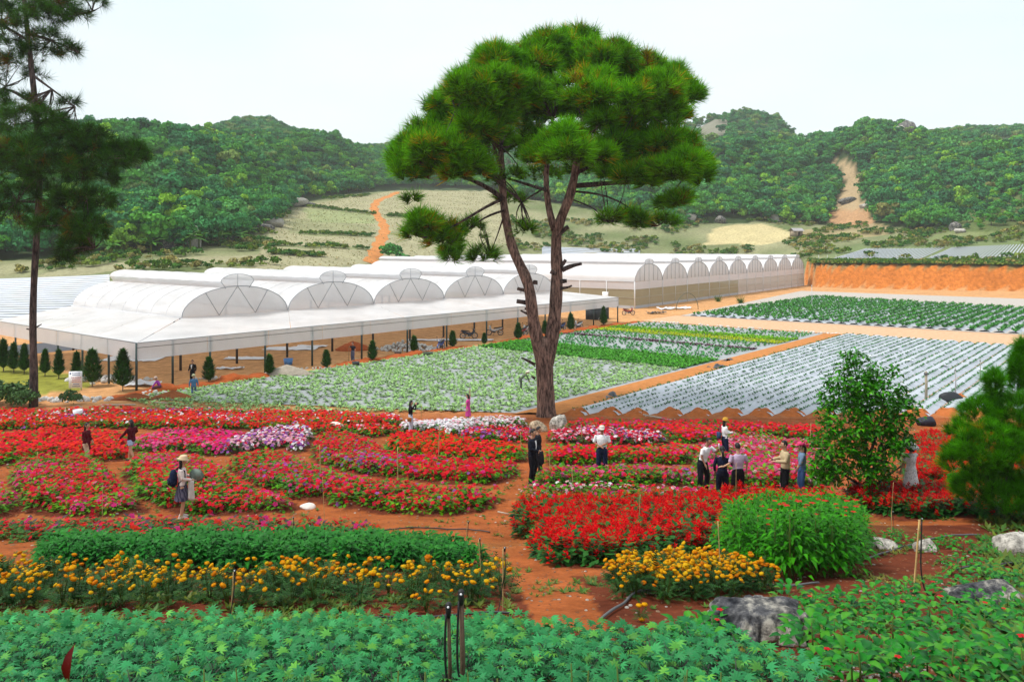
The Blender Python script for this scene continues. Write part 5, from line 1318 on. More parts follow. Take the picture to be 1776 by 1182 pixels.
# ------------------------------------------------------------------ flower beds
def poly_points(poly, spacing, seed, jit=.45, erode=0.0):
    poly = np.asarray([p[:2] for p in poly]); r = np.random.default_rng(seed)
    x0, y0 = poly.min(0); x1, y1 = poly.max(0)
    X, Y = np.meshgrid(np.arange(x0, x1, spacing), np.arange(y0, y1, spacing))
    X = X.ravel() + r.uniform(-jit, jit, X.size) * spacing; Y = Y.ravel() + r.uniform(-jit, jit, Y.size) * spacing
    e = .12
    ok = inside(poly, X + e * smooth_noise(X, Y, .7, 1), Y + e * smooth_noise(X, Y, .7, 4)) & (np.abs(X / Y * F_PX) < 960)
    if erode:
        for k in range(8): ok &= inside(poly, X + erode * math.cos(k * .785), Y + erode * math.sin(k * .785))
    return X[ok], Y[ok]
def dome_plant(seed, nl, rad, h, l, w, col, tilt=.25, kind=tri_leaf):
    r = np.random.default_rng(seed)
    d = r.normal(size=(nl, 3)); d[:, 2] = np.abs(d[:, 2]) * .9; d /= np.linalg.norm(d, axis=1, keepdims=True)
    P = d * r.uniform(.6, 1.0, (nl, 1)) * np.array([rad, rad, h]); P[:, 2] += .03
    az = np.arctan2(d[:, 1], d[:, 0]) + r.normal(0, .4, nl); tl = tilt - .5 * (1 - d[:, 2]) + r.normal(0, .25, nl)
    return put(kind(l, w), P, basis(az, tl), r.uniform(.7, 1.25, nl), np.asarray(col) * r.uniform(.6, 1.4, (nl, 1)))
def blossom(seed=0, petals=5):
    """open five petal flower facing +Z, radius 1"""
    V = [(0, 0, .05)]; F = []; C = [(.75, .7, .7)]
    for k in range(petals):
        a = k * 2 * math.pi / petals
        V += [(math.cos(a - .55) * .75, math.sin(a - .55) * .75, .18), (math.cos(a) * 1.05, math.sin(a) * 1.05, .08), (math.cos(a + .55) * .75, math.sin(a + .55) * .75, .18)]
        i = 1 + 3 * k; F += [(0, i, i + 1), (0, i + 1, i + 2)]; C += [(1, 1, 1), (1.05, 1.05, 1.05), (1, 1, 1)]
    return np.array(V), np.array(F), np.array(C)
BLOS = blossom()
_a = np.arange(5) * 1.2566
BLOS_FAR = (np.concatenate([[(0, 0, .02)], np.stack([np.cos(_a), np.sin(_a), np.full(5, .16)], 1)]), np.array([(0, k + 1, (k + 1) % 5 + 1) for k in range(5)]), np.ones((6, 3)))
LEAFG = (0.075, 0.20, 0.03)
IMP = [dome_plant(k, 36, .25, .34, .15, .085, LEAFG) for k in range(6)]
IMP_FAR = [dome_plant(k + 9, 20, .26, .30, .18, .11, LEAFG) for k in range(5)]
BUSHY = [dome_plant(k + 20, 60, .24, .40, .17, .10, (0.04, 0.125, 0.035)) for k in range(5)]
def flower_bed(i, poly, pal, dens, label):
    X, Y = poly_points(poly, .30, 500 + i, erode=.06)
    if len(X) == 0: return
    r = np.random.default_rng(900 + i); Z = gz(X, Y)
    c = np.array([X.mean(), Y.mean(), 0]); c[2] = float(gz(c[0], c[1]))
    root = thing('flower_bed', label, 'flower bed', c, group='flower beds of the garden')
    P = np.stack([X, Y, Z - .02], 1)
    sc = r.uniform(.8, 1.25, len(P)) * (1 + .22 * smooth_noise(X, Y, 1.4, i))
    gr = smooth_noise(X, Y, 1.1, i + 2)[:, None]
    tint = r.uniform(.75, 1.3, (len(P), 1)) * np.where(gr > .2, np.array([[1.35, 1.2, .9]]), 1.0)
    dark = 'dark' in label
    if dark: tint = tint * np.array([[.7, .5, .7]])
    scatter_mesh('foliage', IMP if Y.mean() < 33 else IMP_FAR, P, sc, tint, M['leaf'], root, c, seed=i)
    # blossoms sit on the outer skin of the plants
    per = 13
    n = len(P) * per
    d = r.normal(size=(n, 3)); d[:, 2] = np.abs(d[:, 2]) * 1.2 + .15; d /= np.linalg.norm(d, axis=1, keepdims=True)
    Q = np.repeat(P, per, 0) + d * np.repeat(sc, per)[:, None] * np.array([.27, .27, .36]); Q[:, 2] += .04
    f = .66 * dens + .30 * smooth_noise(Q[:, 0], Q[:, 1], 1.1, i + 7) + .12 * smooth_noise(Q[:, 0], Q[:, 1], .35, i)
    keep = r.random(n) < f
    Q, d = Q[keep], d[keep]
    w = np.array([p[0] for p in pal], float); cols = np.array([p[1] for p in pal], float)
    # colours drift in patches
    sel = smooth_noise(Q[:, 0], Q[:, 1], 1.9, i * 1.7 + 3) * .5 + .5 + r.normal(0, .22, len(Q))
    cum = np.cumsum(w / w.sum()); rank = np.argsort(np.argsort(sel)) / max(1, len(sel))
    ci = np.clip(np.searchsorted(cum, rank), 0, len(w) - 1)
    mixr = r.random(len(Q)) < .35
    ci[mixr] = r.choice(len(w), mixr.sum(), p=w / w.sum())
    tint = cols[ci] * r.uniform(.75, 1.2, (len(Q), 1))
    dn = d + np.array([0, -.25, .5])
    V, F, C = put(BLOS if Y.mean() < 31 else BLOS_FAR, Q - c, axis_mats(dn, r), r.uniform(.046, .076, len(Q)) * np.clip(Y.mean() / 26, .9, 1.25), tint)
    obj('blossoms', new_mesh('blossoms', V, F, C, [M['petal']]), root, kind='stuff')
for i, (px, pal, dens, label) in enumerate(BEDS):
    flower_bed(i, BED_POLYS[i], pal, dens, label)

# salvia: leafy bushes topped by upright red spikes
def spike(seed):
    r = np.random.default_rng(seed); n = 16
    z = np.linspace(0, 1, n) * .17; az = np.arange(n) * 2.4
    rad = .04 * (1 - z / .30)
    P = np.stack([rad * np.cos(az) * .4, rad * np.sin(az) * .4, z], 1)
    return put(tri_leaf(.085, .055), P, basis(az, .35 + z * 3), np.linspace(1.15, .6, n), np.array([.68, .006, .008]) * r.uniform(.75, 1.2, (n, 1)))
SPK = [spike(k) for k in range(4)]
for i, (px, label) in enumerate(SALVIA):
    X, Y = poly_points(SAL_POLYS[i], .30, 700 + i)
    r = np.random.default_rng(40 + i); Z = gz(X, Y); c = np.array([X.mean(), Y.mean(), 0]); c[2] = float(gz(c[0], c[1]))
    root = thing('flower_bed', label, 'flower bed', c, group='flower beds of the garden')
    P = np.stack([X, Y, Z - .02], 1); sc = r.uniform(.85, 1.2, len(P))
    scatter_mesh('foliage', BUSHY, P, sc, r.uniform(.7, 1.25, (len(P), 1)) * np.array([[.8, .85, .8]]), M['leaf'], root, c, seed=i + 70)
    per = 9; d = r.normal(size=(len(P) * per, 3)); d[:, 2] = np.abs(d[:, 2]) + .35; d /= np.linalg.norm(d, axis=1, keepdims=True)
    Q = np.repeat(P, per, 0) + d * np.repeat(sc, per)[:, None] * np.array([.26, .26, .36])
    keep = r.random(len(Q)) < .72 + .45 * smooth_noise(Q[:, 0], Q[:, 1], .9, i)
    Q = Q[keep]
    D = r.normal(0, .22, (len(Q), 3)) + np.array([0, 0, 1])
    which = r.integers(0, 4, len(Q)); R = axis_mats(D, r); s = r.uniform(.7, 1.25, len(Q)); t_ = r.uniform(.8, 1.15, (len(Q), 1))
    V, F, C = join([put(SPK[k], Q[which == k] - c, R[which == k], s[which == k], t_[which == k]) for k in range(4)])
    obj('blossoms', new_mesh('blossoms', V, F, C, [M['petal']]), root, kind='stuff')

# ------------------------------------------------------------------ nearer plants, each its own
def leafy_plant(seed, nl, h, rad, l, w, col, layers=3, drp=.28, tilt=.25):
    """whorls of folded leaves up a stem"""
    r = np.random.default_rng(seed)
    k = np.arange(nl); f = (k + .5) / nl
    az = k * 2.399 + r.normal(0, .2, nl)
    P = np.stack([np.cos(az) * rad * .45 * (1 - .6 * f), np.sin(az) * rad * .45 * (1 - .6 * f), h * (.25 + .75 * f)], 1)
    tl = tilt + .5 * f + r.normal(0, .18, nl)
    c = np.asarray(col) * r.uniform(.7, 1.3, (nl, 1))
    return P, az, tl, (1.05 - .35 * f) * r.uniform(.85, 1.15, nl), c
def stem_mesh(h, r0=.008, col=(.10, .15, .05)):
    mb = MB(); mb.c = col; mb.tube([(0, 0, -.05), (.01, 0, h * .5), (0, .01, h)], [r0, r0 * .8, r0 * .4], 5)
    return mb.mesh('stem', M['leaf'])
# green leafy bed in front of the sparse red row
GRP = []
for k in range(6):
    P, az, tl, s, c = leafy_plant(k, 46, .42, .34, .16, .09, (0.04, 0.165, 0.04))
    V, F, C = put(leaf(.17, .095, .3, .3), P, basis(az, tl - .1), s, c); GRP.append(new_mesh('leafy_plant', V, F, C, [M['leaf']]))
X, Y = poly_points(GREEN_POLY, .27, 61)
o_ = np.argsort(Y); r = np.random.default_rng(62)
for n, i in enumerate(o_[:300]):
    _p = X[i] / Y[i] * F_PX + CX; _w = 'left end' if _p < 300 else 'middle' if _p < 580 else 'path end'
    o = obj('leafy_plant', GRP[n % 6], loc=(X[i], Y[i], float(gz(X[i], Y[i])) - .03), rot=(0, 0, r.uniform(0, 6.28)), scale=float(r.uniform(.8, 1.2)))
    tag(o, f'dense dark green leafy plant in the {_w} of the flowerless bed behind the marigolds', 'plant', f'leafy plants of the flowerless bed, {_w}')
if len(o_) > 300:
    i = o_[300:]
    o = scatter_mesh('leafy_plants_behind', BUSHY, np.stack([X[i], Y[i], gz(X[i], Y[i])], 1), r.uniform(.8, 1.1, len(i)), np.array([[.8, .95, 1.1]]), M['leaf'])
    o['label'] = 'rest of the flowerless leafy bed'; o['category'] = 'plants'
# sparse row of small flowering plants
SPM = []
for k in range(8):
    r = np.random.default_rng(k + 800)
    V1_, F1_, C1_ = dome_plant(k + 60, 26, .19, .20, .13, .075, (0.05, 0.13, 0.035) if k != 5 else (.05, .04, .05))
    nb = [4, 7, 3, 0, 6, 2, 9, 5][k]
    d = r.normal(size=(max(nb, 1), 3)); d[:, 2] = np.abs(d[:, 2]) + .2; d /= np.linalg.norm(d, axis=1, keepdims=True)
    colr = [RED, CRIM, RED, RED, ORED, MAG, RED, CRIM][k]
    fol = new_mesh('foliage', V1_, F1_, C1_, [M['leaf']])
    SPM.append((fol, None if nb == 0 else new_mesh('blossoms', *put(BLOS, d * np.array([.19, .19, .23]) + [0, 0, .03], axis_mats(d + [0, -.3, .4], r), r.uniform(.045, .065, len(d)), np.asarray(colr) * r.uniform(.8, 1.2, (len(d), 1)))[:2], put(BLOS, d, axis_mats(d, r), 1, np.asarray(colr) * r.uniform(.8, 1.2, (len(d), 1)))[2], [M['petal']])))
X, Y = poly_points(SPARSE_POLY, .23, 63)
r = np.random.default_rng(64)
keep = r.random(len(X)) < np.where(X / Y * F_PX + CX > 480, .5, .86); X, Y = X[keep], Y[keep]; _s = r.permutation(len(X))[:300]; X, Y = X[_s], Y[_s]
CN = ['red', 'crimson', 'red', '', 'orange red', 'magenta', 'red', 'crimson']
for n in range(len(X)):
    k = int(r.integers(0, 8)); px = X[n] / Y[n] * F_PX + CX
    wh = 'left end' if px < 300 else 'middle' if px < 480 else 'thin right end'
    lab = f'small {CN[k]} flowered plant in the {wh} of the sparse row' if CN[k] else f'small flowerless plant in the {wh} of the sparse row'
    root = thing('bedding_plant', lab, 'plant', (X[n], Y[n], float(gz(X[n], Y[n])) - .02), r.uniform(0, 6.28), 'bedding plants of the sparse row')
    root.scale = (float(r.uniform(.75, 1.2)),) * 3
    obj('foliage', SPM[k][0], root)
    if SPM[k][1]: obj('blossoms', SPM[k][1], root)

# marigolds
def marigold_head(seed):
    r = np.random.default_rng(seed); n, m = 14, 7; V = []; C = []
    for k in range(m):
        t = k / (m - 1) * 2.5; rr = math.sin(t) if t < 1.57 else 1 - (t - 1.57) * .45
        for j in range(n):
            a = j / n * 6.283 + (k % 2) * .22; q = rr * (1 + (.16 if j % 2 else -.10)) * r.uniform(.93, 1.07)
            V.append((q * math.cos(a), q * math.sin(a), math.cos(t) * .62 + (.10 if j % 2 else 0)))
            C.append(np.array((1, 1, 1)) * r.uniform(.72, 1.12))
    q = [(k * n + j, k * n + (j + 1) % n, (k + 1) * n + (j + 1) % n, (k + 1) * n + j) for k in range(m - 1) for j in range(n)]
    Q = np.array(q); F = np.concatenate([Q[:, [0, 1, 2]], Q[:, [0, 2, 3]]])
    return np.array(V), F[:, ::-1], np.array(C)
HEADS = []
for k, c in enumerate([(.80, .40, .006), (.78, .31, .004), (.82, .50, .012), (.68, .21, .004)]):
    v, f, cc = marigold_head(k); HEADS.append(new_mesh('blossom', v, f, cc * np.asarray(c), [M['petal']]))
MFOL = []
def feather(l=.12):
    V, F, C = [], [], []; parts = []
    for k in range(5):
        y = l * (.2 + .2 * k)
        for sg in (-1, 1): parts.append((np.array([(0, y - .01, 0), (0, y + .01, 0), (sg * l * .34 * (1.1 - .15 * k), y + l * .16, -.01)]), np.array([(0, 1, 2)]), np.ones((3, 3))))
    return join(parts)
for k in range(5):
    r = np.random.default_rng(k + 300); nl = 44
    d = r.normal(size=(nl, 3)); d[:, 2] = np.abs(d[:, 2]); d /= np.linalg.norm(d, axis=1, keepdims=True)
    P = d * r.uniform(.35, 1, (nl, 1)) * np.array([.15, .15, .34]) + [0, 0, .06]
    V, F, C = put(feather(.13), P, basis(np.arctan2(d[:, 1], d[:, 0]), r.normal(.3, .4, nl)), r.uniform(.8, 1.3, nl), np.array((0.032, 0.085, 0.028)) * r.uniform(.6, 1.5, (nl, 1)))
    mb = MB(); mb.c = (.07, .10, .03)
    for j in range(6): mb.tube([(0, 0, -.03), (d[j][0] * .06, d[j][1] * .06, .18), (d[j][0] * .13, d[j][1] * .13, .38)], [.007, .005, .003], 4, cap=False)
    V2_, T2_, Q2_, C2_ = mb.arrays(); q = np.concatenate(Q2_); t3 = np.concatenate([q[:, [0, 1, 2]], q[:, [0, 2, 3]]])
    VV, FF, CC = join([(V, F, C), (V2_, t3, C2_)])
    MFOL.append(new_mesh('foliage', VV, FF, CC, [M['leaf']]))
r = np.random.default_rng(77)
for b, poly in enumerate(MARI_POLYS):
    X, Y = poly_points(poly, .27 if b == 0 else .23, 80 + b)
    if b == 0:
        pxx = X / Y * F_PX + CX; gap = (pxx > 560) & (pxx < 720) & (r.random(len(X)) < .45) | (pxx > 90) & (pxx < 130) & (r.random(len(X)) < .6)
        gap |= r.random(len(X)) < .22
        X, Y = X[~gap], Y[~gap]; _s = np.argsort(Y)[:215]; X, Y = X[_s], Y[_s]
    for n in range(len(X)):
        px = X[n] / Y[n] * F_PX + CX
        wh = 'long left bed' if b == 0 else 'bed right of the path'
        part_ = ('left end' if px < 300 else 'middle' if px < 600 else 'path end') if b == 0 else ('path end' if px < 1180 else 'far end')
        root = thing('marigold_plant', f'yellow orange marigold at the {part_} of the {wh}', 'plant', (X[n], Y[n], float(gz(X[n], Y[n])) - .02), r.uniform(0, 6.28), f'marigolds, {wh}, {part_}')
        h = float(r.uniform(.68, 1.05)); root.scale = (h,) * 3
        obj('foliage', MFOL[n % 5], root)
        for j in range(int(r.integers(3, 9)) if b == 0 else int(r.integers(6, 12))):
            a, q = r.uniform(0, 6.28), .23 * math.sqrt(r.random()); up = .48 - q * .6 + r.uniform(-.10, .04)
            tw = obj('blossom', HEADS[int(r.choice(4, p=[.4, .25, .25, .1]))], root, (q * math.cos(a), q * math.sin(a), up), (r.normal(0, .35), r.normal(0, .35), r.uniform(0, 6)), float(r.uniform(.026, .040)))
# a lone marigold by the hose
g = G(1112, 1078); root = thing('marigold_plant', 'lone stunted marigold with three heads beside the curved hose', 'plant', g)
obj('foliage', MFOL[1], root, scale=.45)
for dx, dz in ((-.03, .2), (.03, .21), (.0, .05)): obj('blossom', HEADS[0], root, (dx, -.05, dz), scale=.032)

# palmate leaved plants along the front
def palm_leaf(l, w, n=7):
    parts = []
    for k in range(n):
        a = (k - (n - 1) / 2) * .62; s = 1 - .10 * abs(k - (n - 1) / 2)
        V, F, C = leaf(l * s, w * s, .35, .22, at=.5)
        ca, sa = math.cos(a), math.sin(a); V = V.copy(); V[:, :2] = np.stack([V[:, 0] * ca + V[:, 1] * sa, -V[:, 0] * sa + V[:, 1] * ca], 1)
        parts.append((V, F, C))
    return join(parts)
PAL = palm_leaf(.060, .019)
PCOL = np.array((0.046, 0.18, 0.076))
palm_mesh = []
palm_parts = []
for k in range(6):
    r = np.random.default_rng(k + 400); nl = 20
    P, az, tl, s, c = leafy_plant(k + 40, nl, .30, .34, 1, 1, PCOL)
    out = .035 + .10 * (1 - np.arange(nl) / nl)
    P = np.stack([np.cos(az) * out, np.sin(az) * out, P[:, 2]], 1)
    R = basis(az, tl - .15)
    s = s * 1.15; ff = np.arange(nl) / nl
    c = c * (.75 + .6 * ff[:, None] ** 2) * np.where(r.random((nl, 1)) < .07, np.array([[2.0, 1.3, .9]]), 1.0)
    palm_parts.append((P, az, tl - .15, s, c))
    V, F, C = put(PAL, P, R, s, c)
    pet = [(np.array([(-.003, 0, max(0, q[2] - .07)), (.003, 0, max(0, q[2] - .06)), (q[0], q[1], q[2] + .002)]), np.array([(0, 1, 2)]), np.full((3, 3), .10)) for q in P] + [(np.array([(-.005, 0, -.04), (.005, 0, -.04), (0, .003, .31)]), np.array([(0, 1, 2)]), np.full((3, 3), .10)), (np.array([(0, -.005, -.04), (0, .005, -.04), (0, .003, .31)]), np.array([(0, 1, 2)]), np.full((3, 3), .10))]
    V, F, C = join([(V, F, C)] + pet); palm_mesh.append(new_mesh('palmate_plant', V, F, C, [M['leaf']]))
palm_leaf_mesh = [new_mesh('leaf', PAL[0], PAL[1], PAL[2] * PCOL * f, [M['leaf']]) for f in (.75, 1.0, 1.3)]
FRONT = [G(x, y + 34)[:2] for x, y in [(-150, 1092), (60, 1085), (300, 1090), (500, 1098), (700, 1092), (860, 1088), (950, 1098), (1020, 1108), (1120, 1118), (1230, 1120), (1330, 1150), (1420, 1180), (1420, 1440), (-150, 1440)]]
X, Y = poly_points(FRONT, .175, 65)
ok = Y > 3.7; X, Y = X[ok], Y[ok]
r = np.random.default_rng(66); o_ = np.argsort(Y)
print('front plants', len(o_))
PST = stem_mesh(.36)
for n, i in enumerate(o_[:300]):
    px = X[i] / Y[i] * F_PX + CX
    wh = 'left third' if px < 500 else 'middle' if px < 950 else 'right third'
    loc = (X[i], Y[i], float(gz(X[i], Y[i])) - .02); rz = float(r.uniform(0, 6.28)); sc = float(r.uniform(.8, 1.2))
    lab, grp = f'pale bluish green palmate leaved plant in the {wh} of the front bed', f'palmate plants, front bed, {wh}'
    if n < 46:
        root = thing('palmate_plant', lab, 'plant', loc, rz, grp); root.scale = (sc,) * 3
        obj('stem', PST, root); P, az, tl, s, c = palm_parts[n % 6]
        R = basis(az, tl)
        for j in range(len(P)):
            lo = obj('leaf', palm_leaf_mesh[j % 3], root, P[j], scale=float(s[j])); lo.rotation_euler = Matrix(R[j].tolist()).to_euler()
    else:
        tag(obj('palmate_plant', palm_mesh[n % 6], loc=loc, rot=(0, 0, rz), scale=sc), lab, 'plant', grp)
i = o_[300:]
if len(i):
    parts = []
    w_ = r.integers(0, 6, len(i))
    for k in range(6):
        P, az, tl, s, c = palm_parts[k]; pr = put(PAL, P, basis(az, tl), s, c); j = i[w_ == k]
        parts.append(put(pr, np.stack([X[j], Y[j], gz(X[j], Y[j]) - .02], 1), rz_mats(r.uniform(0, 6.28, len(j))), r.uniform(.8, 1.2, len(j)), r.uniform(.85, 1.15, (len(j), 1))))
    o = obj('palmate_plants_behind', new_mesh('palmate_plants_behind', *join(parts)[:2], join(parts)[2], [M['leaf']]), kind='stuff')
    o['label'] = 'pale green palmate plants filling the back of the front bed'; o['category'] = 'plants'

# broad leaved plants bottom right, each leaf a part
BL = [new_mesh('leaf', *round_leaf(.13, .085, .35, .28)[:2], round_leaf(.13, .085, .35, .28)[2] * np.array(c), [M['gloss_leaf']], smooth=True) for c in ((0.03, 0.16, 0.03), (0.045, 0.21, 0.04), (0.022, 0.11, 0.028), (0.085, 0.26, 0.05))]
BST_ = stem_mesh(.26)
def broad_plant(px, py, s, seed, label, group, nl=15, flower=0, g=None):
    g = G(px, py) if g is None else g
    g[2] = float(gz(g[0], g[1]))
    root = thing('broad_leaved_plant', label, 'plant', g, seed * 1.3, group); root.scale = (s,) * 3
    obj('stem', BST_, root)
    P, az, tl, sc, c = leafy_plant(seed, nl, .27, .36, 1, 1, (1, 1, 1))
    R = basis(az, tl - .25)
    for j in range(nl):
        lo = obj('leaf', BL[(j + seed) % 4], root, P[j], scale=float(sc[j])); lo.rotation_euler = Matrix(R[j].tolist()).to_euler()
    for j in range(flower):
        obj('blossom', REDB, root, (.06 * math.cos(j * 2.2), .06 * math.sin(j * 2.2), .30 + .02 * j), scale=.03)
REDB = new_mesh('blossom', BLOS[0], BLOS[1], BLOS[2] * np.array(RED), [M['petal']])
bp = [(1395, 1060), (1420, 1085), (1380, 1100), (1435, 1120), (1440, 1150), (1400, 1125), (1470, 1060), (1510, 1055), (1545, 1070), (1500, 1095), (1540, 1110), (1580, 1090), (1620, 1060), (1660, 1050), (1620, 1105), (1600, 1160), (1560, 1190), (1640, 1180), (1660, 1130), (1700, 1100), (1740, 1080), (1690, 1160), (1730, 1150), (1770, 1130), (1765, 1185), (1720, 1200), (1640, 1020), (1680, 1010), (1600, 1030), (1560, 1025), (1720, 1000), (1765, 1010), (1640, 975), (1700, 985), (1450, 1045), (1560, 930), (1590, 925), (1620, 930), (1660, 938), (1700, 930), (1530, 925), (1740, 935), (1665, 960), (1210, 1100), (1240, 1110), (1205, 1140), (1190, 1095), (1180, 1120), (1420, 1175), (1470, 1185), (1520, 1160), (1200, 1115), (1225, 1100), (1395, 1035), (1360, 1040), (1650, 1075), (1690, 1065), (1735, 1050), (1765, 1060), (1500, 1035), (1530, 1040)]
for k, (px, py) in enumerate(bp):
    if py < 945: lab, gr = 'broad leaved plant in the row below the young pine', 'broad leaved plants below the young pine'
    elif px < 1380 and py > 1090: lab, gr = 'light green broad leaved plant at the foot of the big boulder', 'broad leaved plants at the boulder'
    elif px < 1460: lab, gr = 'broad leaved plant crowding the right side of the big boulder', 'broad leaved plants right of the boulder'
    elif py > 1120: lab, gr = 'broad leaved plant in the bottom right corner', 'broad leaved plants in the corner'
    else: lab, gr = 'broad leaved plant among red buds on the right slope', 'broad leaved plants on the right slope'
    broad_plant(px + 10, py + 20, .92 + .2 * math.sin(k * 2.7), k + 1, lab, gr, 22, 1 if k % 4 == 0 else 0)
    if px > 1440 or k % 2: broad_plant(px + 10 + 24 * math.cos(k * 1.9), py + 20 + 16 * math.sin(k * 2.3), .8 + .2 * math.sin(k * 1.7), k + 101, lab, gr, 20)

# tall light green bushes beside the salvia
TG = []
for k in range(4):
    r = np.random.default_rng(k + 70); nl = 130
    P, az, tl, s, c = leafy_plant(k + 90, nl, .95, .5, 1, 1, (0.05, 0.21, 0.03))
    P[:, :2] *= 1.3 * r.uniform(.4, 1.4, (nl, 1)); P[:, 2] += r.normal(0, .05, nl)
    V, F, C = put(leaf(.15, .06, .3, .25), P, basis(az + r.normal(0, .5, nl), tl - .25 + r.normal(0, .3, nl)), s * r.uniform(.8, 1.2, nl), c); TG.append(new_mesh('foliage', V, F, C, [M['leaf']]))
TST = stem_mesh(.9, .014)
tg = [G(x, y)[:2] for x, y in [(1275, 985), (1268, 962), (1300, 938), (1400, 930), (1480, 936), (1495, 958), (1480, 1000), (1400, 1015), (1320, 1000)]]
X, Y = poly_points(tg, .32, 90); r = np.random.default_rng(91)
print('tall bushes', len(X))
for n in range(len(X)):
    root = thing('tall_leafy_plant', 'tall fresh green leafy plant ' + ('on the salvia side' if X[n] / Y[n] * F_PX + CX < 1350 else 'in the middle' if X[n] / Y[n] * F_PX + CX < 1430 else 'on the stony side') + ' of the tall clump', 'plant', (X[n], Y[n], float(gz(X[n], Y[n]))), r.uniform(0, 6.28), 'tall green clump beside the salvia')
    root.scale = (float(r.uniform(.85, 1.2)),) * 3
    obj('foliage', TG[n % 4], root); obj('stem', TST, root)
    if n % 4 == 0:
        for j in range(3): obj('blossom', REDB, root, (.1 * math.cos(j * 2), .1 * math.sin(j * 2), .98 + .05 * j), scale=.05)
# scattered weeds and litter on the dirt
WEED = [new_mesh('weed', *tuft_proto(8, .10, .035, .6, c, seed=k)[:2], tuft_proto(8, .10, .035, .6, c, seed=k)[2], [M['leaf']]) for k, c in enumerate([(.12, .16, .04), (.20, .19, .06), (.07, .14, .04)])]
PEB = []
for k, c in enumerate([(.6, .56, .5), (.35, .22, .14), (.30, .12, .06)]):
    bm = bmesh.new(); bmesh.ops.create_icosphere(bm, subdivisions=1, radius=1); V = np.array([v.co[:] for v in bm.verts]); F = np.array([[v.index for v in f.verts] for f in bm.faces]); bm.free()
    rr = np.random.default_rng(k); V = V * (1 + rr.uniform(-.25, .25, (len(V), 1))) * np.array([1, .8, .55]); PEB.append(new_mesh('pebble', V, F, c, [M['soil']]))
r = np.random.default_rng(92)
n = 9000; px = r.uniform(-60, 1830, n); Yw = r.uniform(5, 30, n) ** 1.0; X = (px - CX) / F_PX * Yw
free = (bed_mask(X, Yw) < .05) & ~inside(FRONT, X, Yw)
X, Yw = X[free], Yw[free]
wm = smooth_noise(X, Yw, .9, 2) > .15
o = gn_scatter('path_weeds', np.stack([X[wm], Yw[wm], gz(X[wm], Yw[wm])], 1), r.uniform(0, 6.28, wm.sum()), r.uniform(.4, 1.2, wm.sum()), r.integers(0, 3, wm.sum()), WEED)
o['label'] = 'short weeds sprinkled over the garden paths'; o['category'] = 'weeds'
strip_ = [G(x, y)[:2] for x, y in [(-60, 1045), (300, 1045), (600, 1045), (900, 1050), (900, 1105), (600, 1112), (300, 1112), (-60, 1112)]]
X, Y = poly_points(strip_, .09, 97); k = (r.random(len(X)) < .3 + .5 * smooth_noise(X, Y, .5, 3)); X, Y = X[k], Y[k]
o = gn_scatter('bed_weeds', np.stack([X, Y, gz(X, Y)], 1), r.uniform(0, 6.28, len(X)), r.uniform(.5, 1.3, len(X)), r.choice([0, 2], len(X)), WEED)
o['label'] = 'weeds growing between the marigolds and the front bed'; o['category'] = 'weeds'
n = 12000; px = r.uniform(-60, 1830, n); Yw = r.uniform(4, 46, n); X = (px - CX) / F_PX * Yw
o = gn_scatter('clods', np.stack([X, Yw, gz(X, Yw)], 1), r.uniform(0, 6.28, n), r.uniform(.006, .03, n) * (1 + Yw / 40), r.choice([0, 1, 2], n, p=[.08, .3, .62]), PEB)
o['label'] = 'crumbs of red earth and pebbles on the garden soil'; o['category'] = 'gravel'
n = 5000; px = r.uniform(1700, 2500, n); Yw = r.uniform(4, 40, n); X = (px - CX) / F_PX * Yw
o = gn_scatter('slope_ground_cover', np.stack([X, Yw, gz(X, Yw)], 1), r.uniform(0, 6.28, n), r.uniform(1.0, 3.0, n), r.choice([0, 2], n), WEED)
o['label'] = 'low ground cover along the right side of the slope'; o['category'] = 'ground cover'
cor = [G(x, y)[:2] for x, y in [(1430, 1160), (1480, 1120), (1560, 1110), (1600, 1150), (1620, 1200), (1600, 1300), (1380, 1300), (1380, 1190)]]
X, Y = poly_points(cor, .03, 95)
k = r.random(len(X)) < .35; X, Y = X[k], Y[k]
o = gn_scatter('dead_leaf_litter', np.stack([X, Y, gz(X, Y) + .01], 1), r.uniform(0, 6.28, len(X)), r.uniform(.006, .02, len(X)), r.choice([0, 1, 2], len(X), p=[.3, .5, .2]), PEB)
o['label'] = 'pale pebbles and dry litter in the bottom right corner'; o['category'] = 'litter'
# ------------------------------------------------------------------ people
def oval(c, rx, ry, n=14, tilt=(0, 0)):
    a = np.arange(n) / n * 6.2832
    return np.stack([c[0] + rx * np.cos(a), c[1] + ry * np.sin(a), np.full(n, c[2]) + tilt[0] * np.cos(a) * rx + tilt[1] * np.sin(a) * ry], 1)
TMP = bpy.data.scenes.new('workbench')
def remesh(mb, name, mat, voxel=.016, smooth_it=4):
    """fuse overlapping shapes into one continuous surface"""
    me = mb.mesh(name + '_raw')
    o = bpy.data.objects.new(name + '_raw', me); TMP.collection.objects.link(o)
    md = o.modifiers.new('r', 'REMESH'); md.mode = 'VOXEL'; md.voxel_size = voxel
    if smooth_it:
        s = o.modifiers.new('s', 'SMOOTH'); s.factor = .5; s.iterations = smooth_it
    with bpy.context.temp_override(scene=TMP, view_layer=TMP.view_layers[0]):
        dg = bpy.context.evaluated_depsgraph_get(); dg.update()
        ev = o.evaluated_get(dg); m2 = bpy.data.meshes.new_from_object(ev)
    n = len(m2.vertices); V = np.zeros(n * 3, np.float32); m2.vertices.foreach_get('co', V)
    nf = len(m2.polygons); L = np.zeros(len(m2.loops), np.int32); m2.loops.foreach_get('vertex_index', L)
    bpy.data.objects.remove(o); bpy.data.meshes.remove(me); bpy.data.meshes.remove(m2)
    return V.reshape(-1, 3), L.reshape(-1, 4)
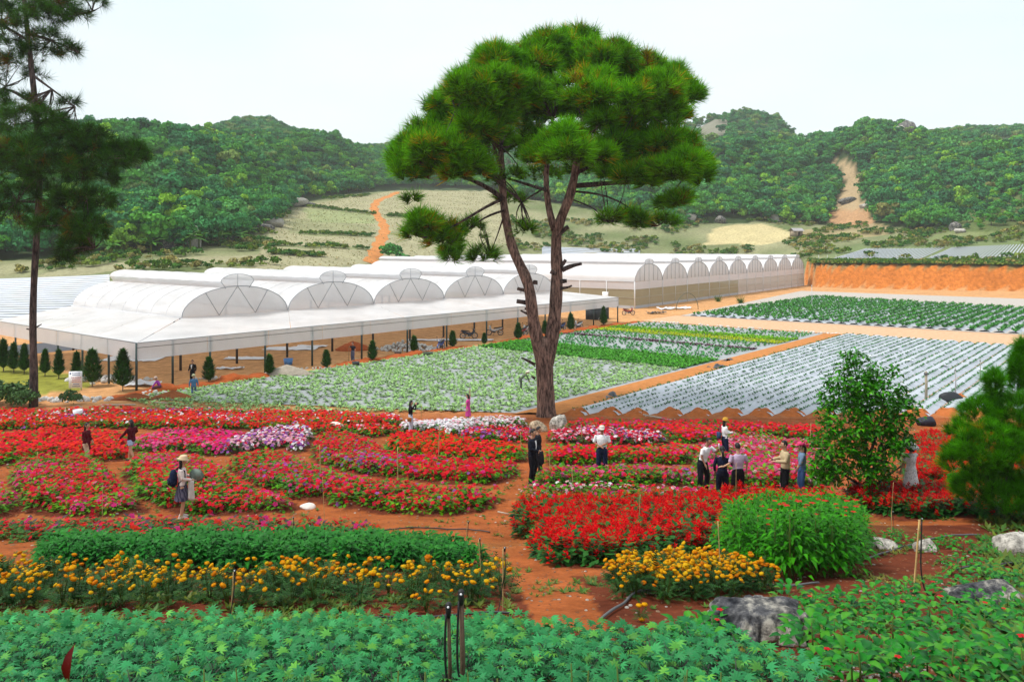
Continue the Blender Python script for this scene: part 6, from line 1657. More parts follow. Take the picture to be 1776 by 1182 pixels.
def col_mesh(name, VF, col, mat, fn=None):
    V, F = VF; C = np.broadcast_to(np.asarray(col, float), (len(V), 3)).copy()
    if fn: C = fn(V, C)
    return new_mesh(name, V, F, C, [mat], smooth=True)
SKIN = (0.50, 0.28, 0.18)
HAIRC = (0.012, 0.010, 0.010)
def spine_bend(pose): return pose.get('lean', (0, 0))
def person(label, px, py, h, yaw, top, bottom, pose=None, hair='short', hat=None, extras=(), Yd=None, foot=None, cat='person', crouch=0.0):
    """local frame: x to the person's right... y forward, z up; yaw turns forward from +Y"""
    pose = pose or {}
    g = G(px, py)
    g[2] = float(gz(g[0], g[1]))
    k = h / 1.70
    root = thing('person', label, cat, (g[0], g[1], g[2] + (foot or 0)), yaw); root.scale = (k,) * 3
    lx, ly = pose.get('lean', (0, 0)); hipd = pose.get('hip', (0, 0, 0)); cr = crouch
    hip = np.array([0, 0 - .28 * cr, .92 - .52 * cr]) + hipd
    chest = hip + np.array([lx * .6, ly * .6, .36 - abs(ly) * .12]); neck = hip + np.array([lx, ly, .52 - abs(ly) * .3]); headc = neck + np.array([lx * .2, .03 + ly * .25, .155 - abs(ly) * .12])
    fem = pose.get('fem', False); sw = .165 if fem else .19
    SHL, SHR = neck + [-sw, -.01, -.06], neck + [sw, -.01, -.06]
    stance = pose.get('stance', .10); st = pose.get('stride', 0)
    kn = {s: np.array([s * (stance + .01), .04 + st * s * .14 + .26 * cr, .49 - .10 * cr]) + np.asarray(hipd) * .4 for s in (-1, 1)}
    an = {s: np.array([s * (stance + .0), -.02 + st * s * .28, .085]) for s in (-1, 1)}
    arms = {}
    for s, key, sh in ((-1, 'L', SHL), (1, 'R', SHR)):
        e, w = pose.get(key, ((s * .27, -.02, -.30), (s * .29, .06, -.54)))
        arms[s] = (sh, neck + np.asarray(e, float), neck + np.asarray(w, float))
    def torso_rings(gr=0.0, z0=-.08, z1=.47):
        base = [(-.10, .13, .10), (0, .15 + (.01 if fem else 0), .105), (.14, .122 if fem else .14, .092), (.26, .15 if fem else .165, .112 if fem else .11), (.36, .165 if fem else .185, .105), (.44, .13, .085), (.49, .07, .065), (.53, .052, .055)]
        out = []
        for z, rx, ry in base:
            if z < z0 - 1e-6 or z > z1 + 1e-6: continue
            f = np.clip(z / .52, 0, 1)
            c = hip + np.array([lx * f, ly * f, z * (1 - abs(ly) * .55)])
            out.append(oval(c, rx + gr, ry + gr, tilt=(0, -ly * .8)))
        return out
    def arm(mb, s, r0, r1, upto=1.0, grow=0.0):
        a, b, c = arms[s][:3]
        P = [a, (a + b) / 2, b, (b + c) / 2, c]; R = [r0, r0 * .92, r0 * .82, r1 * 1.1, r1]
        if upto < 1:
            P = [a, a + (b - a) * .5, a + (b - a) * upto * 2 if upto <= .5 else b + (c - b) * (upto - .5) * 2]; R = [r0, r0 * .98, r0 * .98]
        mb.tube(np.array(P), np.array(R) + grow, 9)
    def leg(mb, s, grow=0.0, upto=1.0, r=(.088, .075, .056, .052, .04)):
        a = hip + [s * .088, 0, -.02]; b = kn[s]; c = an[s]
        P = [a, (a + b) / 2, b, b + (c - b) * .4, c]; R = list(r)
        if upto < 1: P, R = P[:3], R[:3]; P[2] = a + (b - a) * upto * 1.0
        mb.tube(np.array(P), np.array(R) + grow, 10)
    # body
    mb = MB(); mb.loft(torso_rings(-.004))
    mb.tube([neck + [0, -.005, -.04], neck + [0, .01, .06], headc], [.055, .05, .05], 10)
    for s in (-1, 1):
        arm(mb, s, .046, .027); leg(mb, s)
        fr = np.array([0, 1, 0]); a = an[s]
        mb.loft([oval(a + [0, -.05, -.06], .03, .02, 8), oval(a + [0, .02, -.04], .042, .09, 8), oval(a + [0, .02, 0], .038, .05, 8)])
        w = arms[s][2]; e = arms[s][1]; d = (w - e) / np.linalg.norm(w - e)
        d = np.asarray(pose.get('hand' + ('L' if s < 0 else 'R'), d), float); d /= np.linalg.norm(d)
        side = np.cross(d, [0, 0, 1.0]) if abs(d[2]) < .9 else np.array([1.0, 0, 0]); side -= d * side.dot(d); side /= np.linalg.norm(side); nor = np.cross(side, d)
        mb.tube([w - d * .02, w + d * .035, w + d * .08], [.026, .036, .034], 8)
        arms[s] = arms[s] + ((w, d, side, nor),)
    V, F = remesh(mb, 'body', None, .017, 3)
    # head, hands
    hb = MB(); n, m = 16, 14
    for i in range(1):
        rings = []
        for j in range(m):
            t = -1 + 2 * (j + .3) / (m - .4); rr = math.sqrt(max(0, 1 - t * t)); z = t * .118
            jaw = 1 - .30 * max(0, -t - .1); a = np.arange(n) / n * 6.2832
            x = np.cos(a) * .077 * rr * jaw; y = np.sin(a) * .096 * rr * (1 - .12 * max(0, -t)) + .006
            front = np.maximum(0, np.sin(a)) ** 12
            nose = .022 * math.exp(-((t + .12) / .16) ** 2) * (np.maximum(0, np.sin(a)) ** 60); eye = -.008 * math.exp(-((t - .08) / .12) ** 2) * (np.maximum(0, np.cos(2 * (a - math.pi / 2 - .38))) ** 9 + np.maximum(0, np.cos(2 * (a - math.pi / 2 + .38))) ** 9) * (np.sin(a) > 0)
            rings.append(np.stack([x, y + nose + eye, np.full(n, z)], 1) + headc)
        hb.loft(rings)
        for s in (-1, 1):
            hb.ball(headc + [s * .078, -.008, 0], (.012, .02, .03), 6, 5)
        for s in (-1, 1):
            w, d, side, nor = arms[s][3]
            for q in range(4):
                o_ = (q - 1.5) * .0175; L = [.062, .075, .07, .055][q]
                p0 = w + d * .085 + side * o_; p1 = p0 + d * L * .5 + nor * -.006; p2 = p0 + d * L * .9 - nor * .022
                hb.tube([p0 - d * .03, p0, p1, p2], [.0095, .0095, .009, .0075], 6)
            p0 = w + d * .03 + side * .028 * -s; hb.tube([p0, p0 + d * .03 - side * s * .022 - nor * .005, p0 + d * .058 - side * s * .026 - nor * .015], [.012, .011, .008], 6)
    HV, HT, HQ, _ = hb.arrays()
    skin = np.asarray(pose.get('skin', SKIN)); cc = np.broadcast_to(skin, (len(V), 3)).copy()
    hc = np.broadcast_to(skin, (len(HV), 3)).copy()
    dz = HV[:, 2] - headc[2]; dy = HV[:, 1] - headc[1]; dx = HV[:, 0] - headc[0]
    lip = (np.abs(dz + .058) < .010) & (dy > .06) & (np.abs(dx) < .026); hc[lip] = skin * np.array([.85, .45, .45])
    allF = [np.concatenate([F, np.concatenate(HQ) + len(V)]), np.concatenate(HT) + len(V)]
    body = obj('body', new_mesh('body', np.concatenate([V, HV]), allF, np.concatenate([cc, hc]), [M['skin']], smooth=True), root)
    eb = MB(); eb.c = (.02, .015, .015)
    for s in (-1, 1):
        eb = MB(); eb.c = (.02, .015, .015); eb.ball(headc + [s * .03, .088, .012], (.011, .006, .006), 6, 4); obj('eye', eb.mesh('eye', M['skin']), body)
        eb = MB(); eb.c = HAIRC; eb.box(headc + [s * .031, .0905, .033], (.032, .008, .006)); obj('eyebrow', eb.mesh('eyebrow', M['hair']), body)
    # hair
    hm = MB(); n = 18; rings = []
    for j in range(9):
        t = -.10 + 1.1 * j / 8 if j < 8 else 1.0
        t = min(t, .985); rr = math.sqrt(max(0, 1 - t * t)); a = np.arange(n) / n * 6.2832
        cut = np.clip((np.sin(a) - .25) * 3, 0, 1) * (1 if t < .52 else 0)
        rx, ry = .084 * rr, .104 * rr
        rings.append(np.stack([np.cos(a) * rx * (1 - .22 * cut), np.sin(a) * ry * (1 - .32 * cut) + .002, np.full(n, t * .132) + .004], 1) + headc)
    hm.loft(rings)
    if hair in ('long', 'tail', 'bob'):
        L = {'long': .36, 'tail': .34, 'bob': .17}[hair]; back = -.095
        if hair == 'tail':
            hm.tube([headc + [0, -.09, .03], headc + [0, -.13, -.05], headc + [.01, -.12, -.2], headc + [.0, -.11, -L]], [.035, .04, .032, .012], 8)
        else:
            rr2 = []
            for j in range(6):
                f = j / 5
                rr2.append(oval(headc + [0, -.055 - .02 * f, .04 - L * f], .082 + .012 * math.sin(f * 3), .055 - .012 * f, 12))
            hm.loft(rr2)
    hm.c = HAIRC
    HVv, HTt, HQq, _ = hm.arrays()
    obj('hair', new_mesh('hair', HVv, [np.concatenate(HQq), np.concatenate(HTt)], pose.get('hairc', HAIRC), [M['hair']], smooth=True), root)
    # clothes
    tk, tc = top['kind'], top['col']
    mb = MB(); low = {'shirt': -.06, 'tucked': 0.0, 'jacket': -.08, 'dress': 0.0, 'sweater': -.1}[tk]
    gr = {'shirt': .012, 'tucked': .012, 'jacket': .026, 'dress': .010, 'sweater': .03}[tk]
    mb.loft(torso_rings(gr, low, .50))
    sl = top.get('sleeve', 1.0)
    for s in (-1, 1):
        if sl > 0: arm(mb, s, .054, .036, 1.0 if sl >= .95 else sl, {'jacket': .014, 'sweater': .014}.get(tk, .006))
    if tk == 'dress' or tk == 'sweater' and top.get('long'):
        hem = top.get('hem', .45); rr = []
        for j in range(6):
            f = j / 5; c = hip + np.array([0, 0, .06 - hem * f]) + np.array([lx * .1 * (1 - f), 0, 0])
            rr.append(oval(c, .155 + top.get('flare', .07) * f, .115 + top.get('flare', .07) * f, 16))
        mb.loft(rr)
    VF = remesh(mb, 'top', None, .017, 3)
    if sl >= .95 or sl == 0: pass
    fn = top.get('fn')
    obj({'shirt': 'shirt', 'tucked': 'shirt', 'jacket': 'jacket', 'dress': 'dress', 'sweater': 'sweater'}[tk], col_mesh('top', VF, tc, M['cloth'], (lambda V, C: fn(V, C, hip, neck)) if fn else None), root)
    if tk == 'jacket' and top.get('inner') is not None:
        mb = MB(); mb.c = top['inner']; cz = torso_rings(.029, .14, .46); vv = []
        for q, r_ in enumerate(cz):
            f = q / (len(cz) - 1); wd = .026 + .045 * f; y = r_[:, 1].max() + .004; c = r_.mean(0)
            vv.append(np.array([(c[0] - wd, y - .006 * f, c[2]), (c[0] + wd, y - .006 * f, c[2])]))
        mb.loft(vv, cap=False, closed=False); obj('shirt_front', mb.mesh('shirt_front', M['cloth']), root)
    bk, bc = bottom['kind'], bottom['col']
    if bk in ('trousers', 'shorts'):
        mb = MB(); mb.loft([oval(hip + [0, 0, z], rx + .012, ry + .012) for z, rx, ry in ((-.12, .15, .10), (0, .155, .11), (.10, .135, .102))])
        for s in (-1, 1): leg(mb, s, .018, 1.0 if bk == 'trousers' else .55, (.092, .082, .068, .064, .056))
        obj(bk, col_mesh(bk, remesh(mb, bk, None, .017, 3), bc, M['cloth'], bottom.get('fn')), root)
    elif bk == 'skirt':
        mb = MB(); hem = bottom.get('hem', .45); rr = []
        for j in range(8):
            f = j / 7; a = np.arange(28) / 28 * 6.2832; wv = 1 + .05 * f * np.sin(a * 7)
            rr.append(np.stack([(.14 + .10 * f) * np.cos(a) * wv, (.105 + .10 * f) * np.sin(a) * wv, np.full(28, .10 - hem * f)], 1) + hip)
        mb.loft(rr, cap=False)
        V_, T_, Q_, C_ = mb.arrays()
        C2 = np.broadcast_to(np.asarray(bc, float), (len(V_), 3)).copy()
        if bottom.get('fn'): C2 = bottom['fn'](V_, C2)
        obj('skirt', new_mesh('skirt', V_, [np.concatenate(Q_)], C2, [M['cloth']], smooth=True), root)
    # belt and shoes
    if tk == 'tucked':
        mb = MB(); mb.c = (.02, .015, .012); mb.loft([oval(hip + [0, 0, .075], .152, .118), oval(hip + [0, 0, .105], .15, .117)]); obj('belt', mb.mesh('belt', M['rubber'], True), root)
    sc = bottom.get('shoe', (.03, .028, .03))
    for s in (-1, 1):
        a = an[s]; mb = MB(); mb.c = sc
        mb.loft([oval(a + [0, .045, -.085], .044, .135, 12), oval(a + [0, .05, -.06], .046, .138, 12), oval(a + [0, .04, -.03], .043, .115, 12), oval(a + [0, .0, 0.0], .04, .055, 12)])
        mb2 = MB(); mb2.c = bottom.get('sole', (.05, .05, .05)); mb2.loft([oval(a + [0, .045, -.098], .046, .138, 12), oval(a + [0, .045, -.080], .048, .140, 12)])
        sh_ = obj('shoe', mb.mesh('shoe', M['rubber'], True), root); obj('sole', mb2.mesh('sole', M['rubber'], True), sh_)
    if hat:
        mb = MB(); mb.c = hat['col']; hk = hat['kind']; c = headc + [0, 0, .05]
        if hk == 'brim':
            b = hat.get('brim', .17); t = hat.get('tilt', 0)
            mb.loft([oval(c + [0, 0, -.015], b, b * 1.05, 22, (0, t)), oval(c + [0, 0, .012], .10, .115, 22, (0, t)), oval(c + [0, 0, .06], .098, .11, 22), oval(c + [0, 0, .10], .075, .085, 22), oval(c + [0, 0, .115], .03, .03, 22)])
            ho = obj('hat', mb.mesh('hat', M['cloth'], True), root)
            if hat.get('band') is not None:
                mb = MB(); mb.c = hat['band']; mb.loft([oval(c + [0, 0, .014], .102, .117, 22), oval(c + [0, 0, .042], .1005, .1145, 22)]); obj('hat_band', mb.mesh('hat_band', M['cloth'], True), ho)
        elif hk == 'cone':
            mb.loft([oval(c + [0, 0, -.03], .22, .22, 20), oval(c + [0, 0, .05], .11, .11, 20), oval(c + [0, 0, .12], .01, .01, 20)]); obj('conical_hat', mb.mesh('conical_hat', M['cloth'], True), root)
        else:
            mb.loft([oval(c + [0, 0, -.02], .094, .112, 18), oval(c + [0, 0, .03], .095, .112, 18), oval(c + [0, 0, .075], .075, .09, 18), oval(c + [0, 0, .09], .02, .02, 18)])
            co = obj('cap', mb.mesh('cap', M['cloth'], True), root)
            mb = MB(); mb.c = hat['col']; a = np.linspace(.35, math.pi - .35, 10); up = np.stack([np.cos(a) * .085, .095 + np.sin(a) * .085, -.01 - .02 * np.sin(a)], 1) + c; inn = np.stack([np.cos(a) * .09, .03 + np.sin(a) * .08, np.full(10, 0.0)], 1) + c
            mb.loft([inn + [0, 0, .006], up + [0, 0, .006], up - [0, 0, .006], inn - [0, 0, .006]], cap=False, closed=False); obj('visor', mb.mesh('visor', M['cloth'], True), co)
    root['_k'] = k
    info = dict(root=root, hip=hip, neck=neck, head=headc, arms=arms, loc=np.array([g[0], g[1], g[2] + (foot or 0)]), k=k, yaw=yaw)
    del root['_k']
    return info
def W_(info, p):
    """local person point -> world"""
    c, s = math.cos(info['yaw']), math.sin(info['yaw']); p = np.asarray(p, float) * info['k']
    return info['loc'] + np.array([p[0] * c - p[1] * s, p[0] * s + p[1] * c, p[2]])
D2R = math.radians
# facing: 0 = away from the camera, 180 = towards it, -90 = to the right, 90 = to the left
WHITEC, NAVY, BLACKC, DENIM = (.78, .78, .80), (.012, .018, .05), (.010, .010, .013), (.10, .17, .33)
def plaid(V, C):
    g = ((np.floor(np.arctan2(V[:, 1], V[:, 0]) * 4.4) + np.floor(V[:, 2] * 22)) % 2)[:, None]
    return np.where(g > 0, np.array([[.03, .03, .06]]), np.array([[.13, .12, .17]]))
def speck(V, C, *a): 
    r = np.random.default_rng(4); return C * np.where(r.random((len(V), 1)) < .22, .5, 1.0)
ppl = {}
ppl['backpack'] = person('woman in straw hat and plaid skirt with navy backpack, holding a coat', 316, 897, 1.60, D2R(-72), dict(kind='shirt', col=(.66, .58, .55)), dict(kind='skirt', col=(.05, .05, .09), hem=.5, fn=plaid, shoe=(.5, .45, .42)),
    dict(fem=True, L=((-.22, .02, -.30), (-.16, .24, -.34)), R=((.22, .02, -.30), (.14, .25, -.36))), 'long', dict(kind='brim', col=(.62, .47, .30), tilt=-.25, brim=.17))
ppl['maroon1'] = person('woman in a long maroon sweater with dark hair, walking right at the far left', 150, 806, 1.58, D2R(-95), dict(kind='sweater', col=(.085, .006, .012), long=True, hem=.34, flare=.04), dict(kind='trousers', col=(.55, .36, .26)), dict(fem=True, stride=.5, L=((-.2, -.02, -.28), (-.17, .12, -.46)), R=((.2, .0, -.28), (.2, .12, -.5))), 'long')
ppl['maroon2'] = person('woman in maroon sweater and denim shorts with one arm reaching back', 228, 800, 1.60, D2R(70), dict(kind='sweater', col=(.075, .006, .014)), dict(kind='shorts', col=(.38, .48, .68)), dict(fem=True, stride=.9, R=((.27, -.02, -.26), (.25, .2, -.40)), L=((-.24, .12, -.26), (-.26, .34, -.46))), 'long')
ppl['photo'] = person('dark haired woman in black top and pale jeans raising a camera', 712, 752, 1.60, D2R(-70), dict(kind='shirt', col=BLACKC), dict(kind='trousers', col=(.42, .46, .56)), dict(fem=True, R=((.25, .20, -.16), (.09, .27, .06)), L=((-.25, .20, -.16), (-.07, .27, .06))), 'long')
ppl['pink'] = person('woman in a magenta dress waving one raised arm', 812, 740, 1.62, D2R(75), dict(kind='dress', col=(.62, .06, .30), sleeve=.3, hem=.48, flare=.05), dict(kind='none', col=WHITEC, shoe=(.3, .3, .35)), dict(fem=True, R=((.26, -.02, .12), (.26, -.02, .42)), L=((-.28, .05, -.26), (-.24, .22, -.34))), 'bob')
ppl['suit'] = person('man in dark suit and white shirt standing on the dirt path', 923, 838, 1.74, D2R(-110), dict(kind='jacket', col=(.010, .012, .022), inner=WHITEC), dict(kind='trousers', col=(.008, .008, .013)), dict(L=((-.25, .04, -.30), (-.06, .22, -.40)), R=((.25, .04, -.30), (.06, .22, -.40))), 'short')
ppl['behind'] = person('person in dark clothes and white soled shoes half hidden behind the suited man', 933, 822, 1.62, D2R(-100), dict(kind='jacket', col=(.014, .014, .02)), dict(kind='trousers', col=(.012, .012, .018), sole=(.7, .7, .7)), dict(stride=.4), 'short')
ppl['cap'] = person('man in white short sleeved shirt and pale cap with folded hands', 1044, 830, 1.68, D2R(172), dict(kind='tucked', col=WHITEC, sleeve=.48), dict(kind='trousers', col=NAVY), dict(skin=(.34, .15, .09), L=((-.26, .02, -.28), (.04, .20, -.36)), R=((.27, .0, -.30), (.05, .2, -.37))), 'short', dict(kind='cap', col=(.62, .58, .52)))
ppl['tee'] = person('man in white tee shirt leaning to take a phone picture', 1220, 853, 1.70, D2R(-140), dict(kind='shirt', col=(.76, .74, .76), sleeve=.4), dict(kind='trousers', col=(.010, .010, .016)), dict(skin=(.36, .17, .11), lean=(-.10, .10), stance=.16, hip=(.06, 0, 0), R=((.27, .0, -.28), (.22, .1, -.5)), L=((-.26, .16, -.20), (-.10, .34, -.05))), 'short')
ppl['yellowhat'] = person('woman in ochre hat and white blouse carrying a blue shoulder bag', 1257, 803, 1.60, D2R(-82), dict(kind='shirt', col=WHITEC), dict(kind='trousers', col=NAVY), dict(fem=True, R=((.2, .02, -.28), (.12, .28, -.28)), L=((-.2, .02, -.28), (-.12, .26, -.30))), 'long', dict(kind='brim', col=(.50, .27, .04), brim=.15, tilt=-.15))
ppl['navy'] = person('woman in navy top seen from behind with her arm round the man beside her', 1253, 872, 1.58, D2R(-8), dict(kind='shirt', col=(.010, .014, .035)), dict(kind='trousers', col=(.008, .009, .02)), dict(fem=True, R=((.26, -.06, -.22), (.40, -.13, -.34)), handR=(1, .1, -.1), L=((-.24, 0, -.28), (-.22, .1, -.5))), 'tail')
ppl['lavender'] = person('man in lavender shirt seen from behind with his arm round the woman', 1280, 874, 1.68, D2R(8), dict(kind='shirt', col=(.44, .34, .46), sleeve=.45), dict(kind='trousers', col=BLACKC), dict(L=((-.27, -.05, -.28), (-.50, -.14, -.34)), handL=(-1, .1, 0), R=((.28, 0, -.28), (.29, .08, -.52))), 'short')
ppl['blazer'] = person('man in beige blazer holding a pink leaflet', 1362, 866, 1.70, D2R(88), dict(kind='jacket', col=(.47, .37, .22)), dict(kind='trousers', col=BLACKC), dict(R=((.24, .06, -.28), (.12, .32, -.30)), L=((-.24, .06, -.28), (-.14, .32, -.30))), 'short')
ppl['pinkcap'] = person('person in pink cap and blue denim beside the leafy shrub', 1391, 864, 1.64, D2R(80), dict(kind='shirt', col=(.16, .24, .36), sleeve=.7), dict(kind='trousers', col=(.07, .14, .34)), dict(fem=True, L=((-.22, .05, -.28), (-.16, .16, -.50))), 'tail', dict(kind='cap', col=(.68, .06, .18)))
ppl['whitedress'] = person('woman in speckled white dress and broad white hat behind the shrub', 1580, 872, 1.60, D2R(10), dict(kind='dress', col=(.82, .79, .81), sleeve=.4, hem=.62, flare=.10, fn=speck), dict(kind='none', col=WHITEC), dict(fem=True, R=((.2, .1, -.2), (.1, .3, -.15))), 'bob', dict(kind='brim', col=(.80, .80, .80), band=(.01, .01, .015), brim=.24, tilt=.3))
ppl['farmer'] = person('farmer in white conical hat bending over the leafy crop', 903, 678, 1.55, D2R(-90), dict(kind='shirt', col=(.12, .16, .10)), dict(kind='trousers', col=(.10, .11, .09)), dict(lean=(0, .42), R=((.2, .1, -.28), (.16, .22, -.5)), L=((-.2, .1, -.28), (-.16, .22, -.5))), 'short', dict(kind='cone', col=(.75, .70, .60)))
ppl['blacksuit'] = person('man in black suit watching under the greenhouse awning', 334, 664, 1.68, D2R(165), dict(kind='jacket', col=BLACKC, inner=WHITEC), dict(kind='trousers', col=BLACKC), {}, 'short')
ppl['blue'] = person('worker in blue jacket and hat standing low in the ditch', 336, 683, 1.6, D2R(20), dict(kind='jacket', col=(.08, .19, .36)), dict(kind='trousers', col=(.10, .16, .26)), dict(), 'short', dict(kind='brim', col=(.5, .5, .32)), crouch=.55)
ppl['purple'] = person('worker in purple shirt and hat crouching over stones', 271, 681, 1.58, D2R(110), dict(kind='shirt', col=(.34, .05, .36)), dict(kind='trousers', col=(.12, .05, .06)), dict(lean=(0, .2), R=((.2, .15, -.25), (.16, .3, -.5)), L=((-.2, .15, -.25), (-.16, .3, -.5))), 'short', dict(kind='brim', col=(.6, .45, .38)), crouch=.85)
ppl['spade'] = person('worker in dark shirt standing near the red earth heap', 612, 627, 1.66, D2R(150), dict(kind='shirt', col=(.02, .02, .03), sleeve=.45), dict(kind='trousers', col=(.10, .12, .2)), dict(R=((.25, .1, -.22), (.12, .28, -.1))), 'short')

bpy.data.scenes.remove(TMP)
# things people carry: each its own object
def held(name, label, cat, mb, mat, smooth=True):
    return tag(obj(name, mb.mesh(name, mat, smooth)), label, cat)
i_ = ppl['backpack']
root = thing('backpack', 'navy backpack worn by the woman in the straw hat', 'bag', W_(i_, i_['hip'] + [0, -.2, .12]), i_['yaw'])
mb = MB(); mb.c = (.010, .016, .045); mb.loft([oval((0, -.03, z), rx, ry, 14) for z, rx, ry in ((-.12, .10, .06), (-.09, .15, .10), (.05, .16, .11), (.22, .13, .085), (.30, .07, .05))]); obj('bag_body', mb.mesh('bag_body', M['cloth'], True), root)
mb = MB(); mb.c = (.014, .02, .05); mb.loft([oval((0, -.125, z), rx, .045, 12) for z, rx in ((-.07, .08), (-.04, .11), (.06, .11), (.09, .07))]); obj('front_pocket', mb.mesh('front_pocket', M['cloth'], True), root)
for s in (-1, 1):
    mb = MB(); mb.c = (.01, .012, .03); mb.tube([(s * .09, .02, .28), (s * .11, .12, .36), (s * .12, .26, .28), (s * .12, .27, .1), (s * .11, .1, -.04)], .014, 6); obj('strap', mb.mesh('strap', M['cloth'], True), root)
def draped(c, w, L, col, name, label, seed=0):
    mb = MB(); mb.c = col; r = np.random.default_rng(seed); rr = []
    for j in range(9):
        f = j / 8; a = np.arange(16) / 16 * 6.2832
        rr.append(np.stack([(w * (.6 + .4 * f) * (1 + .14 * np.sin(a * 3 + f * 3))) * np.cos(a), .07 * (1 + .2 * np.sin(a * 4)) * np.sin(a), np.full(16, -L * f) + .03 * np.cos(a * 2)], 1))
    mb.loft(rr); o = held(name, label, 'clothing', mb, M['cloth']); o.location = c; return o
o = draped(W_(i_, i_['neck'] + [.12, .24, -.36]), .10, .52, (.55, .53, .50), 'coat', 'pale grey coat hanging over the arm of the woman in the straw hat', 3); o.rotation_euler = (0, 0, 1.1)
mb = MB(); mb.c = (.16, .20, .17); mb.loft([oval((0, 0, z), rx, rx * .95, 20) for z, rx in ((-.02, .19), (0.0, .115), (.07, .105), (.11, .06))]); o = held('spare_hat', 'grey green hat held by the woman with the backpack', 'hat', mb, M['cloth']); o.location = W_(i_, i_['neck'] + [-.02, .38, -.28]); o.rotation_euler = (.9, .5, .4)
i_ = ppl['yellowhat']; mb = MB(); mb.c = (.03, .06, .13); mb.loft([oval((0, 0, z), rx, .07, 14) for z, rx in ((-.13, .09), (-.11, .14), (.06, .14), (.10, .08))]); mb.tube([(-.1, 0, .08), (-.03, .05, .35), (.05, .05, .4), (.1, 0, .08)], .01, 5)
o = held('shoulder_bag', 'blue shoulder bag of the woman in the ochre hat', 'bag', mb, M['cloth']); o.location = W_(i_, i_['hip'] + [-.08, -.22, .12]); o.rotation_euler = (0, 0, i_['yaw'])
i_ = ppl['tee']; mb = MB(); mb.c = (.75, .75, .76); mb.box((0, 0, 0), (.078, .011, .155)); o = held('phone', 'white phone held up by the man in the white tee shirt', 'phone', mb, M['metal'], False); w, d = i_['arms'][-1][3][0], i_['arms'][-1][3][1]; o.location = W_(i_, w + d * .11 + [0, 0, .06]); o.rotation_euler = (.1, 0, i_['yaw'] + .3)
i_ = ppl['photo']; mb = MB(); mb.c = (.02, .02, .02); mb.box((0, 0, 0), (.13, .05, .085)); mb.tube([(0, .02, 0), (0, .10, 0)], .034, 10); o = held('camera_body', 'black camera held to the eye of the woman in the black top', 'camera', mb, M['rubber'], False); o.location = W_(i_, i_['neck'] + [.01, .36, .09]); o.rotation_euler = (0, 0, i_['yaw'])
i_ = ppl['photo']; mb = MB(); mb.c = (.42, .17, .05); mb.loft([oval((0, 0, z), rx, .06, 12) for z, rx in ((-.1, .09), (.06, .12), (.1, .08))]); o = held('tan_bag', 'small tan bag hanging behind the woman with the camera', 'bag', mb, M['cloth']); o.location = W_(i_, i_['hip'] + [.16, -.1, -.15])
i_ = ppl['blazer']; mb = MB(); mb.c = (.70, .30, .48); mb.box((0, 0, 0), (.20, .012, .26)); o = held('leaflet', 'pink leaflet in the hands of the man in the beige blazer', 'leaflet', mb, M['vcol'], False); o.location = W_(i_, i_['neck'] + [0, .38, -.24]); o.rotation_euler = (-.7, 0, i_['yaw'])
i_ = ppl['suit']; o = draped(W_(i_, i_['neck'] + [0.02, .30, -.40]), .10, .38, (.015, .015, .022), 'folded_jacket', 'dark folded jacket over the hands of the suited man', 9)
i_ = ppl['spade']; mb = MB(); mb.c = (.3, .2, .1); mb.tube([(0, 0, -.9), (0, .1, .4)], .02, 6); o = held('spade', 'long handled spade of the worker near the red heap', 'tool', mb, M['wood']); o.location = W_(i_, (.25, .25, .95))

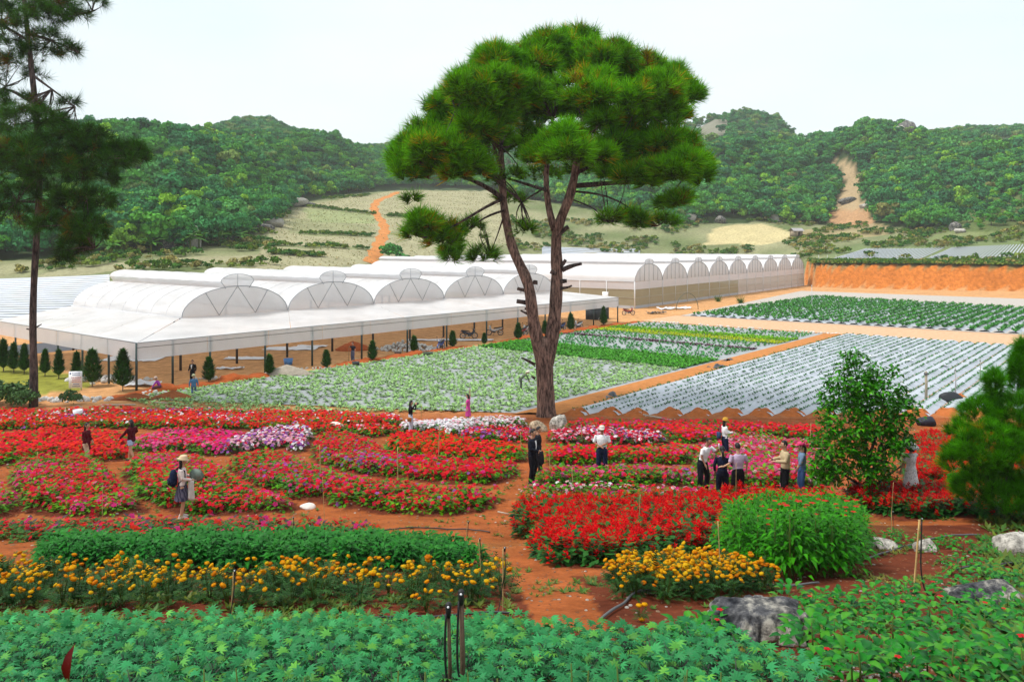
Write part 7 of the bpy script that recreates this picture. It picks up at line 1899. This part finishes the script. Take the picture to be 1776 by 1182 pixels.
# ------------------------------------------------------------------ motorbikes
def motorbike(body_col):
    root = thing('motorbike', 'x', 'motorbike')
    for y in (-.62, .62):
        mb = MB(); mb.c = (.015, .015, .016); a = np.linspace(0, 6.2832, 25); mb.tube(np.stack([0 * a, y + .28 * np.cos(a), .30 + .28 * np.sin(a)], 1), .042, 7, cap=False); w = obj('tyre', mb.mesh('tyre', M['rubber'], True), root)
        mb = MB(); mb.c = (.45, .46, .48); mb.tube(np.stack([0 * a, y + .235 * np.cos(a), .30 + .235 * np.sin(a)], 1), .016, 5, cap=False)
        for k in range(8): mb.tube([(0, y, .3), (0, y + .235 * math.cos(k * .785), .3 + .235 * math.sin(k * .785))], .006, 4)
        mb.tube([(-.06, y, .3), (.06, y, .3)], .05, 8); obj('rim', mb.mesh('rim', M['metal']), w)
    for s in (-1, 1):
        mb = MB(); mb.c = (.4, .4, .42); mb.tube([(s * .07, .62, .30), (s * .06, .50, .78)], .022, 6); obj('fork', mb.mesh('fork', M['metal']), root)
        mb = MB(); mb.c = (.02, .02, .02); mb.tube([(s * .2, .40, 1.02), (s * .24, .38, 1.18)], .008, 4); mb.ball((s * .25, .38, 1.22), (.06, .015, .045), 8, 5); obj('mirror', mb.mesh('mirror', M['metal'], True), root)
    mb = MB(); mb.c = (.03, .03, .03); mb.tube([(-.34, .34, 1.0), (-.12, .42, .98), (0, .46, .94), (.12, .42, .98), (.34, .34, 1.0)], .018, 6); obj('handlebar', mb.mesh('handlebar', M['rubber']), root)
    mb = MB(); mb.c = body_col; mb.loft([oval((0, .50, z), rx, ry, 12) for z, rx, ry in ((.55, .06, .05), (.75, .10, .09), (.95, .10, .10), (1.02, .05, .05))]); mb.loft([np.stack([.05 * w_ * np.cos(t), np.full(10, y), z + hh * np.sin(t)], 1) for t in [np.arange(10) / 10 * 6.2832] for y, z, hh, w_ in ((.48, .72, .12, 1.2), (.30, .52, .12, 1.6), (.05, .48, .14, 2.2), (-.25, .58, .14, 2.6), (-.55, .70, .10, 2.2), (-.82, .78, .05, 1.2))]); obj('fairing', mb.mesh('fairing', M['metal'], True), root)
    mb = MB(); mb.c = (.015, .015, .017); mb.loft([np.stack([w_ * np.cos(t), np.full(10, y), z + .06 * np.sin(t)], 1) for t in [np.arange(10) / 10 * 6.2832] for y, z, w_ in ((.12, .70, .06), (-.05, .77, .12), (-.45, .82, .13), (-.75, .86, .08))]); obj('seat', mb.mesh('seat', M['rubber'], True), root)
    mb = MB(); mb.c = (.05, .05, .055); mb.box((0, .08, .36), (.20, .36, .22)); mb.tube([(0, -.62, .3), (0, -.2, .42)], .04, 6); obj('engine', mb.mesh('engine', M['metal']), root)
    mb = MB(); mb.c = (.35, .35, .36); mb.tube([(.12, .15, .26), (.14, -.2, .26), (.15, -.75, .36)], [.03, .035, .05], 8); obj('exhaust', mb.mesh('exhaust', M['metal'], True), root)
    mb = MB(); mb.c = (.7, .7, .66); mb.ball((0, .58, .92), (.07, .05, .065), 10, 7); obj('headlight', mb.mesh('headlight', M['metal'], True), root)
    mb = MB(); mb.c = body_col; a = np.linspace(.2, 2.4, 8); mb.loft([np.array([(-.06, .62 + .36 * math.cos(t), .30 + .36 * math.sin(t)), (0, .62 + .37 * math.cos(t), .30 + .38 * math.sin(t)), (.06, .62 + .36 * math.cos(t), .30 + .36 * math.sin(t))]) for t in a], cap=False, closed=False); obj('front_mudguard', mb.mesh('front_mudguard', M['metal'], True), root)
    mb = MB(); mb.c = (.5, .02, .02); mb.box((0, -.86, .74), (.12, .05, .07)); obj('tail_light', mb.mesh('tail_light', M['metal']), root)
    mb = MB(); mb.c = (.04, .04, .04); mb.tube([(-.05, .05, .3), (-.22, .12, 0)], .015, 5); obj('kickstand', mb.mesh('kickstand', M['metal']), root)
    return root
PB = [motorbike(c) for c in ((.03, .035, .06), (.55, .56, .58), (.02, .05, .22), (.30, .02, .02))]
BIKES = [(813, 587, 0, -78, 'black motorbike parked side-on left of the others under the awning'), (858, 581, 1, 80, 'white motorbike parked behind the black one'), (765, 607, 2, 165, 'blue motorbike seen from the front near the rubble pile'), (903, 583, 3, 130, 'red motorbike closest to the pine on its left'), (912, 579, 1, 160, 'pale motorbike among the group left of the pine'), (975, 573, 2, 150, 'blue motorbike partly hidden by the right pine stem'), (1003, 571, 1, 140, 'silver motorbike right of the pine beside a cypress'), (1090, 546, 3, -80, 'dark red motorbike parked by the far greenhouse wall')]
used = set()
for px, py, k, yaw, lab in BIKES:
    b = PB[k] if k not in used else copy_tree(PB[k]); used.add(k)
    g = G(px, py); b.location = g; b.rotation_euler = (0, 0, D2R(yaw)); b['label'] = lab; b['category'] = 'motorbike'; b['group'] = 'motorbikes parked along the greenhouse'; b.scale = (1.05,) * 3

# ------------------------------------------------------------------ garden furniture and small things
def bamboo(px, py, h, label, tube=False, lean=(0, 0), rad=.012, col=(.42, .30, .13)):
    g = G(px, py); g[2] = float(gz(g[0], g[1]))
    root = thing('garden_stake', label, 'stake', g)
    top = np.array([lean[0], lean[1], h])
    mb = MB(); mb.c = col; P = np.array([top * f - [0, 0, .12 * (1 - f)] for f in np.linspace(0, 1, 9)]); mb.tube(P, rad * (1 + .12 * np.array([0, 1, 0, 1, 0, 1, 0, 1, 0])), 6); obj('cane', mb.mesh('cane', M['wood'], True), root)
    if tube:
        mb = MB(); mb.c = (.012, .012, .013); q = rng.uniform(-1, 1)
        mb.tube(curve_pts([top + [.02, -.02, 0], top * .7 + [.03, -.04, 0], top * .35 + [.05 * q, -.06, 0], np.array([.14 * q, -.12, .03]), np.array([.3 * q, -.2, .02])], 14), rad * .8, 6); obj('drip_tube', mb.mesh('drip_tube', M['rubber'], True), root)
        mb = MB(); mb.c = (.015, .015, .017); mb.tube([top + [.02, -.02, -.02], top + [.02, -.02, .03]], [.010, .014], 8); nz = obj('sprinkler_head', mb.mesh('sprinkler_head', M['rubber']), root)
        mb = MB(); mb.c = (.7, .7, .72); mb.ball(top + [.02, -.034, .026], .007, 6, 4); obj('nozzle', mb.mesh('nozzle', M['metal']), nz)
    return root
STK = [(177, 905, .95, 'bamboo stake in the sparse row below the rounded red bed', 0), (62, 838, .9, 'thin stake in the rounded red bed', 0), (563, 898, 1.1, 'thin stake beside the white bag', 0), (690, 862, 1.4, 'tall pale stake in the sweeping red bed', 0), (760, 810, 1.5, 'tall pale stake in the broad red bed', 0), (557, 842, 1.2, 'dark stake between two curved red beds', 0), (506, 980, .72, 'stake with magenta cap and tube in the green bed', 1), (806, 962, .62, 'short stake at the path end of the green bed', 1), (836, 1000, .62, 'sprinkler stake at the path end of the marigolds', 1), (872, 1065, .72, 'black sprinkler stake at the corner of the marigold bed', 1), (398, 1105, .62, 'leaning cane with black tube at the marigold front', 1),
       (1252, 1030, .92, 'grey stake standing in the right marigold bed', 0), (1547, 940, .68, 'black tubed stake left of the bamboo cane', 1), (1107, 935, .9, 'thin stake rising from the scarlet salvia', 0), (995, 850, .7, 'thin stake in the narrow magenta bed', 0), (1276, 892, 1.3, 'pale pole in front of the embracing couple', 0), (1545, 900, 1.0, 'thin stake below the leafy shrub', 0), (1010, 770, .8, 'thin stake behind the man with the cap', 0), (1322, 800, 1.3, 'thin stake in the pink bed left of the blazer', 0), (1405, 790, 1.2, 'white stake left of the leafy shrub', 0), (905, 790, .9, 'stake left of the suited man', 0), (1450, 885, .8, 'thin stake in the right end of the salvia', 0), (730, 727, .8, 'thin stake by the white blossoms', 0), (955, 832, 1.0, 'dark leaning twig on the path edge', 0)]
for i, (px, py, h, lab, tb) in enumerate(STK):
    bamboo(px, py, h, lab, bool(tb), (.06 * math.sin(i * 2.1), .04 * math.cos(i)), .0065 if py > 880 else .013)
bamboo(1583, 1034, 1.0, 'thick yellow bamboo cane leaning among the broad leaved plants', True, (.10, .02), .013, (.55, .36, .14))
# dark posts with sprinklers at the front
def front_post(px, ytop, Yd, label, r, side):
    x = (px - CX) / F_PX * Yd; zt = CAMZ - (ytop - HY) / F_PX * Yd; z0 = float(gz(x, Yd)); h = zt - z0
    root = thing('sprinkler_post', label, 'post', (x, Yd, z0))
    mb = MB(); mb.c = (.10, .065, .04); mb.tube([(0, 0, -.15), (.008, 0, h * .5), (0, 0, h)], [r, r * .95, r * .85], 8); obj('wooden_post', mb.mesh('wooden_post', M['wood'], True), root)
    mb = MB(); mb.c = (.01, .01, .011); mb.tube(curve_pts([(-.012, -r, h), (-.02, -r - .01, h * .75), (-.02 * side, -r - .015, h * .45), (.05 * side, -r - .03, h * .2), (.16 * side, -.08, .0)], 16), .0065, 7); obj('hose', mb.mesh('hose', M['rubber'], True), root)
    mb = MB(); mb.c = (.012, .012, .013); mb.tube([(0, -.01, h - .02), (0, -.01, h + .015), (0, -.01, h + .05), (0, -.01, h + .06)], [.011, .015, .018, .012], 10); sp = obj('sprinkler_head', mb.mesh('sprinkler_head', M['rubber'], True), root)
    mb = MB(); mb.c = (.75, .75, .78); mb.ball((0, -.027, h + .042), .007, 6, 4); obj('nozzle', mb.mesh('nozzle', M['metal']), sp)
front_post(800, 1040, 4.3, 'taller dark sprinkler post at the bottom centre', .015, 1)
front_post(778, 1062, 4.35, 'shorter brown sprinkler post at the bottom centre', .011, .6)
# hoses
def hose(pts, rad, label, col=(.03, .032, .035)):
    P = []
    for x, y in pts:
        g = G(x, y); P.append((g[0], g[1], float(gz(g[0], g[1])) + rad + .015))
    Q = curve_pts(P, 40); Q[:, 2] = gz(Q[:, 0], Q[:, 1]) + rad + .02
    mb = MB(); mb.c = col; mb.tube(Q, rad, 8)
    tag(obj('hose', mb.mesh('hose', M['rubber'], True)), label, 'hose')
hose([(1040, 1080), (1065, 1062), (1095, 1047), (1130, 1041), (1165, 1038), (1210, 1034), (1260, 1030), (1320, 1024), (1420, 1015)], .017, 'curved black hose under the right marigolds', (.10, .105, .11))
hose([(600, 926), (660, 922), (720, 918), (760, 917), (800, 918), (850, 924)], .016, 'black hose along the bare end of the sparse row')
hose([(1500, 975), (1530, 962), (1560, 950), (1600, 940), (1650, 932), (1700, 930)], .02, 'grey hose leading to the small pale stone', (.10, .10, .11))
hose([(-20, 995), (20, 990), (70, 986), (110, 990)], .016, 'black hose at the left end of the green bed')
hose([(640, 1072), (700, 1071), (780, 1070), (850, 1068), (890, 1070)], .014, 'black hose behind the front bed')
hose([(1660, 990), (1720, 985), (1780, 978), (1820, 975)], .02, 'dark hose near the flat grey rock', (.05, .055, .06))
# sign on the lawn
g = G(131, 677); root = thing('sign_board', 'white notice sign with blue and red lines on the lawn', 'sign', g, D2R(10))
mb = MB(); mb.c = (.78, .80, .84); mb.box((0, 0, .75), (.85, .05, 1.15)); bd = obj('board', mb.mesh('board', M['vcol']), root)
for z, w, c in ((1.2, .55, (.06, .10, .30)), (1.08, .5, (.06, .10, .30)), (.90, .65, (.5, .06, .06)), (.76, .55, (.55, .05, .05)), (.62, .6, (.5, .06, .06)), (.45, .4, (.15, .2, .4)), (.32, .5, (.2, .25, .4))):
    mb = MB(); mb.c = c
    for q in range(6): mb.box((.05 - w / 2 + w * (q + .5) / 6, -.029, z), (w / 6 * .75, .004, .055))
    obj('text_line', mb.mesh('text_line', M['vcol']), bd, kind='stuff')
mb = MB(); mb.c = (.08, .12, .35); mb.box((-.32, -.029, 1.18), (.09, .004, .11)); obj('emblem', mb.mesh('emblem', M['vcol']), bd)
for s in (-1, 1):
    mb = MB(); mb.c = (.3, .3, .3); mb.box((s * .35, .05, .3), (.04, .04, .7)); obj('leg', mb.mesh('leg', M['metal']), root)
# rubble piles, sand, earth heaps
def heap(px, py, rx, ry, h, col, label, seed, mat='soil', name='earth_heap'):
    g = G(px, py); r = np.random.default_rng(seed); rings = []
    for j in range(8):
        f = j / 7; a = np.arange(22) / 22 * 6.2832; q = (1 - f) * (1 + .12 * np.sin(a * 3 + seed) + r.uniform(-.06, .06, 22))
        rings.append(np.stack([rx * q * np.cos(a), ry * q * np.sin(a), -.03 + h * (f ** .8) + r.uniform(-.03, .03, 22) * h], 1))
    mb = MB(); mb.c = col; mb.loft(rings); tag(obj(name, mb.mesh(name, M[mat], True), loc=g), label, name.replace('_', ' '))
heap(612, 606, 1.9, 1.4, .85, (.42, .10, .03), 'red earth heap under the greenhouse behind the worker', 1)
heap(497, 650, 2.2, 1.0, .85, (.36, .31, .25), 'grey sand heap at the edge of the greenhouse floor', 2, name='sand_heap')
heap(300, 690, 1.5, .8, .55, (.22, .07, .025), 'dark red earth heap beside the crouching worker', 3)
heap(235, 692, 1.5, .7, .45, (.20, .06, .022), 'dark earth heap below the large conifer', 4)
heap(1665, 694, .9, .7, .5, (.45, .14, .04), 'orange earth mound beside the black bags', 5)
M['stone_white'] = rock_mat('white_stone', [(.3, (.5, .48, .45)), (.7, (.72, .70, .67))])
STN = [rock_mesh(200 + k, (1, .8, .7), 2, .25, mat=M['stone_white']) for k in range(5)]
def rubble(label, cx, cy, n, rx, ry, h, s0, s1, seed, group=None):
    g = G(cx, cy); r = np.random.default_rng(seed)
    root = thing('rubble_pile', label, 'rubble', g)
    for k in range(n):
        a, q = r.uniform(0, 6.28), math.sqrt(r.random()); z = h * (1 - q) * r.uniform(.7, 1.1)
        obj('stone', STN[k % 5], root, (rx * q * math.cos(a), ry * q * math.sin(a), z), (r.uniform(0, 3), r.uniform(0, 3), r.uniform(0, 3)), float(r.uniform(s0, s1)))
rubble('pile of white broken stone under the greenhouse awning', 706, 606, 190, 3.0, 1.7, .9, .12, .24, 1)
rubble('scatter of pale stones behind the large conifer', 190, 660, 70, 3.2, 1.6, .3, .1, .28, 2)
rubble('loose stones along the path below the slender pine', 130, 694, 40, 2.6, .7, .15, .1, .3, 3)
rubble('white stones around the crouching worker in purple', 270, 683, 26, 1.0, .5, .2, .1, .22, 4)
rubble('few pale stones beside the suited man under the awning', 395, 657, 30, 2.5, .5, .15, .08, .22, 5)
rubble('pale stones along the ridge near the standing worker', 560, 640, 30, 3.5, .4, .12, .08, .2, 6)
r = np.random.default_rng(15); root = thing('rubble_edge', 'line of small stones edging the dirt road between the fields', 'rubble', ST(66.2, 24))
for k in range(170):
    p = ST(66.3 + r.normal(0, .25), r.uniform(3, 58), .05) - ST(66.2, 24); obj('stone', STN[k % 5], root, p, (r.uniform(0, 3), 0, r.uniform(0, 3)), float(r.uniform(.08, .24)))
# sheets, bags, buckets
def sheet(px, py, w, d, label, seed, mat='film_white', h=.12, rz=0, name='plastic_sheet', z=0, Yd=None):
    g = G(px, py) if Yd is None else AT(px, py, Yd); r = np.random.default_rng(seed); rows = []
    for y in np.linspace(-d / 2, d / 2, 7):
        x = np.linspace(-w / 2, w / 2, 13); rows.append(np.stack([x + r.uniform(-.05, .05, 13) * w * .3, np.full(13, y) + r.uniform(-.05, .05, 13) * d, .03 + h * np.abs(smooth_noise(x * 1.3, np.full(13, y) * 1.7, .5, seed)) + r.uniform(0, .25, 13) * h], 1))
    mb = MB(); mb.c = (.8, .8, .82); mb.loft(rows, cap=False, closed=False); tag(obj(name, mb.mesh(name, M[mat], True), loc=g + np.array([0, 0, z]), rot=(0, 0, rz)), label, 'plastic sheet')
M['film_black'] = film_mat('black_film', (.02, .022, .03), 0, 0, .3)
sheet(505, 605, 5, 2.4, 'white sheets lying on the orange greenhouse floor', 1); sheet(780, 590, 9, 1.6, 'long pale sheet on the greenhouse floor behind the bikes', 2); sheet(540, 601, 3, 1.5, 'small white sheet beside the red earth heap', 3)
sheet(245, 668, 2.4, 1.6, 'white plastic beside the crouching worker in purple', 4, h=.35); sheet(240, 620, 5, 5, 'white tarpaulin under the left awning', 5); sheet(430, 622, 4, 1.5, 'dusty sheet in the middle of the greenhouse floor', 6); sheet(398, 640, 2.2, .8, 'crumpled strip of film right of the suited man under the awning', 7, h=.25)
sheet(1170, 536, 6, 1.6, 'white roll of film lying by the far greenhouse wall', 8, h=.45, rz=.5); sheet(1138, 544, 3, 1.2, 'black film heaped beside the far greenhouse', 9, 'film_black', .5, .4)
sheet(1245, 638, 2.0, .8, 'black film crumpled at the field corner', 10, 'film_black', .3, .7); sheet(1055, 690, 1.3, .7, 'black film crumpled on the narrow track by the pine', 11, 'film_black', .3, .7); sheet(1262, 627, 1.2, .5, 'dark scrap of film on the narrow track', 12, 'film_black', .3, .7)
sheet(8, 632, 3, 1.5, 'white sheet at the left edge of the lawn', 13)
def bag(px, py, r3, col, label, seed, mat='rubber', name='black_bag'):
    g = G(px, py); V = rock_mesh(seed, r3, 3, .14, mat=M[mat]); a = V.color_attributes['Col']; c = np.ones((len(V.vertices), 4), np.float32); c[:, :3] = col; a.data.foreach_set('color', c.ravel())
    tag(obj(name, V, loc=g + np.array([0, 0, r3[2] * .6])), label, 'bag')
bag(1648, 697, (.75, .5, .42), (.014, .016, .022), 'black bag beside the orange mound on the right', 61); bag(1606, 738, (.6, .4, .35), (.012, .014, .03), 'black bag just right of the leafy shrub', 62)
bag(533, 882, (.22, .13, .10), (.72, .66, .60), 'crumpled cream bag on the dirt between beds', 63, 'cloth', 'cream_bag'); bag(582, 748, (.45, .3, .30), (.78, .72, .66), 'white cloth bundle among the orange red flowers', 64, 'cloth', 'cloth_bundle')
def bucket(px, py, r0, h, col, label, z=0.0):
    g = G(px, py); mb = MB(); mb.c = col; root = thing('bucket', label, 'bucket', g + np.array([0, 0, z]))
    mb.loft([oval((0, 0, 0), r0 * .8, r0 * .8, 16), oval((0, 0, h), r0, r0, 16), oval((0, 0, h), r0 * .93, r0 * .93, 16), oval((0, 0, .04), r0 * .74, r0 * .74, 16)]); obj('tub', mb.mesh('tub', M['metal'], True), root)
    mb = MB(); mb.c = (.3, .3, .3); a = np.linspace(0, math.pi, 9); mb.tube(np.stack([r0 * np.cos(a), 0 * a, h + r0 * .9 * np.sin(a)], 1), .01, 5); obj('handle', mb.mesh('handle', M['metal']), root)
bucket(135, 731, .26, .42, (.72, .74, .78), 'white bucket standing in the back red bed', .25); bucket(500, 632, .4, .5, (.08, .25, .6), 'blue bucket beside the grey sand heap'); bucket(617, 634, .32, .35, (.02, .02, .025), 'black tub at the feet of the standing worker'); bucket(690, 614, .35, .2, (.12, .06, .04), 'low brown basin before the rubble pile'); bucket(742, 616, .5, .3, (.05, .07, .04), 'dark green tub beside the blue motorbike')
# wooden posts by the grey rows, hut, shed, planks
for px, py, h, rad, col, lab in ((1606, 695, 1.9, .09, (.35, .30, .22), 'weathered wooden post right of the leafy shrub'), (1657, 690, 2.0, .04, (.4, .4, .4), 'thin grey pole beside the black bag'), (1700, 660, 1.6, .035, (.35, .33, .3), 'thin pole standing in the grey rows'), (1408, 533, 3.6, .05, (.6, .6, .6), 'thin white pole at the corner of the far green field')):
    g = G(px, py); root = thing('wooden_post', lab, 'post', g); mb = MB(); mb.c = col; mb.tube([(0, 0, -.1), (.02, 0, h * .5), (0, .01, h)], [rad, rad * .95, rad * .85], 8); obj('shaft', mb.mesh('shaft', M['wood'], True), root)
    mb = MB(); mb.c = (.1, .1, .1); mb.tube([(-rad, 0, h * .92), (rad, 0, h * .92)], rad * 1.08, 8); obj('tie', mb.mesh('tie', M['rubber']), root)
for px, py, L, rz, lab in ((1600, 712, 2.4, .25, 'pale plank lying beside the leafy shrub'), (290, 700, 2.2, -.1, 'weathered plank by the dark earth heap'), (205, 703, 2.0, .2, 'grey branch bundle at the edge of the back bed'), (1140, 726, 1.8, -.7, 'thin dark plank on the first earth hump'), (873, 893, .35, -.5, 'short pale stick lying on the main path')):
    g = G(px, py); mb = MB(); mb.c = (.45, .38, .3); mb.box((0, 0, .06), (L, .16 if L > 1 else .03, .05 if L > 1 else .03)); tag(obj('plank', mb.mesh('plank', M['wood']), loc=(g[0], g[1], float(gz(g[0], g[1]))), rot=(0, .03, rz)), lab, 'plank')
Yh = 268.0; hx = (1381 - CX) / F_PX * Yh; hz_ = float(gz(hx, Yh))
root = thing('field_hut', 'small wooden field hut at the edge of the tan mound below the right hill', 'hut', (hx, Yh, hz_ - .1), .2)
mb = MB(); mb.c = (.30, .24, .17); mb.box((0, 0, 1.6), (3.2, 2.6, 1.9)); obj('wall', mb.mesh('wall', M['wood']), root)
mb = MB(); mb.c = (.32, .30, .30)
mb.loft([np.array([(-2.0, -1.8, 2.5), (2.0, -1.8, 2.5)]), np.array([(-2.0, 0, 3.5), (2.0, 0, 3.5)]), np.array([(-2.0, 1.8, 2.5), (2.0, 1.8, 2.5)])], cap=False, closed=False); obj('roof', mb.mesh('roof', M['wood']), root)
for sx in (-1, 1):
    for sy in (-1, 1): mb = MB(); mb.c = (.2, .16, .12); mb.box((sx * 1.5, sy * 1.2, .3), (.15, .15, 1.0)); obj('stilt', mb.mesh('stilt', M['wood']), root)
mb = MB(); mb.c = (.03, .025, .02); mb.box((.3, -1.32, 1.5), (.8, .06, 1.4)); obj('door', mb.mesh('door', M['wood']), root)
g = G(1036, 553); root = thing('tarp_shed', 'low dark tarpaulin shed at the end of the awning', 'shed', g, math.atan2(U[1], U[0]))
mb = MB(); mb.c = (.05, .06, .07); mb.box((0, 0, .85), (3.0, 1.8, 1.7)); obj('wall', mb.mesh('wall', M['cloth']), root)
mb = MB(); mb.c = (.09, .10, .12); mb.box((0, 0, 1.75), (3.3, 2.1, .1)); obj('roof', mb.mesh('roof', M['cloth']), root)
mb = MB(); mb.c = (.5, .5, .5); mb.tube([(-1.2, -.95, .1), (.8, -.95, 1.6)], .03, 5); obj('brace', mb.mesh('brace', M['metal']), root)
# hoop, reeds and poles near the far greenhouse
g = G(1192, 537); mb = MB(); mb.c = (.08, .10, .07); a = np.linspace(0, math.pi, 14); mb.tube(np.stack([1.9 * np.cos(a), .9 * np.cos(a), 2.6 * np.sin(a)], 1), .05, 6); tag(obj('pipe_hoop', mb.mesh('pipe_hoop', M['metal'], True), loc=g), 'thin bent pipe hoop beside the far greenhouse', 'hoop')
GR = new_mesh('grass_clump', *tuft(70, 1.7, .12, .7, 5, (0.05, 0.10, 0.03), (0.12, 0.25, 0.06))[:2], tuft(70, 1.7, .12, .7, 5, (0.05, 0.10, 0.03), (0.12, 0.25, 0.06))[2], [M['leaf']])
for px, py, s, lab in ((1245, 523, 1.0, 'grass clump left of its pair beside the far greenhouse'), (1284, 526, 1.1, 'larger grass clump at the corner of the far green field')):
    g = G(px, py); tag(obj('grass_clump', GR, loc=g, scale=s), lab, 'grass clump')
FINEB = new_mesh('crown', *forest_proto(333, 1.2, 1.4, 900, .16, (0.06, 0.12, 0.05))[:2], forest_proto(333, 1.2, 1.4, 900, .16, (0.06, 0.12, 0.05))[2], [M['leaf']])
for k, (px, py, s) in enumerate([(20, 705, 1.0), (-10, 702, 1.2), (40, 708, .8)]):
    g = G(px, py); b_ = thing('bush', 'low dark bush at the foot of the slender pine', 'bush', g, k, 'low bushes at the slender pine'); b_.scale = (s, s * .8, s * .9); obj('crown', FINEB, b_)
g = G(122, 702); b_ = thing('bush', 'small grey green bush among stones below the white sign', 'bush', g); b_.scale = (.5, .45, .6); obj('crown', FINEB, b_)
# fence posts on the slopes
for k in range(26):
    px = 1420 + k * 15; Yd = float(np.interp(px, _HC, _HY[:, 1])) + 5; x = (px - CX) / F_PX * Yd
    mb_ = None
    o = obj('fence_post', FENCE if k else (lambda: (globals().__setitem__('FENCE', (lambda m: (setattr(m, 'c', (.5, .5, .48)), m.tube([(0, 0, -.2), (0, 0, 1.7)], .06, 6), m)[2])(MB()).mesh('fence_post', M['wood'])), globals()['FENCE'])[1])(), loc=(x, Yd, float(gz(x, Yd))))
    tag(o, 'slim pale fence post above the orange earth bank', 'fence post', 'fence posts above the bank')
# near bottom-left: red leaf shoot and big leaves
x, Yd = (118 - CX) / F_PX * 3.9, 3.9; z = float(gz(x, Yd)); root = thing('red_leaf_shoot', 'dark red upright leaf with yellow green leaves at the bottom left', 'plant', (x, Yd, z))
for k, (az, tl, L, w, c) in enumerate(((1.2, 1.45, .22, .085, (.09, .012, .01)), (-2.2, .9, .16, .06, (.30, .36, .06)), (-.6, .9, .15, .07, (.22, .34, .06)))):
    V, F, C = round_leaf(L * .8, w * .75, .3, .1, c); V = V @ basis(np.array(az), np.array(tl)).T; obj('leaf', new_mesh('leaf', V, F, C, [M['gloss_leaf']]), root, (0, 0, .36 if k == 0 else .22))
mb = MB(); mb.c = (.1, .14, .05); mb.tube([(0, 0, -.05), (0, 0, .38)], .008, 5); obj('stem', mb.mesh('stem', M['leaf']), root)
# ------------------------------------------------------------------ hazy air over the valley
mb = MB(); mb.box((0, 730, 59), (2600, 1580, 124))
hz_m = bpy.data.materials.new('haze_air'); hz_m.use_nodes = True
hn = hz_m.node_tree; hn.nodes.clear()
ho = hn.nodes.new('ShaderNodeOutputMaterial'); hv = hn.nodes.new('ShaderNodeVolumePrincipled')
hv.inputs['Color'].default_value = (0.93, 0.97, 1.0, 1); hv.inputs['Density'].default_value = 0.0002
hn.links.new(hv.outputs[0], ho.inputs['Volume'])
o = obj('haze', mb.mesh('haze', hz_m), kind='stuff')
